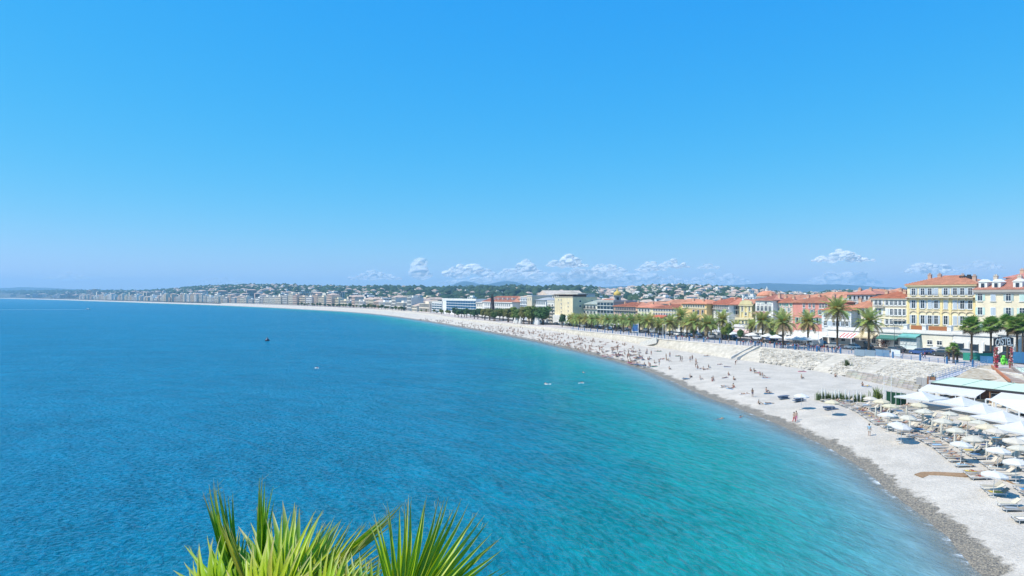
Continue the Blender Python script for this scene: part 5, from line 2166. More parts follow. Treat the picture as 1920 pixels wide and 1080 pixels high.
# fan palms by the entrance arch
def fan_mesh(seed, R_=0.95, n=20):
    r = random.Random(seed)
    b = MB()
    b.tube([(0, 0, 0), (0.55, 0, 0.03), (1.0, 0, 0)], [0.035, 0.03, 0.02], 4, 0, False)
    for k in range(n):
        a = math.radians(-125 + 250 * (k + 0.5) / n)
        d = Vector((math.cos(a), math.sin(a), 0.06 * math.cos(k * 2.5)))
        c = Vector((1.0, 0, 0))
        q = Vector((-d.y, d.x, 0))
        l = R_ * (0.75 + 0.25 * math.cos(a / 2)) * r.uniform(0.9, 1.1)
        b.add([c, c + d * l * 0.55 + q * 0.075, c + d * l + Vector((0, 0, -0.28 * l)), c + d * l * 0.55 - q * 0.075], [(0, 1, 2, 3)])
    return b.mesh("fan_leaf", M['leaf'])


FANS = [fan_mesh(k) for k in range(3)]


def fan_palm(px, yb, yc, label, size=1.0, n=44, skirt=True, group="fan palms by the beach entrance"):
    p = at_prom(px, yb)
    p.z = 5.5
    h = zpx(yc, p.y) - p.z
    r = random.Random(int(px))
    t = thing("fan_palm", label, "palm tree", p, r.uniform(0, 6), group)
    b = MB()
    b.lathe([(0.36, -0.4), (0.26, 0.3), (0.22, h * 0.5), (0.22, h * 0.75), (0.40, h * 0.84), (0.48, h * 0.95), (0.3, h + 0.2), (0.1, h + 0.4)], 9)
    obj("trunk", b.mesh("trunk", M['bark'], True), t)
    for i in range(n):
        f = i / n
        el = math.radians(80 - 130 * f)
        c = jit([(0.16, 0.32, 0.055), (0.24, 0.38, 0.08), (0.30, 0.38, 0.10)][r.randrange(3)], 0.2, r)
        if f > 0.78:
            c = jit((0.17, 0.13, 0.07), 0.2, r)
        obj("fan_leaf", FANS[i % 3], t, (0, 0, h), 0, c, size * r.uniform(0.85, 1.1), (r.uniform(-.5, .5), -el, i * 2.39996))
    return t


fan_palm(1822, 679, 612, "fan palm with bushy crown, leftmost of the palms by the entrance arch", 1.45)
fan_palm(1858, 676, 611, "fan palm directly left above the entrance arch sign", 1.35)
fan_palm(1889, 672, 607, "fan palm behind the entrance arch sign", 1.35)
fan_palm(1907, 681, 613, "fan palm right of the entrance arch near the right edge", 1.4)
fan_palm(1918, 674, 604, "dark fan palm cut by the right edge of the view", 1.35)
fan_palm(1788, 681, 652, "small young palm by the railing below the yellow house", 0.75, 22)
fan_palm(1795, 680, 664, "smallest young palm at the foot of the railing", 0.6, 18)
fan_palm(1779, 677, 657, "thin leaning young palm left of the small railing palm", 0.55, 16)

# ================================================================== promenade furniture
# railing with blue posts
ACC = np.concatenate([[0], np.cumsum(np.linalg.norm(np.diff(TL, axis=0), axis=1))])


def along_T(s, off=0.0):
    """point s metres along the promenade edge (from the near end), moved inland by off; with direction"""
    i = int(np.clip(np.searchsorted(ACC, s) - 1, 0, len(ACC) - 2))
    a, c = TL[i], TL[i + 1]
    f = (s - ACC[i]) / (ACC[i + 1] - ACC[i])
    d = (c - a) / np.linalg.norm(c - a)
    p = a + (c - a) * f + np.array([d[1], -d[0]]) * off
    return Vector((p[0], p[1], float(prom_z(p[1])) + 0.05)), math.atan2(d[1], d[0])


def s_of_y(y):
    return float(np.interp(y, YS, ACC))


S0, S1 = s_of_y(146), s_of_y(330)
ra = thing("promenade_railing", "long blue railing on top of the sea wall", "railing", along_T(S0)[0])
base = Vector(ra.location)
post = MB().box(-0.05, 0.05, -0.05, 0.05, 0, 1.15).mesh("post", M['paint'])
big = MB().box(-0.14, 0.14, -0.14, 0.14, 0, 1.5).lathe([(0.16, 1.5), (0.2, 1.6), (0.05, 1.75)], 8).mesh("pillar", M['paint'])
s, k = S0, 0
while s < S1:
    p, a = along_T(s, 0.5)
    obj("pillar" if k % 3 == 0 else "post", big if k % 3 == 0 else post, ra, p - base, a, (0.035, 0.15, 0.33))
    s += 2.4
    k += 1
for z in (0.45, 0.8, 1.1):
    b = MB()
    s = S0
    while s < S1:
        p0, p1 = along_T(s, 0.5)[0] - base, along_T(min(s + 4.8, S1), 0.5)[0] - base
        b.bar((p0.x, p0.y, p0.z + z), (p1.x, p1.y, p1.z + z), 0.05, 0.06)
        s += 4.8
    obj("rail", b.mesh("rail", M['paint']), ra, col=(0.05, 0.19, 0.36))

# grey blue hoarding panels behind the railing
for px0, px1, col, word in ((1602, 1641, (0.22, 0.30, 0.38), "grey"), (1641.5, 1668, (0.17, 0.27, 0.37), "dark blue grey"), (1671, 1688, (0.60, 0.64, 0.66), "white")):
    a, c = at_prom(px0, 667.5), at_prom(px1, 670)
    v = c - a
    h = thing("hoarding", word + " panel fence standing behind the blue railing", "fence", (a.x, a.y, 5.5), math.atan2(v.y, v.x))
    n = max(2, int(v.length / 1.9))
    pw = v.length / n
    me = MB().box(0.04, pw - 0.04, -0.03, 0.03, 0.15, 1.75).box(0.0, 0.04, -0.05, 0.05, 0, 1.85).mesh("panel", M['paint'])
    for q in range(n):
        obj("panel", me, h, (q * pw, 0, 0), 0, jit(col, 0.12))

# green fence and blue sheeting near the arch
for px0, px1, y, col, lab, hh in ((1806, 1862, 676, (0.05, 0.30, 0.22), "long green fence behind the fan palm trunk", 1.9), (1838, 1862, 681, (0.06, 0.18, 0.36), "blue tarpaulin fence left of the entrance arch", 1.7),
                                  (1899, 1935, 681, (0.06, 0.19, 0.38), "blue tarpaulin fence right of the entrance arch", 2.6)):
    a, c = at_prom(px0, y), at_prom(px1, y + 1.5)
    v = c - a
    h = thing("fence", lab, "fence", (a.x, a.y, 5.5), math.atan2(v.y, v.x))
    n = max(2, int(v.length / 1.6))
    pw = v.length / n
    me = MB().box(0.02, pw - 0.02, -0.02, 0.02, 0.1, hh).box(-0.03, 0.02, -0.04, 0.04, 0, hh + 0.1).mesh("panel", M['cloth'])
    for q in range(n):
        obj("panel", me, h, (q * pw, RND.uniform(-.04, .04), 0), RND.uniform(-.05, .05), jit(col, 0.2))


# lamp posts, flagpoles
def lamp_mesh():
    b = MB()
    b.lathe([(0.16, 0), (0.14, 0.8), (0.07, 0.9), (0.055, 7.2)], 8)
    return b.mesh("pole", M['paint'])


LPM = lamp_mesh()
ARM = MB().tube([(0, 0, 7.2), (0.5, 0, 7.9), (1.2, 0, 8.0), (1.7, 0, 7.7)], [0.05, 0.045, 0.04, 0.035], 6).mesh("arm", M['paint'])
HEAD = MB().lathe([(0.08, 0.1), (0.24, 0.0), (0.22, -0.16), (0.02, -0.2)], 9, c=(1.7, 0)).mesh("lamp_head", M['paint'])


def lamp(px, yb, label, h=1.0):
    p = at_prom(px, yb)
    p.z = float(prom_z(p.y)) + 0.05
    t = thing("street_lamp", label, "street lamp", p, RND.uniform(-.3, .3), "street lamps of the promenade", (1, 1, h))
    g = (0.10, 0.13, 0.14)
    obj("pole", LPM, t, col=g)
    for a in (0, math.pi):
        obj("arm", ARM, t, rz=a, col=g)
        obj("lamp_head", HEAD, t, (0, 0, 7.65), a, (0.75, 0.76, 0.74))


lamp(1677, 656, "double armed street lamp in front of the teal window bay", 0.95)
lamp(1534, 650, "double armed street lamp left of the tallest palm", 0.7)
lamp(1395, 640, "double armed street lamp by the glazed pavilion", 0.7)
for px in (1312, 1262, 1180, 1128):
    lamp(px, np.interp(px, [1100, 1320], [613, 632]), "double armed street lamp among the promenade palms", 0.75)
for px, lab in ((1243, "white flagpole, left of the pair at the promenade edge"), (1248.5, "white flagpole, right of the pair at the promenade edge"), (1196.5, "thin white pole beside the blue billboard")):
    p = at_prom(px, 637.5 if px > 1200 else 631)
    b = MB().lathe([(0.10, 0), (0.09, 0.5), (0.05, 5.5), (0.07, 5.6), (0.02, 5.7)], 7)
    tag(obj("flagpole", b.mesh("flagpole", M['white']), None, (p.x, p.y, float(prom_z(p.y)))), lab, "pole")

# blue billboard
p = at_prom(1191, 624)
t = thing("billboard", "blue billboard with white frame between the far palms", "billboard", (p.x, p.y, float(prom_z(p.y))), -0.6)
obj("panel", MB().box(-1.4, 1.4, -0.06, 0.06, 0.7, 3.7).mesh("panel", M['paint']), t, col=(0.04, 0.14, 0.38))
obj("frame", MB().box(-1.6, -1.4, -0.1, 0.1, 0, 3.9).box(1.4, 1.6, -0.1, 0.1, 0, 3.9).box(-1.4, 1.4, -0.1, 0.1, 3.7, 3.9).box(-1.4, 1.4, -0.1, 0.1, 0.5, 0.7).mesh("frame", M['white']), t)

# dark steel sculpture of leaning beams
p = at_prom(924, 598)
p.z = float(prom_z(p.y))
zt = zpx(551, p.y) - p.z
t = thing("sculpture", "tall dark rust coloured sculpture of leaning steel beams on the seafront", "sculpture", p, 0.3)
for k in range(9):
    x = -2.0 + 4.0 * k / 8
    tx = -1.0 + 1.6 * k / 8
    obj("beam", MB().bar((0, 0, 0), (tx - x, 0.5 * math.sin(k), zt * (0.93 + 0.07 * math.sin(k * 2.1))), 0.30, 0.30).mesh("beam", M['paint']), t, (x, 0.4 * math.cos(k), 0), col=(0.085, 0.045, 0.050))
obj("plinth", MB().box(-3, 3, -1.6, 1.6, -0.3, 0.4).mesh("plinth", M['stone']), t, col=(0.4, 0.38, 0.36))

# hedges and planters along the road
for px0, px1, y, col, lab in ((1645, 1668, 652, (0.16, 0.06, 0.035), "reddish brown hedge behind the blue railing"), (1668.5, 1690, 651, (0.085, 0.075, 0.04), "dark olive hedge left of the teal window bay"), (1425, 1460, 637, (0.05, 0.09, 0.03), "green hedge below the terrace restaurant"), (1350, 1372, 632, (0.05, 0.10, 0.035), "green hedge left of the yellow church")):
    a, c = at_prom(px0, y), at_prom(px1, y)
    v = c - a
    r = random.Random(int(px0))
    b = MB()
    for i in range(int(v.length * 60)):
        q = Vector((r.uniform(0, v.length), r.uniform(-0.8, 0.8), r.uniform(0.2, 2.2)))
        nn = Vector((r.gauss(0, 1), r.gauss(0, 1), r.gauss(0, 1))).normalized()
        tt = nn.orthogonal().normalized()
        w = nn.cross(tt)
        L = r.uniform(0.12, 0.25)
        b.add([q - tt * L, q - w * L * .6, q + tt * L, q + w * L * .6], [(0, 1, 2, 3)])
    tag(obj("hedge", b.mesh("hedge", M['foliage']), None, (a.x, a.y, 5.5), math.atan2(v.y, v.x), col), lab, "hedge")


# cars
def car_parts(kind):
    W, L = 1.75, (4.1 if kind == 0 else 4.9)
    b = MB()
    if kind == 0:
        side = [(-2.05, 0.35), (-2.05, 0.75), (-1.9, 0.92), (-1.0, 1.0), (1.75, 1.02), (2.02, 0.85), (2.05, 0.4), (1.8, 0.25), (-1.8, 0.25)]
        cab = [(-1.05, 0.98), (-0.45, 1.45), (1.0, 1.48), (1.7, 1.0)]
    else:
        side = [(-2.45, 0.35), (-2.45, 0.9), (-2.3, 1.05), (-1.7, 1.15), (2.4, 1.2), (2.45, 0.4), (2.2, 0.25), (-2.2, 0.25)]
        cab = [(-1.75, 1.12), (-1.1, 2.0), (2.3, 2.05), (2.4, 1.18)]

    def ext(poly, w, wt=None):
        n = len(poly)
        wt = wt or w
        zs = [p[1] for p in poly]
        z0, z1 = min(zs), max(zs)
        f = lambda z: w + (wt - w) * (z - z0) / (z1 - z0)
        vs = [(x, -f(z), z) for x, z in poly] + [(x, f(z), z) for x, z in poly]
        return vs, [tuple(range(n)), tuple(range(2 * n - 1, n - 1, -1))] + [(i, i + n, (i + 1) % n + n, (i + 1) % n) for i in range(n)]
    b.add(*ext(side, W / 2, W / 2 - 0.06))
    if kind == 0:
        roof = [(-0.5, 1.44), (-0.42, 1.50), (0.98, 1.53), (1.1, 1.46)]
        b.add(*ext(roof, 0.62))
    else:
        roof = [(-0.4, 1.2), (-0.5, 2.02), (-1.0, 2.0), (-0.95, 2.1), (2.3, 2.12), (2.42, 1.2)]
        b.add(*ext(roof, 0.80))
    body = b.mesh("body", M['paint'])
    g = MB()
    g.add(*ext(cab, W / 2 - 0.08, 0.62 if kind == 0 else 0.76))
    glass = g.mesh("cabin_glass", M['glass'])
    wh = MB()
    wh.tube([(0, -0.1, 0), (0, 0.1, 0)], 0.32, 12, 0)
    wh.tube([(0, -0.12, 0), (0, 0.12, 0)], 0.19, 10, 1)
    wheel = wh.mesh("wheel", [M['rubber'], M['chrome']])
    hl = MB().box(-0.05, 0.05, -0.18, 0.18, -0.08, 0.08).mesh("headlight", M['white'])
    return body, glass, wheel, hl


CARS = [car_parts(0), car_parts(1)]
CAR_COL = [((0.70, 0.71, 0.72), 'white'), ((0.05, 0.055, 0.06), 'black'), ((0.30, 0.32, 0.34), 'silver grey'), ((0.04, 0.09, 0.25), 'dark blue'), ((0.42, 0.04, 0.03), 'red'), ((0.14, 0.15, 0.16), 'dark grey')]


def car(p, rz, kind, ci):
    col, w = CAR_COL[ci]
    t = thing("parked_car", "%s %s on the road behind the promenade palms" % (w, ("car", "van")[kind]), ("car", "van")[kind], p, rz, "cars and vans on the seafront road")
    body, glass, wheel, hl = CARS[kind]
    obj("body", body, t, col=col)
    obj("cabin_glass", glass, t)
    L = 1.35 if kind == 0 else 1.65
    for sx in (-1, 1):
        for sy in (-1, 1):
            obj("wheel", wheel, t, (sx * L, sy * 0.80, 0.32))
    for sy in (-1, 1):
        obj("headlight", hl, t, (-2.03 if kind == 0 else -2.43, sy * 0.6, 0.68 if kind == 0 else 0.8))


s = s_of_y(160)
while s < s_of_y(420):
    for off, pr in ((18.6, 0.42), (22.0, 0.28), (26.0, 0.25), (29.2, 0.35)):
        if RND.random() < pr:
            p, a = along_T(s + RND.uniform(-1, 1), off)
            car(p, a + (math.pi if off < 23 else 0), 1 if RND.random() < 0.22 else 0, RND.choice([0, 0, 0, 1, 2, 2, 3, 5, 1, 2, 5]))
    s += 6.4

# white cafe parasols and tents on the pavement
TENT = MB().add([(-1.7, -1.7, 2.35), (1.7, -1.7, 2.35), (1.7, 1.7, 2.35), (-1.7, 1.7, 2.35), (0, 0, 3.2), (-1.7, -1.7, 2.1), (1.7, -1.7, 2.1), (1.7, 1.7, 2.1), (-1.7, 1.7, 2.1)],
                [(0, 1, 4), (1, 2, 4), (2, 3, 4), (3, 0, 4), (5, 6, 1, 0), (6, 7, 2, 1), (7, 8, 3, 2), (8, 5, 0, 3)]).mesh("canopy", M['canvas'])
TPOLE = MB().tube([(0, 0, 0), (0, 0, 3.15)], 0.04, 6).box(-0.35, 0.35, -0.35, 0.35, 0, 0.08).mesh("pole", M['paint'])
for px, y in ((1480, 651), (1494, 652), (1508, 653), (1500, 648), (1522, 652), (1342, 635), (1366, 638), (1374, 640), (1440, 645), (1455, 648), (1410, 643), (1160, 618.5), (1146, 618), (1135, 617), (1070, 612), (1060, 611), (1050, 610.5)):
    p = at_prom(px, y - 1)
    t = thing("cafe_parasol", "white square cafe parasol on the pavement behind the railing", "parasol", (p.x, p.y, float(prom_z(p.y)) + 0.1), RND.uniform(-.3, .3), "white cafe parasols on the pavement")
    obj("canopy", TENT, t, col=jit((0.80, 0.80, 0.79), 0.04))
    obj("pole", TPOLE, t, col=(0.5, 0.5, 0.5))
for px, yb, yt in ((970, 607, 591), (966, 606, 593), (976, 607.5, 592), (1006, 609, 590), (1009, 609.5, 593), (1003, 608.5, 594)):
    p = at_prom(px, yb)
    z = float(prom_z(p.y))
    h = zpx(yt, p.y) - z
    b = MB().lathe([(1.3, 0.2), (1.15, h * 0.3), (0.5, h * 0.7), (0.04, h)], 8)
    b.tube([(0, 0, 0), (0, 0, h + 0.4)], 0.05, 5)
    tag(obj("pointed_tent", b.mesh("pointed_tent", M['canvas']), None, (p.x, p.y, z), 0, (0.8, 0.79, 0.77)), "white pointed tent below the seafront garden trees", "tent", "white pointed tents by the garden")

# ================================================================== stones and stairs of the sea wall
def wall_point(px, f):
    """point on the slope of the sea wall at photo column px, f = 0 foot .. 1 top"""
    u = XTs / YS * F + 960
    i = np.argsort(u)
    y = np.interp(px, u[i], YS[i])
    T = Vector((np.interp(y, YS, XTs), y, float(prom_z(y))))
    uf = FL[:, 0] / FL[:, 1] * F + 960
    j = np.argsort(uf)
    Fp = Vector(tuple(np.interp(px, uf[j], FL[j, c]) for c in range(3)))
    p = Fp.lerp(T, f)
    p.z += 0.25 * math.sin(f * math.pi)
    return p


r7 = random.Random(77)
b = MB()
for i in range(2600):
    px = r7.uniform(1425, 1830)
    f = r7.random() ** 0.85
    if 1520 < px - f * 45 < 1548 or 1598 < px - f * 60 < 1622:      # two smooth ramps of bare mortar
        continue
    p = wall_point(px, f * 0.95)
    s_ = r7.uniform(0.12, 0.34) * (1.5 if r7.random() < 0.12 else 1)
    b.blob((p.x, p.y, p.z), (s_ * r7.uniform(0.9, 1.7), s_ * r7.uniform(0.9, 1.5), s_ * r7.uniform(0.5, 0.9)), 1, 0, 0.22, r7)
o = obj("rubble_facing", b.mesh("rubble_facing", pm("rubble_stone", (0.43, 0.39, 0.33), 0.92, 0.15, 0.35, 0.35, col2=(0.62, 0.575, 0.50), nscale2=0.8)), SEAWALL)
o["kind"] = "stuff"
# squared blocks of the low wall at the back of the beach
blk = MB().box(-0.62, 0.62, -0.35, 0.35, -0.2, 0.2).mesh("block", M['stone'])
for c in range(4):
    px = 1592.0 + c * 1.5
    while px < 1722:
        a, e = wall_point(px, 0.02 + c * 0.055), wall_point(px + 9.5, 0.02 + c * 0.055)
        v = e - a
        q = obj("block", blk, SEAWALL, (a.x, a.y, a.z + 0.12 + c * 0.06), math.atan2(v.y, v.x), jit((0.44, 0.40, 0.35), 0.16), (max(0.5, v.length / 1.27), 1.0, r7.uniform(0.95, 1.05)))
        px += 9.7


def wall_stairs(pxf, pxt, label):
    A, B_ = wall_point(pxf, 0.0), wall_point(pxt, 1.0)
    A = A + (Vector((A.x, A.y, 0)) - Vector((B_.x, B_.y, 0))).normalized() * 0.3
    v = B_ - A
    hv = Vector((v.x, v.y, 0))
    L = hv.length
    a = math.atan2(v.y, v.x)
    t = thing("stairway", label, "stairs", A, a)
    n = max(8, int(v.z / 0.17))
    me = cached(("step", round(L / n, 2)), lambda: MB().box(0, L / n + 0.02, -1.1, 1.1, -0.8, 0.165).mesh("step", M['stone']))
    for k in range(n):
        obj("step", me, t, (L * k / n, 0, v.z * k / n), col=jit((0.50, 0.48, 0.45), 0.06))
    for sg in (-1, 1):
        y = sg * 1.25
        b = MB()
        w = 0.15
        vs = [(-0.3, y - w, -1.0), (L + 0.2, y - w, v.z - 1.5), (L + 0.2, y - w, v.z + 0.75), (-0.3, y - w, 0.65), (-0.3, y + w, -1.0), (L + 0.2, y + w, v.z - 1.5), (L + 0.2, y + w, v.z + 0.75), (-0.3, y + w, 0.65)]
        b.add(vs, [(0, 1, 2, 3), (7, 6, 5, 4), (0, 4, 5, 1), (1, 5, 6, 2), (2, 6, 7, 3), (3, 7, 4, 0)])
        obj("parapet", b.mesh("parapet", M['stone']), t, col=(0.60, 0.58, 0.54))
    return t


wall_stairs(1379, 1419, "grey stone stairway running down the sea wall, nearer of the two")
wall_stairs(1207, 1236, "grey stone stairway running down the sea wall, further of the two")

# ================================================================== people
J0 = dict(pelvis=(0, 0, .93), waist=(0, 0, 1.10), chest=(0, -.01, 1.31), neck=(0, 0, 1.465), chin=(0, -.02, 1.53), head=(0, -.005, 1.61), top=(0, .0, 1.70), nose=(0, -.115, 1.585),
          sl=(-.185, 0, 1.405), el=(-.225, .02, 1.13), wl=(-.235, -.05, .90), fl=(-.235, -.08, .80), sr=(.185, 0, 1.405), er=(.225, .02, 1.13), wr=(.235, -.05, .90), fr=(.235, -.08, .80),
          hl=(-.095, 0, .88), kl=(-.10, -.015, .49), al=(-.105, .02, .09), tl=(-.11, -.15, .035), hr=(.095, 0, .88), kr=(.10, -.015, .49), ar=(.105, .02, .09), tr=(.11, -.15, .035))
RAD = dict(pelvis=.125, waist=.112, chest=.145, neck=.055, chin=.07, head=.098, top=.07, nose=.022, sl=.06, el=.044, wl=.031, fl=.036, sr=.06, er=.044, wr=.031, fr=.036,
           hl=.092, kl=.06, al=.042, tl=.034, hr=.092, kr=.06, ar=.042, tr=.034)
BONES = [('pelvis', 'waist'), ('waist', 'chest'), ('chest', 'neck'), ('neck', 'chin'), ('chin', 'head'), ('head', 'top'), ('chest', 'sl'), ('sl', 'el'), ('el', 'wl'), ('wl', 'fl'),
         ('chest', 'sr'), ('sr', 'er'), ('er', 'wr'), ('wr', 'fr'), ('pelvis', 'hl'), ('hl', 'kl'), ('kl', 'al'), ('al', 'tl'), ('pelvis', 'hr'), ('hr', 'kr'), ('kr', 'ar'), ('ar', 'tr')]
POSES = {'standing': {}}
POSES['walking'] = dict(kl=(-.10, -.16, .50), al=(-.10, -.20, .10), tl=(-.11, -.37, .06), kr=(.10, .05, .50), ar=(.10, .30, .16), tr=(.11, .20, .05), el=(-.23, .10, 1.15), wl=(-.24, .16, .92), fl=(-.24, .17, .82), er=(.23, -.06, 1.15), wr=(.22, -.24, .98), fr=(.21, -.32, .92))
POSES['sitting'] = dict(pelvis=(0, 0, .13), waist=(0, .05, .32), chest=(0, .07, .54), neck=(0, .04, .70), chin=(0, 0, .76), head=(0, .01, .84), top=(0, .02, .93), nose=(0, -.10, .82),
                        sl=(-.185, .07, .63), el=(-.25, .17, .38), wl=(-.26, .30, .16), fl=(-.26, .36, .06), sr=(.185, .07, .63), er=(.24, -.08, .42), wr=(.16, -.28, .46), fr=(.13, -.36, .48),
                        hl=(-.095, -.04, .12), kl=(-.13, -.40, .42), al=(-.12, -.68, .09), tl=(-.12, -.85, .05), hr=(.095, -.04, .12), kr=(.13, -.44, .34), ar=(.13, -.82, .09), tr=(.14, -.93, .15))
POSES['lying'] = dict(pelvis=(0, 0, .13), waist=(0, .18, .13), chest=(0, .39, .15), neck=(0, .55, .13), chin=(0, .61, .15), head=(0, .69, .13), top=(0, .79, .12), nose=(0, .67, .245),
                      sl=(-.185, .49, .12), el=(-.33, .27, .08), wl=(-.34, .03, .06), fl=(-.34, -.07, .05), sr=(.185, .49, .12), er=(.33, .68, .08), wr=(.16, .86, .08), fr=(.08, .88, .07),
                      hl=(-.095, -.05, .12), kl=(-.11, -.44, .10), al=(-.12, -.84, .06), tl=(-.14, -.90, .18), hr=(.095, -.05, .12), kr=(.12, -.38, .36), ar=(.12, -.62, .07), tr=(.13, -.77, .05))
POSES['prone'] = dict(pelvis=(0, 0, .13), waist=(0, .18, .12), chest=(0, .39, .14), neck=(0, .55, .15), chin=(0, .61, .13), head=(0, .69, .14), top=(0, .79, .14), nose=(.10, .67, .10),
                      sl=(-.185, .49, .12), el=(-.36, .62, .07), wl=(-.20, .80, .06), fl=(-.12, .84, .06), sr=(.185, .49, .12), er=(.36, .62, .07), wr=(.20, .80, .06), fr=(.12, .84, .06),
                      hl=(-.095, -.05, .12), kl=(-.12, -.44, .09), al=(-.14, -.84, .08), tl=(-.15, -.97, .04), hr=(.095, -.05, .12), kr=(.12, -.44, .09), ar=(.14, -.84, .08), tr=(.15, -.97, .04))
# on a lounger: back raised, head at +y
POSES['reclining'] = dict(pelvis=(0, 0, .13), waist=(0, .16, .20), chest=(0, .33, .33), neck=(0, .46, .44), chin=(0, .50, .49), head=(0, .56, .54), top=(0, .63, .60), nose=(0, .47, .63),
                          sl=(-.185, .41, .38), el=(-.28, .20, .22), wl=(-.24, -.03, .17), fl=(-.22, -.12, .17), sr=(.185, .41, .38), er=(.28, .20, .22), wr=(.20, .0, .28), fr=(.14, -.05, .30),
                          hl=(-.095, -.05, .12), kl=(-.11, -.44, .12), al=(-.12, -.84, .07), tl=(-.14, -.90, .19), hr=(.095, -.05, .12), kr=(.12, -.38, .34), ar=(.12, -.64, .07), tr=(.13, -.78, .05))
POSES['bending'] = dict(waist=(0, -.06, 1.08), chest=(0, -.26, 1.19), neck=(0, -.40, 1.22), chin=(0, -.46, 1.23), head=(0, -.53, 1.25), top=(0, -.62, 1.27), nose=(0, -.54, 1.14), sl=(-.185, -.33, 1.20), el=(-.21, -.40, .93), wl=(-.17, -.46, .70), fl=(-.15, -.48, .60), sr=(.185, -.33, 1.20), er=(.21, -.40, .93), wr=(.17, -.46, .70), fr=(.15, -.48, .60))
POSES['swimming'] = {k: (v[0], v[1], v[2]) for k, v in POSES['prone'].items()}
POSES['swimming'].update(chin=(0, .61, .20), head=(0, .69, .24), top=(0, .76, .30), nose=(0, .79, .20), sr=(.185, .50, .16), er=(.34, .74, .36), wr=(.25, .96, .22), fr=(.22, 1.04, .12))


def skel(pose):
    j = dict(J0)
    j.update(POSES[pose])
    return {k: Vector(v) for k, v in j.items()}


_tmp = []


def skin_obj(name, joints, bones, radii, root):
    names = []
    for a, c in bones:
        for q in (a, c):
            if q not in names:
                names.append(q)
    me = bpy.data.meshes.new(name)
    me.from_pydata([joints[q] for q in names], [(names.index(a), names.index(c)) for a, c in bones], [])
    o = bpy.data.objects.new(name, me)
    COL.objects.link(o)
    m = o.modifiers.new("skin", 'SKIN')
    m.use_smooth_shade = True
    for q, sv in zip(names, me.skin_vertices[0].data):
        r = radii[q]
        sv.radius = (r, r) if not hasattr(r, '__len__') else r
        sv.use_root = (q == root)
    s = o.modifiers.new("sub", 'SUBSURF')
    s.levels = s.render_levels = 1
    _tmp.append(o)
    return o


def lerp_j(j, a, c, f):
    return j[a].lerp(j[c], f)


SRC = {}
for pose in POSES:
    j = skel(pose)
    SRC[pose, 'person'] = skin_obj("person", j, BONES, RAD, 'pelvis')
    # swim shorts, shirt, trousers: shells a little wider than the body
    jj = dict(j, tlh=lerp_j(j, 'hl', 'kl', .55), trh=lerp_j(j, 'hr', 'kr', .55), wst=lerp_j(j, 'pelvis', 'waist', .35))
    SRC[pose, 'shorts'] = skin_obj("shorts", jj, [('wst', 'pelvis'), ('pelvis', 'hl'), ('hl', 'tlh'), ('pelvis', 'hr'), ('hr', 'trh')], dict(wst=.130, pelvis=.142, hl=.108, tlh=.098, hr=.108, trh=.098), 'pelvis')
    if pose in ('standing', 'walking', 'sitting', 'reclining'):
        jj = dict(j, elh=lerp_j(j, 'sl', 'el', .75), erh=lerp_j(j, 'sr', 'er', .75), nk=lerp_j(j, 'chest', 'neck', .6))
        SRC[pose, 'shirt'] = skin_obj("shirt", jj, [('pelvis', 'waist'), ('waist', 'chest'), ('chest', 'nk'), ('chest', 'sl'), ('sl', 'elh'), ('chest', 'sr'), ('sr', 'erh')], dict(pelvis=.140, waist=.130, chest=.162, nk=.085, sl=.075, elh=.068, sr=.075, erh=.068), 'waist')
    if pose in ('standing', 'walking', 'sitting'):
        jj = dict(j, wst=lerp_j(j, 'pelvis', 'waist', .3))
        SRC[pose, 'trousers'] = skin_obj("trousers", jj, [('wst', 'pelvis'), ('pelvis', 'hl'), ('hl', 'kl'), ('kl', 'al'), ('pelvis', 'hr'), ('hr', 'kr'), ('kr', 'ar')], dict(wst=.125, pelvis=.138, hl=.104, kl=.078, al=.062, hr=.104, kr=.078, ar=.062), 'pelvis')
_dg = bpy.context.evaluated_depsgraph_get()
PM = {}
for k, o in SRC.items():
    me = bpy.data.meshes.new_from_object(o.evaluated_get(_dg))
    me.name = k[1]
    me.materials.clear()
    me.materials.append(M['skin'] if k[1] == 'person' else M['cloth'])
    PM[k] = me
for o in _tmp:
    d = o.data
    bpy.data.objects.remove(o)
    bpy.data.meshes.remove(d)
for pose in POSES:
    j = skel(pose)
    b = MB()
    up = (j['top'] - j['chin']).normalized()
    fwd = (j['nose'] - j['head']).normalized()
    c = j['head'] - fwd * 0.03 + up * 0.03
    b.blob(c, .118, 2)
    b.v = [tuple(Vector(p) if (Vector(p) - c).dot(fwd) < 0.045 or (Vector(p) - c).dot(up) > 0.05 else c + (Vector(p) - c) * 0.72) for p in b.v]
    PM[pose, 'hair'] = b.mesh("hair", M['hair'], True)

SKINS = [(0.40, 0.26, 0.19), (0.34, 0.21, 0.15), (0.46, 0.32, 0.25), (0.20, 0.12, 0.08), (0.38, 0.24, 0.17)]
HAIRS = [((0.02, 0.014, 0.01), 'dark'), ((0.10, 0.055, 0.025), 'brown'), ((0.42, 0.29, 0.13), 'fair'), ((0.35, 0.34, 0.33), 'grey')]
CLO = [((0.03, 0.05, 0.15), 'navy'), ((0.02, 0.02, 0.022), 'black'), ((0.70, 0.70, 0.69), 'white'), ((0.45, 0.04, 0.05), 'red'), ((0.05, 0.22, 0.42), 'blue'), ((0.55, 0.16, 0.28), 'pink'),
       ((0.30, 0.45, 0.60), 'light blue'), ((0.30, 0.30, 0.31), 'grey'), ((0.06, 0.25, 0.22), 'teal'), ((0.60, 0.45, 0.08), 'yellow')]
RP = random.Random(31)


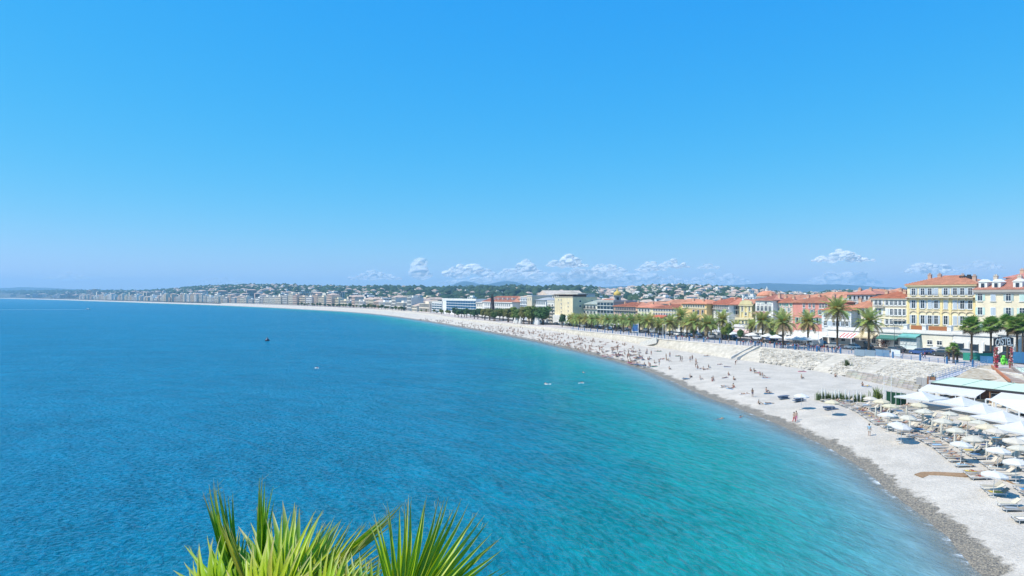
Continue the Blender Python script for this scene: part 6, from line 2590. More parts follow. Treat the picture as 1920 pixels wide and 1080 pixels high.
def person(loc, rz, pose, where, group, shirt=None, lower='shorts', lc=None, skin=None, s=None, label=None):
    hc, hw = RP.choices(HAIRS, (5, 4, 2, 1))[0]
    lc = RP.randrange(len(CLO)) if lc is None else lc
    low = lower if (pose, lower) in PM else 'shorts'
    o = obj("person", PM[pose, 'person'], None, loc, rz, jit(skin or RP.choice(SKINS), 0.1), s or RP.uniform(0.94, 1.05))
    obj("hair", PM[pose, 'hair'], o, col=hc)
    obj(low, PM[pose, low], o, col=jit(CLO[lc][0], 0.1))
    w = "person %s in %s %s" % (pose, CLO[lc][1], low)
    if shirt is not None and (pose, 'shirt') in PM:
        obj("shirt", PM[pose, 'shirt'], o, col=jit(CLO[shirt][0], 0.1))
        w = "person %s in %s shirt and %s %s" % (pose, CLO[shirt][1], CLO[lc][1], low)
    else:
        w += " with %s hair" % hw
    tag(o, label or (w + " " + where), "person", group)
    return o


TOWEL = MB()
for k in range(6):
    TOWEL.add([(-.45, -.95 + k * .32, .03 + .015 * (k % 2)), (.45, -.95 + k * .32, .03 + .015 * ((k + 1) % 2)), (.45, -.95 + (k + 1) * .32, .03 + .015 * (k % 2)), (-.45, -.95 + (k + 1) * .32, .03 + .015 * ((k + 1) % 2)),
               (-.45, -.95 + k * .32, -.03), (.45, -.95 + k * .32, -.03), (.45, -.95 + (k + 1) * .32, -.03), (-.45, -.95 + (k + 1) * .32, -.03)], [(0, 1, 2, 3), (0, 4, 5, 1), (1, 5, 6, 2), (2, 6, 7, 3), (3, 7, 4, 0)])
TOWEL = TOWEL.mesh("beach_towel", M['cloth'])


def towel(p, rz, ci, lab="towel spread on the pebble beach under a bather"):
    o = obj("beach_towel", TOWEL, None, p, rz, jit(CLO[ci][0], 0.12))
    tag(o, CLO[ci][1] + " " + lab, "towel", "towels on the pebble beach")


# hand placed bathers on the nearer part of the free beach: column, row, pose, facing, extra
NEARB = [(1411, 744, 'standing', 2.4, 0), (1423, 758, 'sitting', 1.2, 1), (1437, 735, 'sitting', 2.0, 0), (1397, 739, 'lying', 1.3, 2), (1375, 727, 'sitting', 2.6, 3), (1370, 729, 'lying', 0.4, 0), (1359, 725, 'prone', 1.5, 4),
         (1376, 713, 'sitting', 2.2, 1), (1360, 709, 'lying', 1.6, 0), (1366, 704, 'sitting', 2.5, 5), (1335, 715, 'sitting', 2.0, 3), (1337, 712, 'sitting', 2.9, 0), (1313, 712, 'sitting', 1.8, 2), (1294, 708, 'sitting', 2.2, 1), (1287, 710, 'prone', 1.2, 6),
         (1325, 693, 'lying', 1.4, 1), (1319, 694, 'sitting', 2.5, 0), (1329, 690, 'sitting', 2.1, 2), (1304, 689, 'bending', 1.6, 1), (1305, 684, 'standing', 2.2, 1), (1308, 691, 'sitting', 2.9, 7), (1313, 692, 'lying', 1.0, 0), (1294, 679, 'standing', 3.0, 4), (1298, 677, 'walking', 2.6, 0),
         (1276, 678, 'walking', -2.0, 0), (1279, 679, 'walking', -2.2, 1), (1350, 684, 'lying', 1.5, 1), (1364, 688, 'prone', 1.2, 7), (1379, 684, 'bending', 2.0, 1), (1407, 696, 'sitting', 2.4, 3), (1414, 697, 'sitting', 2.0, 0), (1421, 700, 'lying', 1.2, 5), (1425, 704, 'sitting', 2.4, 1), (1430, 706, 'sitting', 1.8, 2), (1437, 709, 'prone', 1.4, 3),
         (1250, 676, 'sitting', 2.4, 1), (1254, 678, 'sitting', 1.6, 2), (1249, 673, 'standing', 2.0, 7), (1256, 670, 'standing', 2.6, 0), (1243, 673, 'lying', 1.2, 3), (1239, 675, 'lying', 1.4, 2), (1217, 686, 'sitting', 2.2, 1), (1219, 688, 'lying', 1.0, 1), (1216, 683, 'sitting', 2.0, 3),
         (1228, 687, 'lying', 1.4, 5), (1236, 685, 'standing', 2.5, 6), (1227, 681, 'sitting', 2.0, 1), (1255, 693, 'sitting', 2.2, 7), (1215, 675, 'sitting', 2.5, 3), (1218, 674, 'sitting', 1.7, 0), (1211, 664, 'sitting', 2.0, 1), (1221, 666, 'standing', 2.4, 3), (1213, 663, 'standing', 2.9, 0), (1232, 659, 'lying', 1.4, 1), (1237, 659, 'lying', 1.2, 1),
         (1272, 668, 'lying', 1.3, 1), (1265, 655, 'lying', 1.4, 7), (1325, 668, 'lying', 1.3, 1), (1489, 792, 'walking', 2.2, 3), (1493, 789, 'standing', 2.6, 5), (1442, 738, 'lying', 1.3, 1), (1443, 757, 'prone', 1.5, 0), (1504, 697, 'lying', 1.4, 7), (1503, 710, 'sitting', 2.1, 7), (1566, 707, 'sitting', 2.3, 1), (1617, 724, 'sitting', 2.6, 1), (1625, 725, 'lying', 1.3, 9)]
used_sp = []
for px, py, pose, fc, ci in NEARB:
    p = on_beach(px, py)
    if pose in ('lying', 'prone'):
        towel(p, fc, RP.choice([2, 2, 7, 6, 4, 5, 8]))
        p = p + Vector((0, 0, 0.035))
    person(p, fc, pose, "on the nearer pebble beach" if pose not in ('standing', 'walking') else "on the pebbles near the water", "bathers on the nearer free beach", lc=ci, lower='shorts' if RP.random() < 0.8 else 'trousers')
p = on_beach(1630, 818)
pw = person(p, 2.2, 'standing', "", "bathers on the nearer free beach", shirt=6, lc=2, label="person in light blue shirt standing alone on pebbles before the loungers")

# bathers further along the beach
n_ind = 0
crowd = []
tries = 0
while tries < 1500 and len(crowd) + n_ind < 520:
    tries += 1
    px = 780 + 430 * RP.random() ** 0.8
    u = WL[:, 0] / WL[:, 1] * F + 960
    i = np.argsort(u)
    yw = float(np.interp(px, u[i], HZ + H * F / YS[i]))
    yf = float(np.interp(px, [q[0] for q in _fpx], [q[1] for q in _fpx]))
    py = yf + (yw - yf) * (0.12 + 0.80 * RP.random() ** 0.9)
    try:
        p = on_beach(px, py)
    except Exception:
        continue
    if not (0 < p.y < 900):
        continue
    pose = RP.choices(['lying', 'prone', 'sitting', 'standing', 'walking'], (5, 3, 6, 1.2, 0.6))[0]
    crowd.append((p, pose))
crowd.sort(key=lambda q: q[0].y)
for p, pose in crowd[:80]:
    fc = RP.uniform(0.6, 2.9)
    if pose in ('lying', 'prone') and RP.random() < 0.7:
        towel(p, fc, RP.choice([2, 2, 7, 6, 4, 5]))
        p = p + Vector((0, 0, 0.035))
    person(p, fc, pose, "on the far beach", "bathers on the far beach")
mb = MB()
mats = [pm("crowd_skin", SKINS[0], 0.6), pm("crowd_dark", (0.03, 0.035, 0.06), 0.8), pm("crowd_red", (0.42, 0.08, 0.08), 0.8), pm("crowd_white", (0.7, 0.7, 0.7), 0.8)]
for p, pose in crowd[80:]:
    a = RP.uniform(0, 6.28)
    mt = Matrix.Translation(p) @ Matrix.Rotation(a, 4, 'Z')
    for part, mi in (('person', 0), ('shorts', RP.choice([1, 1, 2, 3]))):
        src = PM[pose, part]
        o0 = len(mb.v)
        mb.v.extend([tuple(mt @ v.co) for v in src.vertices])
        for q in src.polygons:
            mb.f.append(tuple(o0 + k for k in q.vertices))
            mb.m.append(mi)
o = obj("beach_crowd", mb.mesh("beach_crowd", mats))
o["kind"] = "stuff"

# swimmers
for px, py, pose, lab in ((1026, 720, 'swimming', "person swimming with splashing raised arm near the middle of the bay"), (1088, 718, 'swimming', "person swimming right of the splashing one"), (1096, 699, 'swimming', "person swimming between the splashing one and the beach"), (1347, 786, 'swimming', "left of two people swimming close to the wet shingle"), (1388, 783, 'swimming', "right of two people swimming close to the wet shingle"),
                          (1046, 658, 'swimming', "person swimming near the waterline of the far beach"), (595, 690, 'swimming', "person swimming far out, right of the dark buoy")):
    p = at(px, py, 0.0)
    sc = 1.0 if py > 695 else 1.0
    person(Vector((p.x, p.y, -0.16)), RP.uniform(-1.2, 1.2), pose, "", None, lc=0, s=1.1, label=lab)
    fb = MB()
    for k in range(9):
        fb.blob((RP.uniform(-.6, .6), -0.9 + RP.uniform(-0.9, .6), 0.0), (RP.uniform(.1, .28), RP.uniform(.15, .35), RP.uniform(.03, .10)), 1, 0, .25)
    if px in (1026, 1088, 595):
        f_ = obj("foam_splash", fb.mesh("foam_splash", M['white'], True), None, (p.x - 1.0, p.y, 0.01), 1.3)
        f_["kind"] = "stuff"
p = at(1042, 652, 0.2)
person(on_beach(1039, 649), 2.0, 'standing', "", None, lc=1, label="person in dark shorts standing in the shallows")
p = at(501, 639, 0)
b = MB().lathe([(0.05, -0.4), (0.9, -0.2), (1.1, 0.2), (0.8, 0.7), (0.25, 0.95), (0.2, 1.6), (0.05, 1.7)], 10)
tag(obj("buoy", b.mesh("buoy", M['paint'], True), None, p, 0, (0.02, 0.02, 0.05)), "small dark buoy floating alone on the open sea", "buoy")
p = at(165, 580.5, 0)
t = thing("motor_boat", "tiny white motor boat with long wake far out at left", "boat", p, 0.1)
b = MB()
b.add([(-3, -1, 0.2), (2, -1, 0.2), (3.6, 0, 0.5), (2, 1, 0.2), (-3, 1, 0.2), (-3, -1.2, 1.0), (2.2, -1.2, 1.1), (4.2, 0, 1.4), (2.2, 1.2, 1.1), (-3, 1.2, 1.0)], [(0, 1, 6, 5), (1, 2, 7, 6), (2, 3, 8, 7), (3, 4, 9, 8), (4, 0, 5, 9), (5, 6, 7, 8, 9)])
obj("hull", b.mesh("hull", M['white']), t)
obj("cabin", MB().box(-1.2, 1.0, -0.8, 0.8, 1.1, 2.1).mesh("cabin", M['white']), t)
wk = MB()
for k in range(150):
    x = -4 - k * 1.15
    wk.blob((x, RP.uniform(-1, 1) * (0.5 + k * 0.01), 0.02), (1.1, RP.uniform(.4, .9), 0.10), 1, 0, .3)
wk = obj("boat_wake", wk.mesh("boat_wake", M['white'], True), None, p, 0.1)
wk["kind"] = "stuff"

# strollers on the promenade
for i in range(108):
    px = RP.choice([RP.uniform(1345, 1590), RP.uniform(1200, 1350), RP.uniform(1380, 1545), RP.uniform(1380, 1560)])
    s_ = s_of_y(ray_T(px)) + RP.uniform(-2, 2)
    p, a = along_T(s_, RP.choice([1.6, 2.2, 3.0, 4.5, 6.0, 8.0]) + RP.uniform(-.5, .5))
    sh = RP.choice([0, 0, 4, 6, 2, 2, 1, 7, 3, 5])
    pose = RP.choice(['standing', 'walking', 'walking'])
    person(p, a + RP.choice([0, math.pi]) + math.pi / 2 + RP.uniform(-.3, .3), pose, "behind the promenade railing", "strollers on the promenade", shirt=sh, lower=RP.choice(['trousers', 'trousers', 'shorts']), lc=RP.choice([0, 0, 1, 4, 7, 6]))
for px, y, sh, lc, lab in ((1729, 672, 0, 0, "person in navy shirt walking beside a pink shirted one behind the railing"), (1734, 672.5, 5, 0, "person in pink shirt walking beside a navy one behind the railing"), (1693, 668, 0, 0, "person in dark clothes standing at the railing below the teal window bay"), (1819, 680, 4, 0, "person in blue standing at the railing before the green fence"), (1771, 681, 8, 0, "person in teal shirt standing at the railing left of the small palms")):
    p = at_prom(px, y)
    person((p.x, p.y, 5.56), 1.2, 'walking' if px < 1740 and px > 1700 else 'standing', "", "strollers on the promenade", shirt=sh, lower='trousers', lc=lc, label=lab)

# ================================================================== the private beach: loungers and parasols
LG_W = 0.68


def lounger_parts(up):
    fr = MB()
    fr.bar((-.34, -1.0, .30), (-.34, .62, .30), .05, .06)
    fr.bar((.34, -1.0, .30), (.34, .62, .30), .05, .06)
    fr.bar((-.34, -1.0, .30), (.34, -1.0, .30), .05, .06)
    fr.bar((-.34, .62, .30), (.34, .62, .30), .05, .06)
    frame = fr.mesh("frame", M['paint'])
    leg = MB().bar((0, 0, 0), (0, 0, .28), .05, .05).mesh("leg", M['paint'])
    seat = MB().box(-.31, .31, -.97, .30, .315, .375).mesh("seat", M['cloth'])
    a = math.radians(up)
    bk = MB()
    mt = Matrix.Translation((0, .30, .345)) @ Matrix.Rotation(a, 4, 'X')
    bk.box(-.31, .31, 0.01, .74, -.03, .03, 0, mt)
    back = bk.mesh("backrest", M['cloth'])
    return frame, leg, seat, back


LP = {k: lounger_parts(k) for k in (4, 38, 52)}
LC = [((0.45, 0.385, 0.30), 'light brown'), ((0.30, 0.25, 0.19), 'brown'), ((0.55, 0.48, 0.38), 'pale')]


def lounger(p, rz, up, ci, label):
    frame, leg, seat, back = LP[up]
    t = thing("sun_lounger", label, "sun lounger", p, rz, "sun loungers of the private beach")
    fc = (0.55, 0.56, 0.57)
    obj("frame", frame, t, col=fc)
    for x in (-.33, .33):
        for y in (-.85, .5):
            obj("leg", leg, t, (x, y, 0), col=fc)
    c = jit(LC[ci][0], 0.08)
    obj("seat", seat, t, col=c)
    obj("backrest", back, t, col=c)
    return t


def canopy_mesh(r, h, n=8, closed=False):
    b = MB()
    if closed:
        b.lathe([(0.05, 0.9), (0.15, 1.0), (0.13, 1.7), (0.07, 2.35), (0.02, 2.5)], 8)
        return b.mesh("canopy", M['canvas'], True)
    top, vs = (0, 0, h), []
    for k in range(n):
        a0, a1 = 2 * math.pi * k / n, 2 * math.pi * (k + 1) / n
        am = (a0 + a1) / 2
        p0, p1 = Vector((r * math.cos(a0), r * math.sin(a0), 0)), Vector((r * math.cos(a1), r * math.sin(a1), 0))
        q0, q1 = p0 * 0.55 + Vector((0, 0, h * 0.62)), p1 * 0.55 + Vector((0, 0, h * 0.62))
        m1 = (p0 + p1) / 2 * 0.97 + Vector((0, 0, -0.02))
        b.add([top, q0, q1, p0, p1, m1, p0 - Vector((0, 0, .14)), p1 - Vector((0, 0, .14)), m1 - Vector((0, 0, .14))], [(0, 1, 2), (1, 3, 5), (1, 5, 2), (2, 5, 4), (3, 6, 8, 5), (5, 8, 7, 4)])
    b.lathe([(0.06, h - 0.02), (0.10, h + 0.05), (0.03, h + 0.13)], 6)
    return b.mesh("canopy", M['canvas'])


CAN = {'open': canopy_mesh(1.2, 0.42), 'closed': canopy_mesh(0, 0, closed=True)}
PPOLE = MB().tube([(0, 0, 0), (0, 0, 2.60)], 0.028, 6).mesh("pole", M['white'])
PBASE = MB().lathe([(0.3, 0), (0.3, 0.08), (0.06, 0.12)], 10).mesh("base", M['stone'])
RIBS = MB()
for k in range(8):
    a = 2 * math.pi * k / 8
    RIBS.bar((0.04 * math.cos(a), 0.04 * math.sin(a), 0.36), (1.15 * math.cos(a), 1.15 * math.sin(a), -0.03), 0.02, 0.02)
RIBS = RIBS.mesh("ribs", M['white'])


def parasol(p, kind, label, col=(0.80, 0.78, 0.72), s=1.0, tilt=0.0, group="parasols of the private beach"):
    t = thing("beach_parasol", label, "parasol", p, RP.uniform(0, 3), group, s)
    t.rotation_euler = (RP.uniform(-tilt, tilt), RP.uniform(-tilt, tilt), RP.uniform(0, 3))
    obj("canopy", CAN[kind], t, (0, 0, 2.15 if kind == 'open' else 0), col=jit(col, 0.05))
    if kind == 'open':
        obj("ribs", RIBS, t, (0, 0, 2.15))
    obj("pole", PPOLE, t)
    obj("base", PBASE, t, col=(0.5, 0.5, 0.48))
    return t


# front line of the lounger field, in photo pixels
FRONT = [(1906, 982), (1870, 950), (1836, 914), (1786, 872), (1748, 843), (1718, 824), (1682, 813), (1642, 799), (1606, 775), (1572, 760), (1540, 753)]
FP = [on_beach(*q) for q in FRONT]
fl = [0.0]
for a, c in zip(FP[:-1], FP[1:]):
    fl.append(fl[-1] + math.hypot(c.x - a.x, c.y - a.y))


def front_pt(s):
    x = np.interp(s, fl, [q.x for q in FP])
    y = np.interp(s, fl, [q.y for q in FP])
    return Vector((x, y, 0))


RL = random.Random(12)
LTOW = MB().box(-.30, .30, -.80, .24, .378, .40).box(-.33, -.302, -.6, .1, .2, .40).mesh("beach_towel", M['cloth'])
rows_word = ['front', 'second', 'third', 'fourth']
n_l = 0
for row in range(4):
    off = row * 2.95
    s = -6.0 if row else 0.3
    k = 0
    while s < fl[-1] - (0 if row < 3 else 8):
        p = front_pt(max(s, 0))
        if s < 0:
            d0 = (FP[1] - FP[0]).normalized()
            p = FP[0] + d0 * s
        q = front_pt(min(max(s, 0) + 0.6, fl[-1]))
        d = (q - front_pt(max(s, 0) - 0.01))
        d.normalize()
        nrm = Vector((d.y, -d.x, 0))
        nrm = (nrm + Vector((0.5, 0.15, 0))).normalized()
        c = p + nrm * (off + 1.0)
        px = c.x / c.y * F + 960
        gap = 10.8 < s < 13.6                      # the path of matting
        if px < 1945 and not gap and RL.random() > 0.07:
            z = beach_z(c.x, c.y)
            up = RL.choice([4, 38, 38, 52]) if row else RL.choice([4, 4, 38])
            rz = math.atan2(nrm.y, nrm.x) - math.pi / 2 + RL.uniform(-.05, .05)
            ci = RL.randrange(3)
            where = "near end" if s < 14 else "middle" if s < 40 else "far end"
            lounger((c.x, c.y, z), rz, up, ci, "%s sun lounger with %s back, %s row, %s of the private beach" % (LC[ci][1], 'flat' if up == 4 else 'raised', rows_word[row], where))
            if RL.random() < (0.66 if row == 0 else 0.30 if row == 1 else 0.10) and s > 13:
                person(Vector((c.x, c.y, z + (0.26 if up != 4 else 0.25))) + nrm * 0.05, rz, 'reclining' if up != 4 else RL.choice(['lying', 'prone']), "on a %s row lounger" % rows_word[row], "sunbathers on loungers")
            if RL.random() < 0.22:
                tc_ = RL.choice([0, 2, 4, 7, 6, 2, 9, 6])
                tag(obj("beach_towel", LTOW, None, (c.x, c.y, z), rz, jit(CLO[tc_][0], 0.15)), "%s towel lying over a sun lounger in the %s row" % (CLO[tc_][1], rows_word[row]), "towel", "towels on the sun loungers")
            n_l += 1
        k += 1
        s += 0.92 if k % 2 else 1.42

PAR = [(1733, 769, 0), (1781, 771, 0), (1702, 778, 0), (1768, 789, 0), (1835, 788, 0), (1793, 803, 0), (1867, 806, 0), (1827, 819, 0), (1902, 824, 0), (1801, 830, 2), (1911, 837, 0), (1870, 842, 2), (1689, 797, 2), (1862, 887, 2),
       (1632, 744, 0), (1653, 751, 1), (1668, 759, 1), (1664, 778, 2), (1684, 793, 2), (1502, 741, 2), (1851, 799, 1), (1815, 782, 1), (1560, 752, 1), (1722, 757, 1), (1905, 862, 2)]
PCOL = [((0.62, 0.585, 0.50), 'cream'), ((0.63, 0.57, 0.42), 'pale yellow'), ((0.68, 0.675, 0.66), 'white')]
for px, py, c in PAR:
    z = 1.9
    for _ in range(4):
        p = at(px, py, z + 2.45)
        z = beach_z(p.x, p.y)
    place = "among the far loungers by the reeds" if py < 765 else "in the middle of the lounger rows" if py < 815 else "among the near lounger rows"
    lab = "%s round parasol %s" % (PCOL[c][1], place)
    if (px, py) == (1862, 887):
        lab = "white round parasol beside the brown matting path, nearest to the water"
    if (px, py) == (1502, 741):
        lab = "white parasol standing apart left of the reeds"
    parasol((p.x, p.y, z), 'open', lab, PCOL[c][0], RP.uniform(0.95, 1.08), 0.06)
for px in (1541, 1547, 1560, 1566, 1573, 1585, 1592, 1600, 1607, 1614):
    p = on_beach(px, 752 + (px - 1541) * 0.08)
    parasol(p, 'closed', "furled white parasol in front of the reeds", (0.82, 0.81, 0.77), RP.uniform(0.8, 1.0))
for px, py in ((1642, 792), (1668, 800), (1730, 800), (1748, 815), (1812, 842), (1850, 868), (1700, 790), (1775, 805), (1652, 786), (1790, 850), (1706, 822), (1826, 850), (1880, 875), (1765, 828)):
    p = on_beach(px, py)
    parasol(p, 'closed', "furled parasol standing between loungers", (0.76, 0.72, 0.62), 0.95)

# brown matting path
pts = [(1722, 893), (1735, 889), (1760, 888.5), (1800, 890.5), (1850, 893), (1885, 900), (1915, 913)]
L_, R__ = [], []
for i, q in enumerate(pts):
    c = on_beach(*q)
    L_.append((c.x, c.y - 0.75, c.z + 0.06))
    R__.append((c.x, c.y + 0.75, c.z + 0.06))
mp = pm("coir_matting", (0.30, 0.195, 0.115), 0.95, 0.1, 3.0, 0.3, bump=0.02, bscale=20)
b = MB()
for i in range(len(pts) - 1):
    vs = [L_[i], L_[i + 1], R__[i + 1], R__[i]]
    b.add(vs + [(v[0], v[1], v[2] - 0.12) for v in vs], [(0, 1, 2, 3), (0, 4, 5, 1), (2, 6, 7, 3), (3, 7, 4, 0), (1, 5, 6, 2)])
tag(obj("beach_mat", b.mesh("beach_mat", mp)), "long brown matting path running across the pebbles to the loungers", "mat")

# two dark beach boats / stacks of kit left of the loungers
for px, py, lab in ((1470, 747, "pile of dark folded deckchairs left of the white parasol"), (1497, 752, "dark low stack of mats lying on the pebbles below the white parasol"), (1558, 768, "dark blue low stack of mats at the corner of the loungers")):
    c = on_beach(px, py)
    b = MB()
    for k in range(5):
        mt = Matrix.Translation((RP.uniform(-.4, .4), RP.uniform(-.2, .2), 0.06 + 0.11 * k)) @ Matrix.Rotation(RP.uniform(-.3, .3), 4, 'Z')
        b.box(-.9, .9, -.35, .35, -.05, .05, 0, mt)
    o = obj("mat_stack", b.mesh("mat_stack", M['cloth']), None, c, 0.2, (0.14, 0.18, 0.25))
    o["kind"] = "stuff"
    o["label"] = lab

# reeds and screens behind the loungers
REED = []
for k in range(3):
    b = MB()
    r = random.Random(60 + k)
    for i in range(85):
        x, y = r.gauss(0, .35), r.gauss(0, .35)
        h = r.uniform(0.9, 2.3)
        a = r.uniform(0, 6.28)
        ln = r.uniform(.15, .55) * h
        dx, dy = math.cos(a), math.sin(a)
        w = 0.045
        b.add([(x - dy * w, y + dx * w, 0), (x + dy * w, y - dx * w, 0), (x + dx * ln * .35 + dy * w, y + dy * ln * .35 - dx * w, h * .65), (x + dx * ln * .35 - dy * w, y + dy * ln * .35 + dx * w, h * .65), (x + dx * ln, y + dy * ln, h * r.uniform(.75, 1))],
              [(0, 1, 2, 3), (3, 2, 4)])
    REED.append(b.mesh("reed_clump", M['leaf']))
for i, px in enumerate(np.linspace(1541, 1626, 15)):
    c = on_beach(px, 752 + (px - 1541) * 0.05)
    c.y += 1.5 + RP.uniform(-.4, .4)
    tag(obj("reed_clump", REED[i % 3], None, c, RP.uniform(0, 6), jit((0.15, 0.21, 0.075), 0.25), RP.uniform(0.62, 0.95)), "clump of green reeds in the row behind the furled parasols", "plant", "reed clumps behind the furled parasols")
for px, py, s_, col, lab in ((1647, 752, 1.3, (0.20, 0.26, 0.05), "bright yellow green bush beside the cream parasol at the reeds"), (1589, 693, 0.9, (0.10, 0.14, 0.04), "small green bush growing on the slope of the sea wall"), (1751, 703, 0.8, (0.11, 0.17, 0.05), "small bush on top of the brown timber wall")):
    c = on_beach(px, py) if px == 1647 else wall_point(px, 0.42 if px == 1589 else 0.35)
    tag(obj("bush", REED[1], None, c, 0, col, s_), lab, "bush")
a, c = on_beach(1662, 757), on_beach(1699, 762)
v = c - a
t = thing("privacy_screen", "dark green hedge screen right of the yellow green bush", "fence", a, math.atan2(v.y, v.x))
n = 4
pw = math.hypot(v.x, v.y) / n
me = MB().box(0.02, pw - 0.02, -0.06, 0.06, 0.1, 2.2).mesh("panel", M['foliage'])
for q in range(n):
    obj("panel", me, t, (q * pw, 0, 0), 0, jit((0.025, 0.10, 0.055), 0.2))
    obj("post", cached("scpost", lambda: MB().box(-.05, .05, -.09, .09, 0, 2.35).mesh("post", M['paint'])), t, (q * pw, 0, 0), col=(0.45, 0.48, 0.48))
for px, lab in ((1657.5, "left white pole standing on the beach behind the parasols"), (1671, "right white pole standing on the beach behind the parasols")):
    c = on_beach(px, 745)
    b = MB().lathe([(0.08, 0), (0.06, 0.3), (0.045, 4.0), (0.02, 4.05)], 6)
    tag(obj("pole", b.mesh("pole", M['white']), None, c), lab, "pole")

# ================================================================== beach restaurant with entrance arch
# square white canopies
def square_canopy(px, py, size, label, rz, zt=4.6):
    p = at(px, py, zt)
    z0 = beach_z(p.x, p.y)
    t = thing("canopy_parasol", label, "parasol", (p.x, p.y, z0), rz, "big square white canopies of the beach restaurant")
    h, e = zt - z0, size / 2
    lo = h - 1.15
    b = MB()
    n = 6
    for s_ in range(4):
        R4m = Matrix.Rotation(s_ * math.pi / 2, 3, 'Z')
        for k in range(n):
            f0, f1 = k / n, (k + 1) / n
            def P(f, u):
                sag = 0.16 * math.sin(math.pi * f)
                return R4m @ Vector((e * f, e * f * u, h - (h - lo) * f - sag + 0.10 * abs(u) ** 2 * f))
            for u0, u1 in ((-1, 0), (0, 1)):
                if k == 0:
                    b.add([P(0, 0), P(f1, u0), P(f1, u1)], [(0, 1, 2)])
                else:
                    b.add([P(f0, u0), P(f1, u0), P(f1, u1), P(f0, u1)], [(0, 1, 2, 3)])
        a0, a1 = R4m @ Vector((e, -e, lo + 0.1)), R4m @ Vector((e, e, lo + 0.1))
        b.add([a0, a1, a1 - Vector((0, 0, .25)), a0 - Vector((0, 0, .25))], [(0, 1, 2, 3)])
    obj("canopy", b.mesh("canopy", M['canvas']), t, col=jit((0.68, 0.685, 0.69), 0.02))
    obj("pole", MB().tube([(0, 0, 0), (0, 0, h - 0.05)], 0.06, 8).mesh("pole", M['white']), t)
    for q in range(4):
        obj("stay", MB().bar((0, 0, h - 0.12), (e * .98, e * .98, lo + .1), .04, .04).mesh("stay", M['white']), t, rz=q * math.pi / 2)
    return t


square_canopy(1728, 733, 6.0, "square white canopy standing apart by the green screen", 0.5, 4.7)
square_canopy(1803, 743, 5.6, "square white canopy at the far end of the canopy row", 0.30)
square_canopy(1842, 756, 5.6, "square white canopy second from the far end of the row", 0.30)
square_canopy(1880, 770, 5.6, "square white canopy third from the far end of the row", 0.30)
square_canopy(1914, 789, 5.6, "square white canopy at the right edge, nearest of the row", 0.30)
square_canopy(1955, 812, 5.6, "square white canopy cut off by the right edge below the row", 0.30)

# pavilion with mint green roof
u = Vector((0.507, -0.862, 0))
nn = Vector((0.862, 0.507, 0))
PO = Vector((78.4, 127.2, 0))
prz = math.atan2(u.y, u.x)
t = thing("pavilion", "beach restaurant pavilion with pale mint green panelled roof", "building", (PO.x, PO.y, 1.9), prz)
zf, zb = 4.85 - 1.9, 5.35 - 1.9
b = MB().box(0.6, 26, 1.2, 6.4, -0.4, zf - 0.12)
obj("wall", b.mesh("wall", M['wood']), t, col=(0.16, 0.085, 0.055))
for k in range(5):
    x0 = k * 5.2
    b = MB()
    vs = [(x0 + .04, -.4, zf), (x0 + 5.16, -.4, zf), (x0 + 5.16, 7.0, zb), (x0 + .04, 7.0, zb)]
    b.add(vs + [(x, y, z - 0.18) for x, y, z in vs], [(0, 1, 2, 3), (7, 6, 5, 4), (0, 4, 5, 1), (1, 5, 6, 2), (2, 6, 7, 3), (3, 7, 4, 0)])
    b.bar((x0 + .02, -.4, zf + .05), (x0 + .02, 7.0, zb + .05), .10, .10)
    obj("roof_panel", b.mesh("roof_panel", M['paint']), t, col=jit((0.60, 0.70, 0.54), 0.03))
obj("fascia", MB().box(-.1, 26.2, -.52, -.42, zf - .38, zf - .03).mesh("fascia", M['dark']), t)
for k in range(9):
    obj("post", cached("pavpost", lambda: MB().box(-.09, .09, -.09, .09, -.4, zf - .4).mesh("post", M['wood'])), t, (0.4 + k * 3.1, -.2, 0), col=(0.30, 0.16, 0.09))
for k in range(6):
    f = obj("window", win_frame(2.2, 1.4, False), t, (2.4 + k * 4.0, 1.197, 0.5))
    obj("pane", win_pane(2.2, 1.4), f)

# white awning in front of the pavilion
for k, (x0, x1, out) in enumerate(((-0.6, 9.2, 3.2), (11.6, 26, 3.6))):
    t2 = thing("awning", "white sloping awning below the mint roof, %s part" % ("left" if k == 0 else "right"), "awning", (PO.x, PO.y, 1.9), prz)
    b = MB()
    n = 6
    for q in range(n):
        a, c = x0 + (x1 - x0) * q / n, x0 + (x1 - x0) * (q + 1) / n
        m_ = (a + c) / 2
        b.add([(a, -.56, zf - .42), (c, -.56, zf - .42), (c, -.56 - out, zf - 1.25), (m_, -.56 - out, zf - 1.36), (a, -.56 - out, zf - 1.25), (c, -.56 - out, zf - 1.5), (m_, -.56 - out, zf - 1.6), (a, -.56 - out, zf - 1.5)],
              [(0, 1, 2, 3, 4), (4, 3, 6, 7), (3, 2, 5, 6)])
    obj("cloth", b.mesh("cloth", M['canvas']), t2, col=(0.68, 0.68, 0.68))
    for x in np.linspace(x0 + .3, x1 - .3, 4):
        obj("post", cached("awpost", lambda: MB().box(-.05, .05, -.05, .05, -.4, zf - 1.3).mesh("post", M['white'])), t2, (x, -.5 - out, 0))

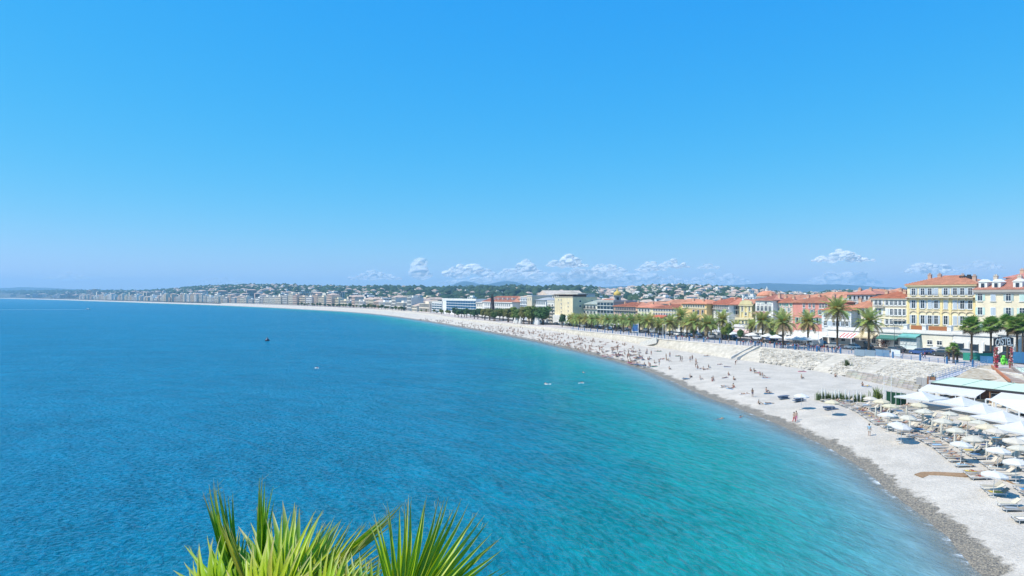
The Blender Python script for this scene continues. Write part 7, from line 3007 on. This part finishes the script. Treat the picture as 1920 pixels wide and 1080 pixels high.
# white slatted pergola at the right
a_, c_ = at(1846, 748, 4.3), at(1925, 779, 4.3)
v = c_ - a_
prz2 = math.atan2(v.y, v.x)
t = thing("pergola", "wide white slatted pergola roof at the right edge", "pergola", (a_.x, a_.y, 1.9), prz2)
ln = v.length + 6
n = 15
me = MB().box(0, ln, 0, 0.46, 2.42, 2.50).mesh("slat", M['white'])
for k in range(n):
    obj("slat", me, t, (0, 0.2 + k * 0.50, RP.uniform(-.01, .01)))
for k in range(6):
    obj("rafter", cached("rafter", lambda: MB().box(-.05, .05, 0, 7.8, 2.24, 2.417).mesh("rafter", M['white'])), t, (0.2 + (ln - .4) * k / 5, 0, 0))
    for y in (0.1, 7.6):
        obj("post", cached("perpost", lambda: MB().box(-.08, .08, -.08, .08, -.3, 2.237).mesh("post", M['white'])), t, (0.2 + (ln - .4) * k / 5, y, 0))
obj("counter", MB().box(1, ln, 4.5, 5.2, -.3, 1.1).mesh("counter", M['wood']), t, col=(0.12, 0.07, 0.05))
for k in range(7):
    p = t.location + Matrix.Rotation(prz2, 3, 'Z') @ Vector((1.5 + k * 2.2, 2.4, 0))
    tb = thing("dining_table", "dark dining table under the white pergola", "table", (p.x, p.y, beach_z(p.x, p.y) - 0.02), prz2, "dining tables under the pergola")
    obj("tabletop", cached("ttop", lambda: MB().box(-.4, .4, -.4, .4, .70, .75).mesh("tabletop", M['wood'])), tb, col=(0.10, 0.07, 0.06))
    for x, y in ((-.34, -.34), (.34, -.34), (.34, .34), (-.34, .34)):
        obj("leg", cached("tleg", lambda: MB().box(-.03, .03, -.03, .03, 0, .70).mesh("leg", M['dark'])), tb, (x, y, 0))

# timber wall and grey wall at the left of the pavilion
for px0, px1, y, hh, col, lab, mt in ((1718, 1738, 728, 2.6, (0.34, 0.33, 0.33), "grey rendered wall left of the brown timber wall", 'plaster'), (1738.5, 1753, 730, 3.0, (0.27, 0.14, 0.08), "brown timber wall at the left end of the pavilion", 'wood')):
    a, c = at(px0, y, 2.4), at(px1, y + 2, 2.4)
    v = c - a
    t = thing("boundary_wall", lab, "wall", (a.x, a.y, 2.0), math.atan2(v.y, v.x))
    n = 6 if mt == 'wood' else 2
    for q in range(n):
        w = v.length / n
        obj("plank" if mt == 'wood' else "block", MB().box(q * w + .015, (q + 1) * w - .015, 0, .25, 0, hh + RP.uniform(-.04, .04)).mesh("plank", M[mt]), t, col=jit(col, 0.1))

# earth bank behind the pavilion, entrance stairs and ramp
rows = []
for f in np.linspace(0, 1, 9):
    for g in np.linspace(-0.06, 1.06, 15):
        tx = 1836 + (1863 - 1836) * g
        bx = 1782 + (1893 - 1782) * g
        zt_, zb_ = 5.8, 4.7
        top = at(tx, 684.5, zt_)
        bot = at(bx, 712, zb_) 
        p = bot.lerp(top, f)
        p.z += noise.noise(Vector((p.x * .7, p.y * .7, 0))) * 0.12 + 0.35 * math.sin(math.pi * f) * 0.6 - (0.0 if 0 <= g <= 1 else 0.8)
        rows.append(tuple(p))
mb_ = pm("dry_earth", (0.42, 0.34, 0.24), 0.95, 0.1, 0.8, 0.3, col2=(0.52, 0.46, 0.36), nscale2=1.2, bump=0.05, bscale=6)
setting(obj("earth_bank", np_mesh("earth_bank", np.array(rows), grid_faces(9, 15), mb_, True)))

A_ = at(1878, 690, 5.85)
B2 = at(1914, 717, 4.9)
t = thing("entrance_stairs", "wooden stairs leading down from the entrance arch to the pavilion", "stairs", B2, 0)
v = A_ - B2
L = math.hypot(v.x, v.y)
t.rotation_euler = (0, 0, math.atan2(v.y, v.x))
n = 12
me = MB().box(0, L / n + .03, -1.5, 1.5, -.5, .06).mesh("step", M['wood'])
for k in range(n):
    obj("step", me, t, (L * k / n, 0, v.z * k / n), col=jit((0.38, 0.30, 0.25), 0.14))
for sg, col in ((1, (0.50, 0.20, 0.11)), (-1, (0.34, 0.30, 0.27))):
    b = MB().bar((-.2, sg * 1.7, .25), (L + .2, sg * 1.7, v.z + .3), .22, .55)
    obj("side_wall", b.mesh("side_wall", M['plaster']), t, col=col)
b = MB()
for k in range(7):
    x = L * k / 6
    b.bar((x, -1.7, v.z * k / 6 + .3), (x, -1.7, v.z * k / 6 + 1.3), .04, .04)
b.bar((0, -1.7, 1.3), (L, -1.7, v.z + 1.3), .05, .05)
obj("handrail", b.mesh("handrail", M['paint']), t, col=(0.3, 0.3, 0.3))
# mint coloured side roof right of the stairs
p0, p1, p2, p3 = at(1903, 689, 5.9), at(1945, 690, 5.9), at(1952, 722, 4.9), at(1918, 716, 4.9)
b = MB().add([p0, p1, p2, p3] + [p - Vector((0, 0, .2)) for p in (p0, p1, p2, p3)], [(3, 2, 1, 0), (4, 5, 6, 7), (0, 1, 5, 4), (1, 2, 6, 5), (2, 3, 7, 6), (3, 0, 4, 7)])
t = thing("kiosk", "kiosk with pale mint roof at the right edge beside the stairs", "building", (0, 0, 0))
obj("roof", b.mesh("roof", M['paint']), t, col=(0.62, 0.71, 0.57))
cxy = (p0 + p1 + p2 + p3) / 4
obj("wall", MB().box(cxy.x - 2.0, cxy.x + 2.0, cxy.y - 3.0, cxy.y + 3.0, 2.2, 4.75).mesh("wall", M['plaster']), t, col=(0.5, 0.5, 0.48))

# ramp with blue railings left of the bank
A_, B2 = at(1842, 684, 5.75), at(1752, 714, 4.3)
v = A_ - B2
L = math.hypot(v.x, v.y)
t = thing("ramp", "sloping access ramp with blue grey railings left of the earth bank", "ramp", B2, math.atan2(v.y, v.x))
b = MB().add([(0, -1, -1.2), (L, -1, v.z - 1.2), (L, 1, v.z - 1.2), (0, 1, -1.2), (0, -1, .02), (L, -1, v.z + .02), (L, 1, v.z + .02), (0, 1, .02)], [(0, 3, 2, 1), (4, 5, 6, 7), (0, 1, 5, 4), (1, 2, 6, 5), (2, 3, 7, 6), (3, 0, 4, 7)])
obj("deck", b.mesh("deck", M['stone']), t, col=(0.45, 0.46, 0.50))
for y in (-.95, .95):
    b = MB()
    n = 16
    for k in range(n + 1):
        x = L * k / n
        z = v.z * k / n
        b.bar((x, y, z), (x, y, z + 1.1), .05, .05)
    for z in (.35, .7, 1.1):
        b.bar((0, y, z), (L, y, v.z + z), .05, .05)
    obj("railing", b.mesh("railing", M['paint']), t, col=(0.20, 0.30, 0.46))

# entrance arch with sign and flowers
PA, PB = at_prom(1867.5, 690.5), at_prom(1895.5, 690)
v = PB - PA
W = v.length
t = thing("entrance_arch", "entrance arch with dark curved sign and red flowered columns", "arch", (PA.x, PA.y, 5.5), math.atan2(v.y, v.x))
hs = zpx(651, PA.y) - 5.5
ht = zpx(631, PA.y) - 5.5
for x in (0, W):
    obj("column", MB().box(-.22, .22, -.22, .22, 0, hs).mesh("column", M['wood']), t, (x, 0, 0), col=(0.25, 0.13, 0.09))
    b = MB()
    r = random.Random(int(x * 10) + 3)
    for k in range(150):
        a = r.uniform(0, 6.28)
        z = r.uniform(0.1, hs)
        q = Vector((math.cos(a) * r.uniform(.25, .42), math.sin(a) * r.uniform(.25, .42), z))
        b.blob(q, r.uniform(.06, .13), 1, 0 if r.random() < .62 else (1 if r.random() < .5 else 2), .2, r)
    obj("flowers", b.mesh("flowers", [pm("red_flower" if x == 0 else "coral_flower", (0.55, 0.02, 0.07) if x == 0 else (0.60, 0.10, 0.12), 0.6), pm("white_flower", (0.7, 0.55, 0.58), 0.6), pm("flower_leaf", (0.06, 0.14, 0.04), 0.6)]), t, (x, 0, 0))
b = MB()
n = 12
xs = np.linspace(-.55, W + .55, n + 1)
ring = []
for x in xs:
    f = (x - W / 2) / (W / 2 + .55)
    ztop = ht - 0.35 * f * f
    zbot = hs + 0.05 + 0.0 * f
    zbot = hs + 0.40 - 0.35 * f * f
    ring.append((x + f * 0.12 * 0, ztop, zbot))
for (x0, t0, b0), (x1, t1, b1) in zip(ring[:-1], ring[1:]):
    vs = [(x0, -.10, b0), (x1, -.10, b1), (x1, -.10, t1), (x0, -.10, t0), (x0, .10, b0), (x1, .10, b1), (x1, .10, t1), (x0, .10, t0)]
    b.add(vs, [(0, 1, 2, 3), (7, 6, 5, 4), (3, 2, 6, 7), (0, 4, 5, 1)])
x0, t0, b0 = ring[0]
x1, t1, b1 = ring[-1]
b.add([(x0, -.1, b0), (x0, -.1, t0), (x0, .1, t0), (x0, .1, b0), (x1, -.1, b1), (x1, -.1, t1), (x1, .1, t1), (x1, .1, b1)], [(0, 1, 2, 3), (7, 6, 5, 4)])
sg = obj("sign", b.mesh("sign", M['dark']), t)
b = MB()
for (x0, t0, b0), (x1, t1, b1) in zip(ring[:-1], ring[1:]):
    b.bar((x0, -.12, t0), (x1, -.12, t1), .08, .07)
    b.bar((x0, -.12, b0), (x1, -.12, b1), .08, .07)
obj("rim", b.mesh("rim", pm("sign_rim", (0.30, 0.27, 0.24), 0.5)), sg)
word = "CASTEL"
tmpo = []
cell = (W + 0.8) / len(word)
for i, ch in enumerate(word):
    cu = bpy.data.curves.new("letter", 'FONT')
    cu.body = ch
    cu.align_x = 'CENTER'
    cu.size = 1.0
    cu.extrude = 0.03
    cu.offset = 0.018
    o = bpy.data.objects.new("letter", cu)
    COL.objects.link(o)
    tmpo.append(o)
_dg = bpy.context.evaluated_depsgraph_get()
mats_l = pm("sign_letter", (0.78, 0.77, 0.72), 0.5)
lm = []
for o in tmpo:
    me = bpy.data.meshes.new_from_object(o.evaluated_get(_dg))
    me.name = "letter"
    me.materials.clear()
    me.materials.append(mats_l)
    lm.append(me)
for o in tmpo:
    cu = o.data
    bpy.data.objects.remove(o)
    bpy.data.curves.remove(cu)
for i, me in enumerate(lm):
    x = -0.4 + cell * (i + .5)
    f = (x - W / 2) / (W / 2 + .55)
    zb_, zt_ = hs + .40 - .35 * f * f + .14, ht - .35 * f * f - .12
    ys_ = [v_.co.y for v_ in me.vertices]
    xs_ = [v_.co.x for v_ in me.vertices]
    sc = (zt_ - zb_) / (max(ys_) - min(ys_))
    sx = min(cell * .86 / (max(xs_) - min(xs_)), sc)
    o = obj("letter", me, sg, (x, -.135, zb_), 0, None, (sx, sc, 1), (math.radians(90), -f * 0.22, 0))
# bright green sculpture under the arch
p = at_prom(1881, 684)
b = MB()
b.blob((0, 0, .55), (.55, .5, .6), 2)
b.blob((0, -.05, 1.25), (.5, .42, .5), 2)
b.blob((0, -.12, 1.85), (.33, .33, .32), 2)
b.blob((0, -.38, 1.78), (.18, .2, .15), 2)
for sg_ in (-1, 1):
    b.tube([(sg_ * .45, -.1, 1.45), (sg_ * .62, -.25, .95), (sg_ * .5, -.5, .25), (sg_ * .5, -.55, .02)], [.2, .17, .15, .17], 8)
    b.tube([(sg_ * .3, -.1, .5), (sg_ * .5, -.5, .5), (sg_ * .42, -.62, .05)], [.24, .2, .16], 8)
    b.blob((sg_ * .28, -.02, 2.08), (.09, .06, .11), 1)
tag(obj("animal_sculpture", b.mesh("animal_sculpture", M['paint'], True), None, (p.x, p.y, 5.5), 0.1, (0.16, 0.62, 0.05)), "bright green seated animal sculpture under the entrance arch", "sculpture")
p = at_prom(1851, 676)
t = thing("notice_board", "dark notice board left of the entrance arch", "sign", (p.x, p.y, 5.5), -0.4)
obj("panel", MB().box(-.9, .9, -.04, .04, .9, 2.2).mesh("panel", M['dark']), t)
for x in (-.8, .8):
    obj("leg", MB().box(x - .04, x + .04, -.04, .04, 0, .9).mesh("leg", M['dark']), t)

# ================================================================== fan palm in the foreground
def fan_leaf_mat():
    m, n, l, b = new_mat("fan_palm_blade")
    tc = n.new("ShaderNodeTexCoord")
    sp = n.new("ShaderNodeSeparateXYZ")
    l.new(tc.outputs["Generated"], sp.inputs[0])
    oi = n.new("ShaderNodeObjectInfo")
    ns = n.new("ShaderNodeTexNoise")
    ns.inputs["Scale"].default_value = 9
    ns.inputs["Detail"].default_value = 4
    mp = n.new("ShaderNodeMapping")
    mp.inputs["Scale"].default_value = (1.5, 30, 30)
    l.new(tc.outputs["Object"], mp.inputs[0])
    l.new(mp.outputs[0], ns.inputs["Vector"])
    # dry pale tip, yellowish midrib
    tip = n.new("ShaderNodeMapRange")
    l.new(sp.outputs[0], tip.inputs[0])
    tip.inputs[1].default_value, tip.inputs[2].default_value = 0.70, 0.98
    ad = n.new("ShaderNodeMath")
    ad.operation = 'MULTIPLY'
    l.new(tip.outputs[0], ad.inputs[0])
    r2 = n.new("ShaderNodeMapRange")
    l.new(oi.outputs["Random"], r2.inputs[0])
    r2.inputs[3].default_value, r2.inputs[4].default_value = 0.35, 1.0
    l.new(r2.outputs[0], ad.inputs[1])
    mr = n.new("ShaderNodeMapRange")
    l.new(ns.outputs[0], mr.inputs[0])
    mr.inputs[1].default_value, mr.inputs[2].default_value = 0.3, 0.7
    mr.inputs[3].default_value, mr.inputs[4].default_value = 0.72, 1.25
    mul = n.new("ShaderNodeMix")
    mul.data_type = 'RGBA'
    mul.blend_type = 'MULTIPLY'
    mul.inputs[0].default_value = 1
    l.new(oi.outputs["Color"], mul.inputs[6])
    l.new(mr.outputs[0], mul.inputs[7])
    mx = n.new("ShaderNodeMix")
    mx.data_type = 'RGBA'
    l.new(ad.outputs[0], mx.inputs[0])
    l.new(mul.outputs[2], mx.inputs[6])
    mx.inputs[7].default_value = (0.50, 0.42, 0.24, 1)
    l.new(mx.outputs[2], b.inputs["Base Color"])
    setin(b, "Roughness", 0.42)
    setin(b, "Specular IOR Level", 0.4)
    tr = n.new("ShaderNodeBsdfTranslucent")
    l.new(mx.outputs[2], tr.inputs[0])
    ms = n.new("ShaderNodeMixShader")
    ms.inputs[0].default_value = 0.42
    l.new(b.outputs[0], ms.inputs[1])
    l.new(tr.outputs[0], ms.inputs[2])
    l.new(ms.outputs[0], n["Material Output"].inputs[0])
    return m


FLM = fan_leaf_mat()
RF = random.Random(8)


def blade(seed, w=0.020, droop=0.15, split=True):
    """one blade of a fan leaf, unit length along +x, folded along the midrib"""
    r = random.Random(seed)
    b = MB()
    n = 9
    rows = []
    sway = r.uniform(-.05, .05)
    for i in range(n + 1):
        t = i / n
        ww = w * (0.35 + 1.5 * t if t < 0.45 else 1.03 * (1 - t) / 0.55 + 0.02)
        z = -droop * max(0, t - 0.25) ** 2.2 + 0.02 * math.sin(t * 9 + seed) * t
        y = sway * t * t
        fold = 0.55 * ww
        rows.append([(t, y - ww, z + fold), (t, y, z), (t, y + ww, z + fold)])
    vs = [p for r_ in rows for p in r_]
    fs = []
    for i in range(n):
        a = i * 3
        fs += [(a, a + 1, a + 4, a + 3), (a + 1, a + 2, a + 5, a + 4)]
    b.add(vs, fs)
    if split:       # a loose thread at the tip
        e = rows[-2][1]
        b.tube([e, (e[0] + .06, e[1] + r.uniform(-.05, .05), e[2] - .02), (e[0] + .10, e[1] + r.uniform(-.09, .09), e[2] - .09)], [.0022, .0016, .0008], 3, 0, False)
    return b.mesh("leaf_blade", FLM, True)


BL = {dr: [blade(k + int(dr * 100), 0.044, dr, k % 2 == 0) for k in range(4)] for dr in (0.06, 0.25, 0.6)}
FCOL = [(0.37, 0.52, 0.012), (0.27, 0.46, 0.014), (0.46, 0.54, 0.02), (0.17, 0.37, 0.018), (0.52, 0.50, 0.05)]
PAL = thing("fan_palm", "bright yellow green fan palm in the foreground, rising from the bottom edge", "palm tree", (0, 0, 0))
CR = Vector(((590 - 960) / F * 4.3, 4.3, 21 - (1215 - HZ) * 4.3 / F))
PAL.location = (CR.x, CR.y, 15.8)


def fan(hx, hy, d, Lpx, ang, spread, n, tilt, droop, ci, lean=0.0, arc=0.22):
    """fan leaf with its hub at photo position (hx, hy), d metres away; ang in the picture plane, tilt turns its face up"""
    hub = Vector(((hx - 960) / F * d, d, H - (hy - HZ) * d / F))
    L = Lpx * d / F
    a = math.radians(ang)
    # central direction: in the picture plane, leaning away from or towards the viewer
    cd = Vector((math.cos(a) * math.cos(lean), math.sin(lean), math.sin(a) * math.cos(lean)))
    nz = Vector((0, -1, 0))
    nz = (nz - cd * nz.dot(cd)).normalized()
    sd = nz.cross(cd).normalized()
    Rm = Matrix((cd, sd, nz)).transposed()
    Rm = Rm @ Matrix.Rotation(math.radians(tilt), 3, 'X')
    # petiole
    b = MB()
    base = CR + Vector((RF.uniform(-.08, .08), RF.uniform(-.08, .08), -.05))
    mid = (hub + base) / 2 + Vector((0, 0, .05))
    org = hub
    b.tube([base - org, mid - org, Vector((0, 0, 0)), (Rm @ Vector((.06 * L, 0, 0)))], [.018, .014, .011, .006], 6)
    fr = obj("fan_leaf", b.mesh("fan_leaf", FLM), PAL, hub - PAL.location, col=FCOL[ci])
    for k in range(n):
        f = (k + .5) / n * 2 - 1
        th = math.radians(f * spread + RF.uniform(-1.2, 1.2))
        ll = L * (1 - 0.20 * f * f) * RF.uniform(0.93, 1.04)
        R2 = Rm @ Matrix.Rotation(th, 3, 'Z') @ Matrix.Rotation(-arc * (1 - abs(f)) * 0.5 + RF.uniform(-.05, .05), 3, 'Y') @ Matrix.Rotation(RF.uniform(-.3, .3), 3, 'X')
        wdt = max(0.35, min(1.3, math.radians(2 * spread / n) * 0.5 / 0.052)) * ll
        o = obj("leaf_blade", RF.choice(BL[droop]), fr, (0, 0, 0), 0, jit(FCOL[ci] if RF.random() < .8 else FCOL[(ci + 2) % 5], 0.16, RF), (ll, wdt if spread > 12 else 0.5 * ll, ll))
        o.rotation_euler = R2.to_euler()


#    hub x, y   dist  len  ang  spread n  tilt droop col
fan(748, 1178, 3.75, 262, 50, 57, 37, 0, 0.06, 0, 0.62)
fan(560, 1165, 4.20, 214, 54, 42, 28, -16, 0.25, 2, 0.62)
fan(528, 1150, 4.15, 196, 94, 38, 19, 12, 0.60, 0, 0.5)
fan(452, 1150, 4.35, 190, 146, 46, 22, 18, 0.60, 1, 0.35)
fan(448, 1125, 4.45, 228, 109, 8, 14, 0, 0.06, 3, 0.25)
fan(487, 1125, 4.50, 224, 92, 3.6, 9, 0, 0.06, 1, 0.25)
fan(466, 1110, 4.15, 150, 114, 5, 7, 0, 0.06, 4, 0.2)
fan(540, 1120, 4.60, 185, 104, 54, 16, 20, 0.60, 3, 0.45)
fan(645, 1185, 4.05, 140, 64, 60, 20, 10, 0.25, 4, 0.5)
fan(500, 1190, 3.95, 178, 108, 62, 22, -12, 0.25, 2, 0.5)
fan(600, 1195, 3.85, 165, 85, 60, 22, -12, 0.25, 0, 0.5)
fan(690, 1195, 3.95, 150, 100, 46, 14, 10, 0.6, 3, 0.35)
fan(575, 1100, 4.50, 225, 36, 4.5, 6, 0, 0.25, 4, 0.3)
fan(415, 1150, 4.15, 140, 124, 42, 14, -12, 0.6, 0, 0.3)
# trunk down to the headland
b = MB()
prof = [(0.30, -1.2)]
for k in range(1, 12):
    prof.append((0.17 + (.02 if k % 2 else 0), k * (CR.z - 15.8) / 12))
prof += [(0.2, CR.z - 15.8), (0.12, CR.z - 15.8 + .15)]
b.lathe(prof, 10)
obj("trunk", b.mesh("trunk", M['bark'], True), PAL, (CR.x - PAL.location.x, CR.y - PAL.location.y, 0))

# ------------------------------------------------------------------ labels that tell alike things apart by their place
_by = {}
for o in COL.objects:
    if o.parent is None and "label" in o and "group" in o:
        _by.setdefault((o["group"], o["label"]), []).append(o)
for (g, lab), os_ in _by.items():
    if 1 < len(os_) <= len(ORD) and len(lab.split()) <= 12:
        os_.sort(key=lambda o: o.location.x / max(o.location.y, 1))
        for i, o in enumerate(os_):
            o["label"] = "%s, %s from the left" % (lab, ORD[i])
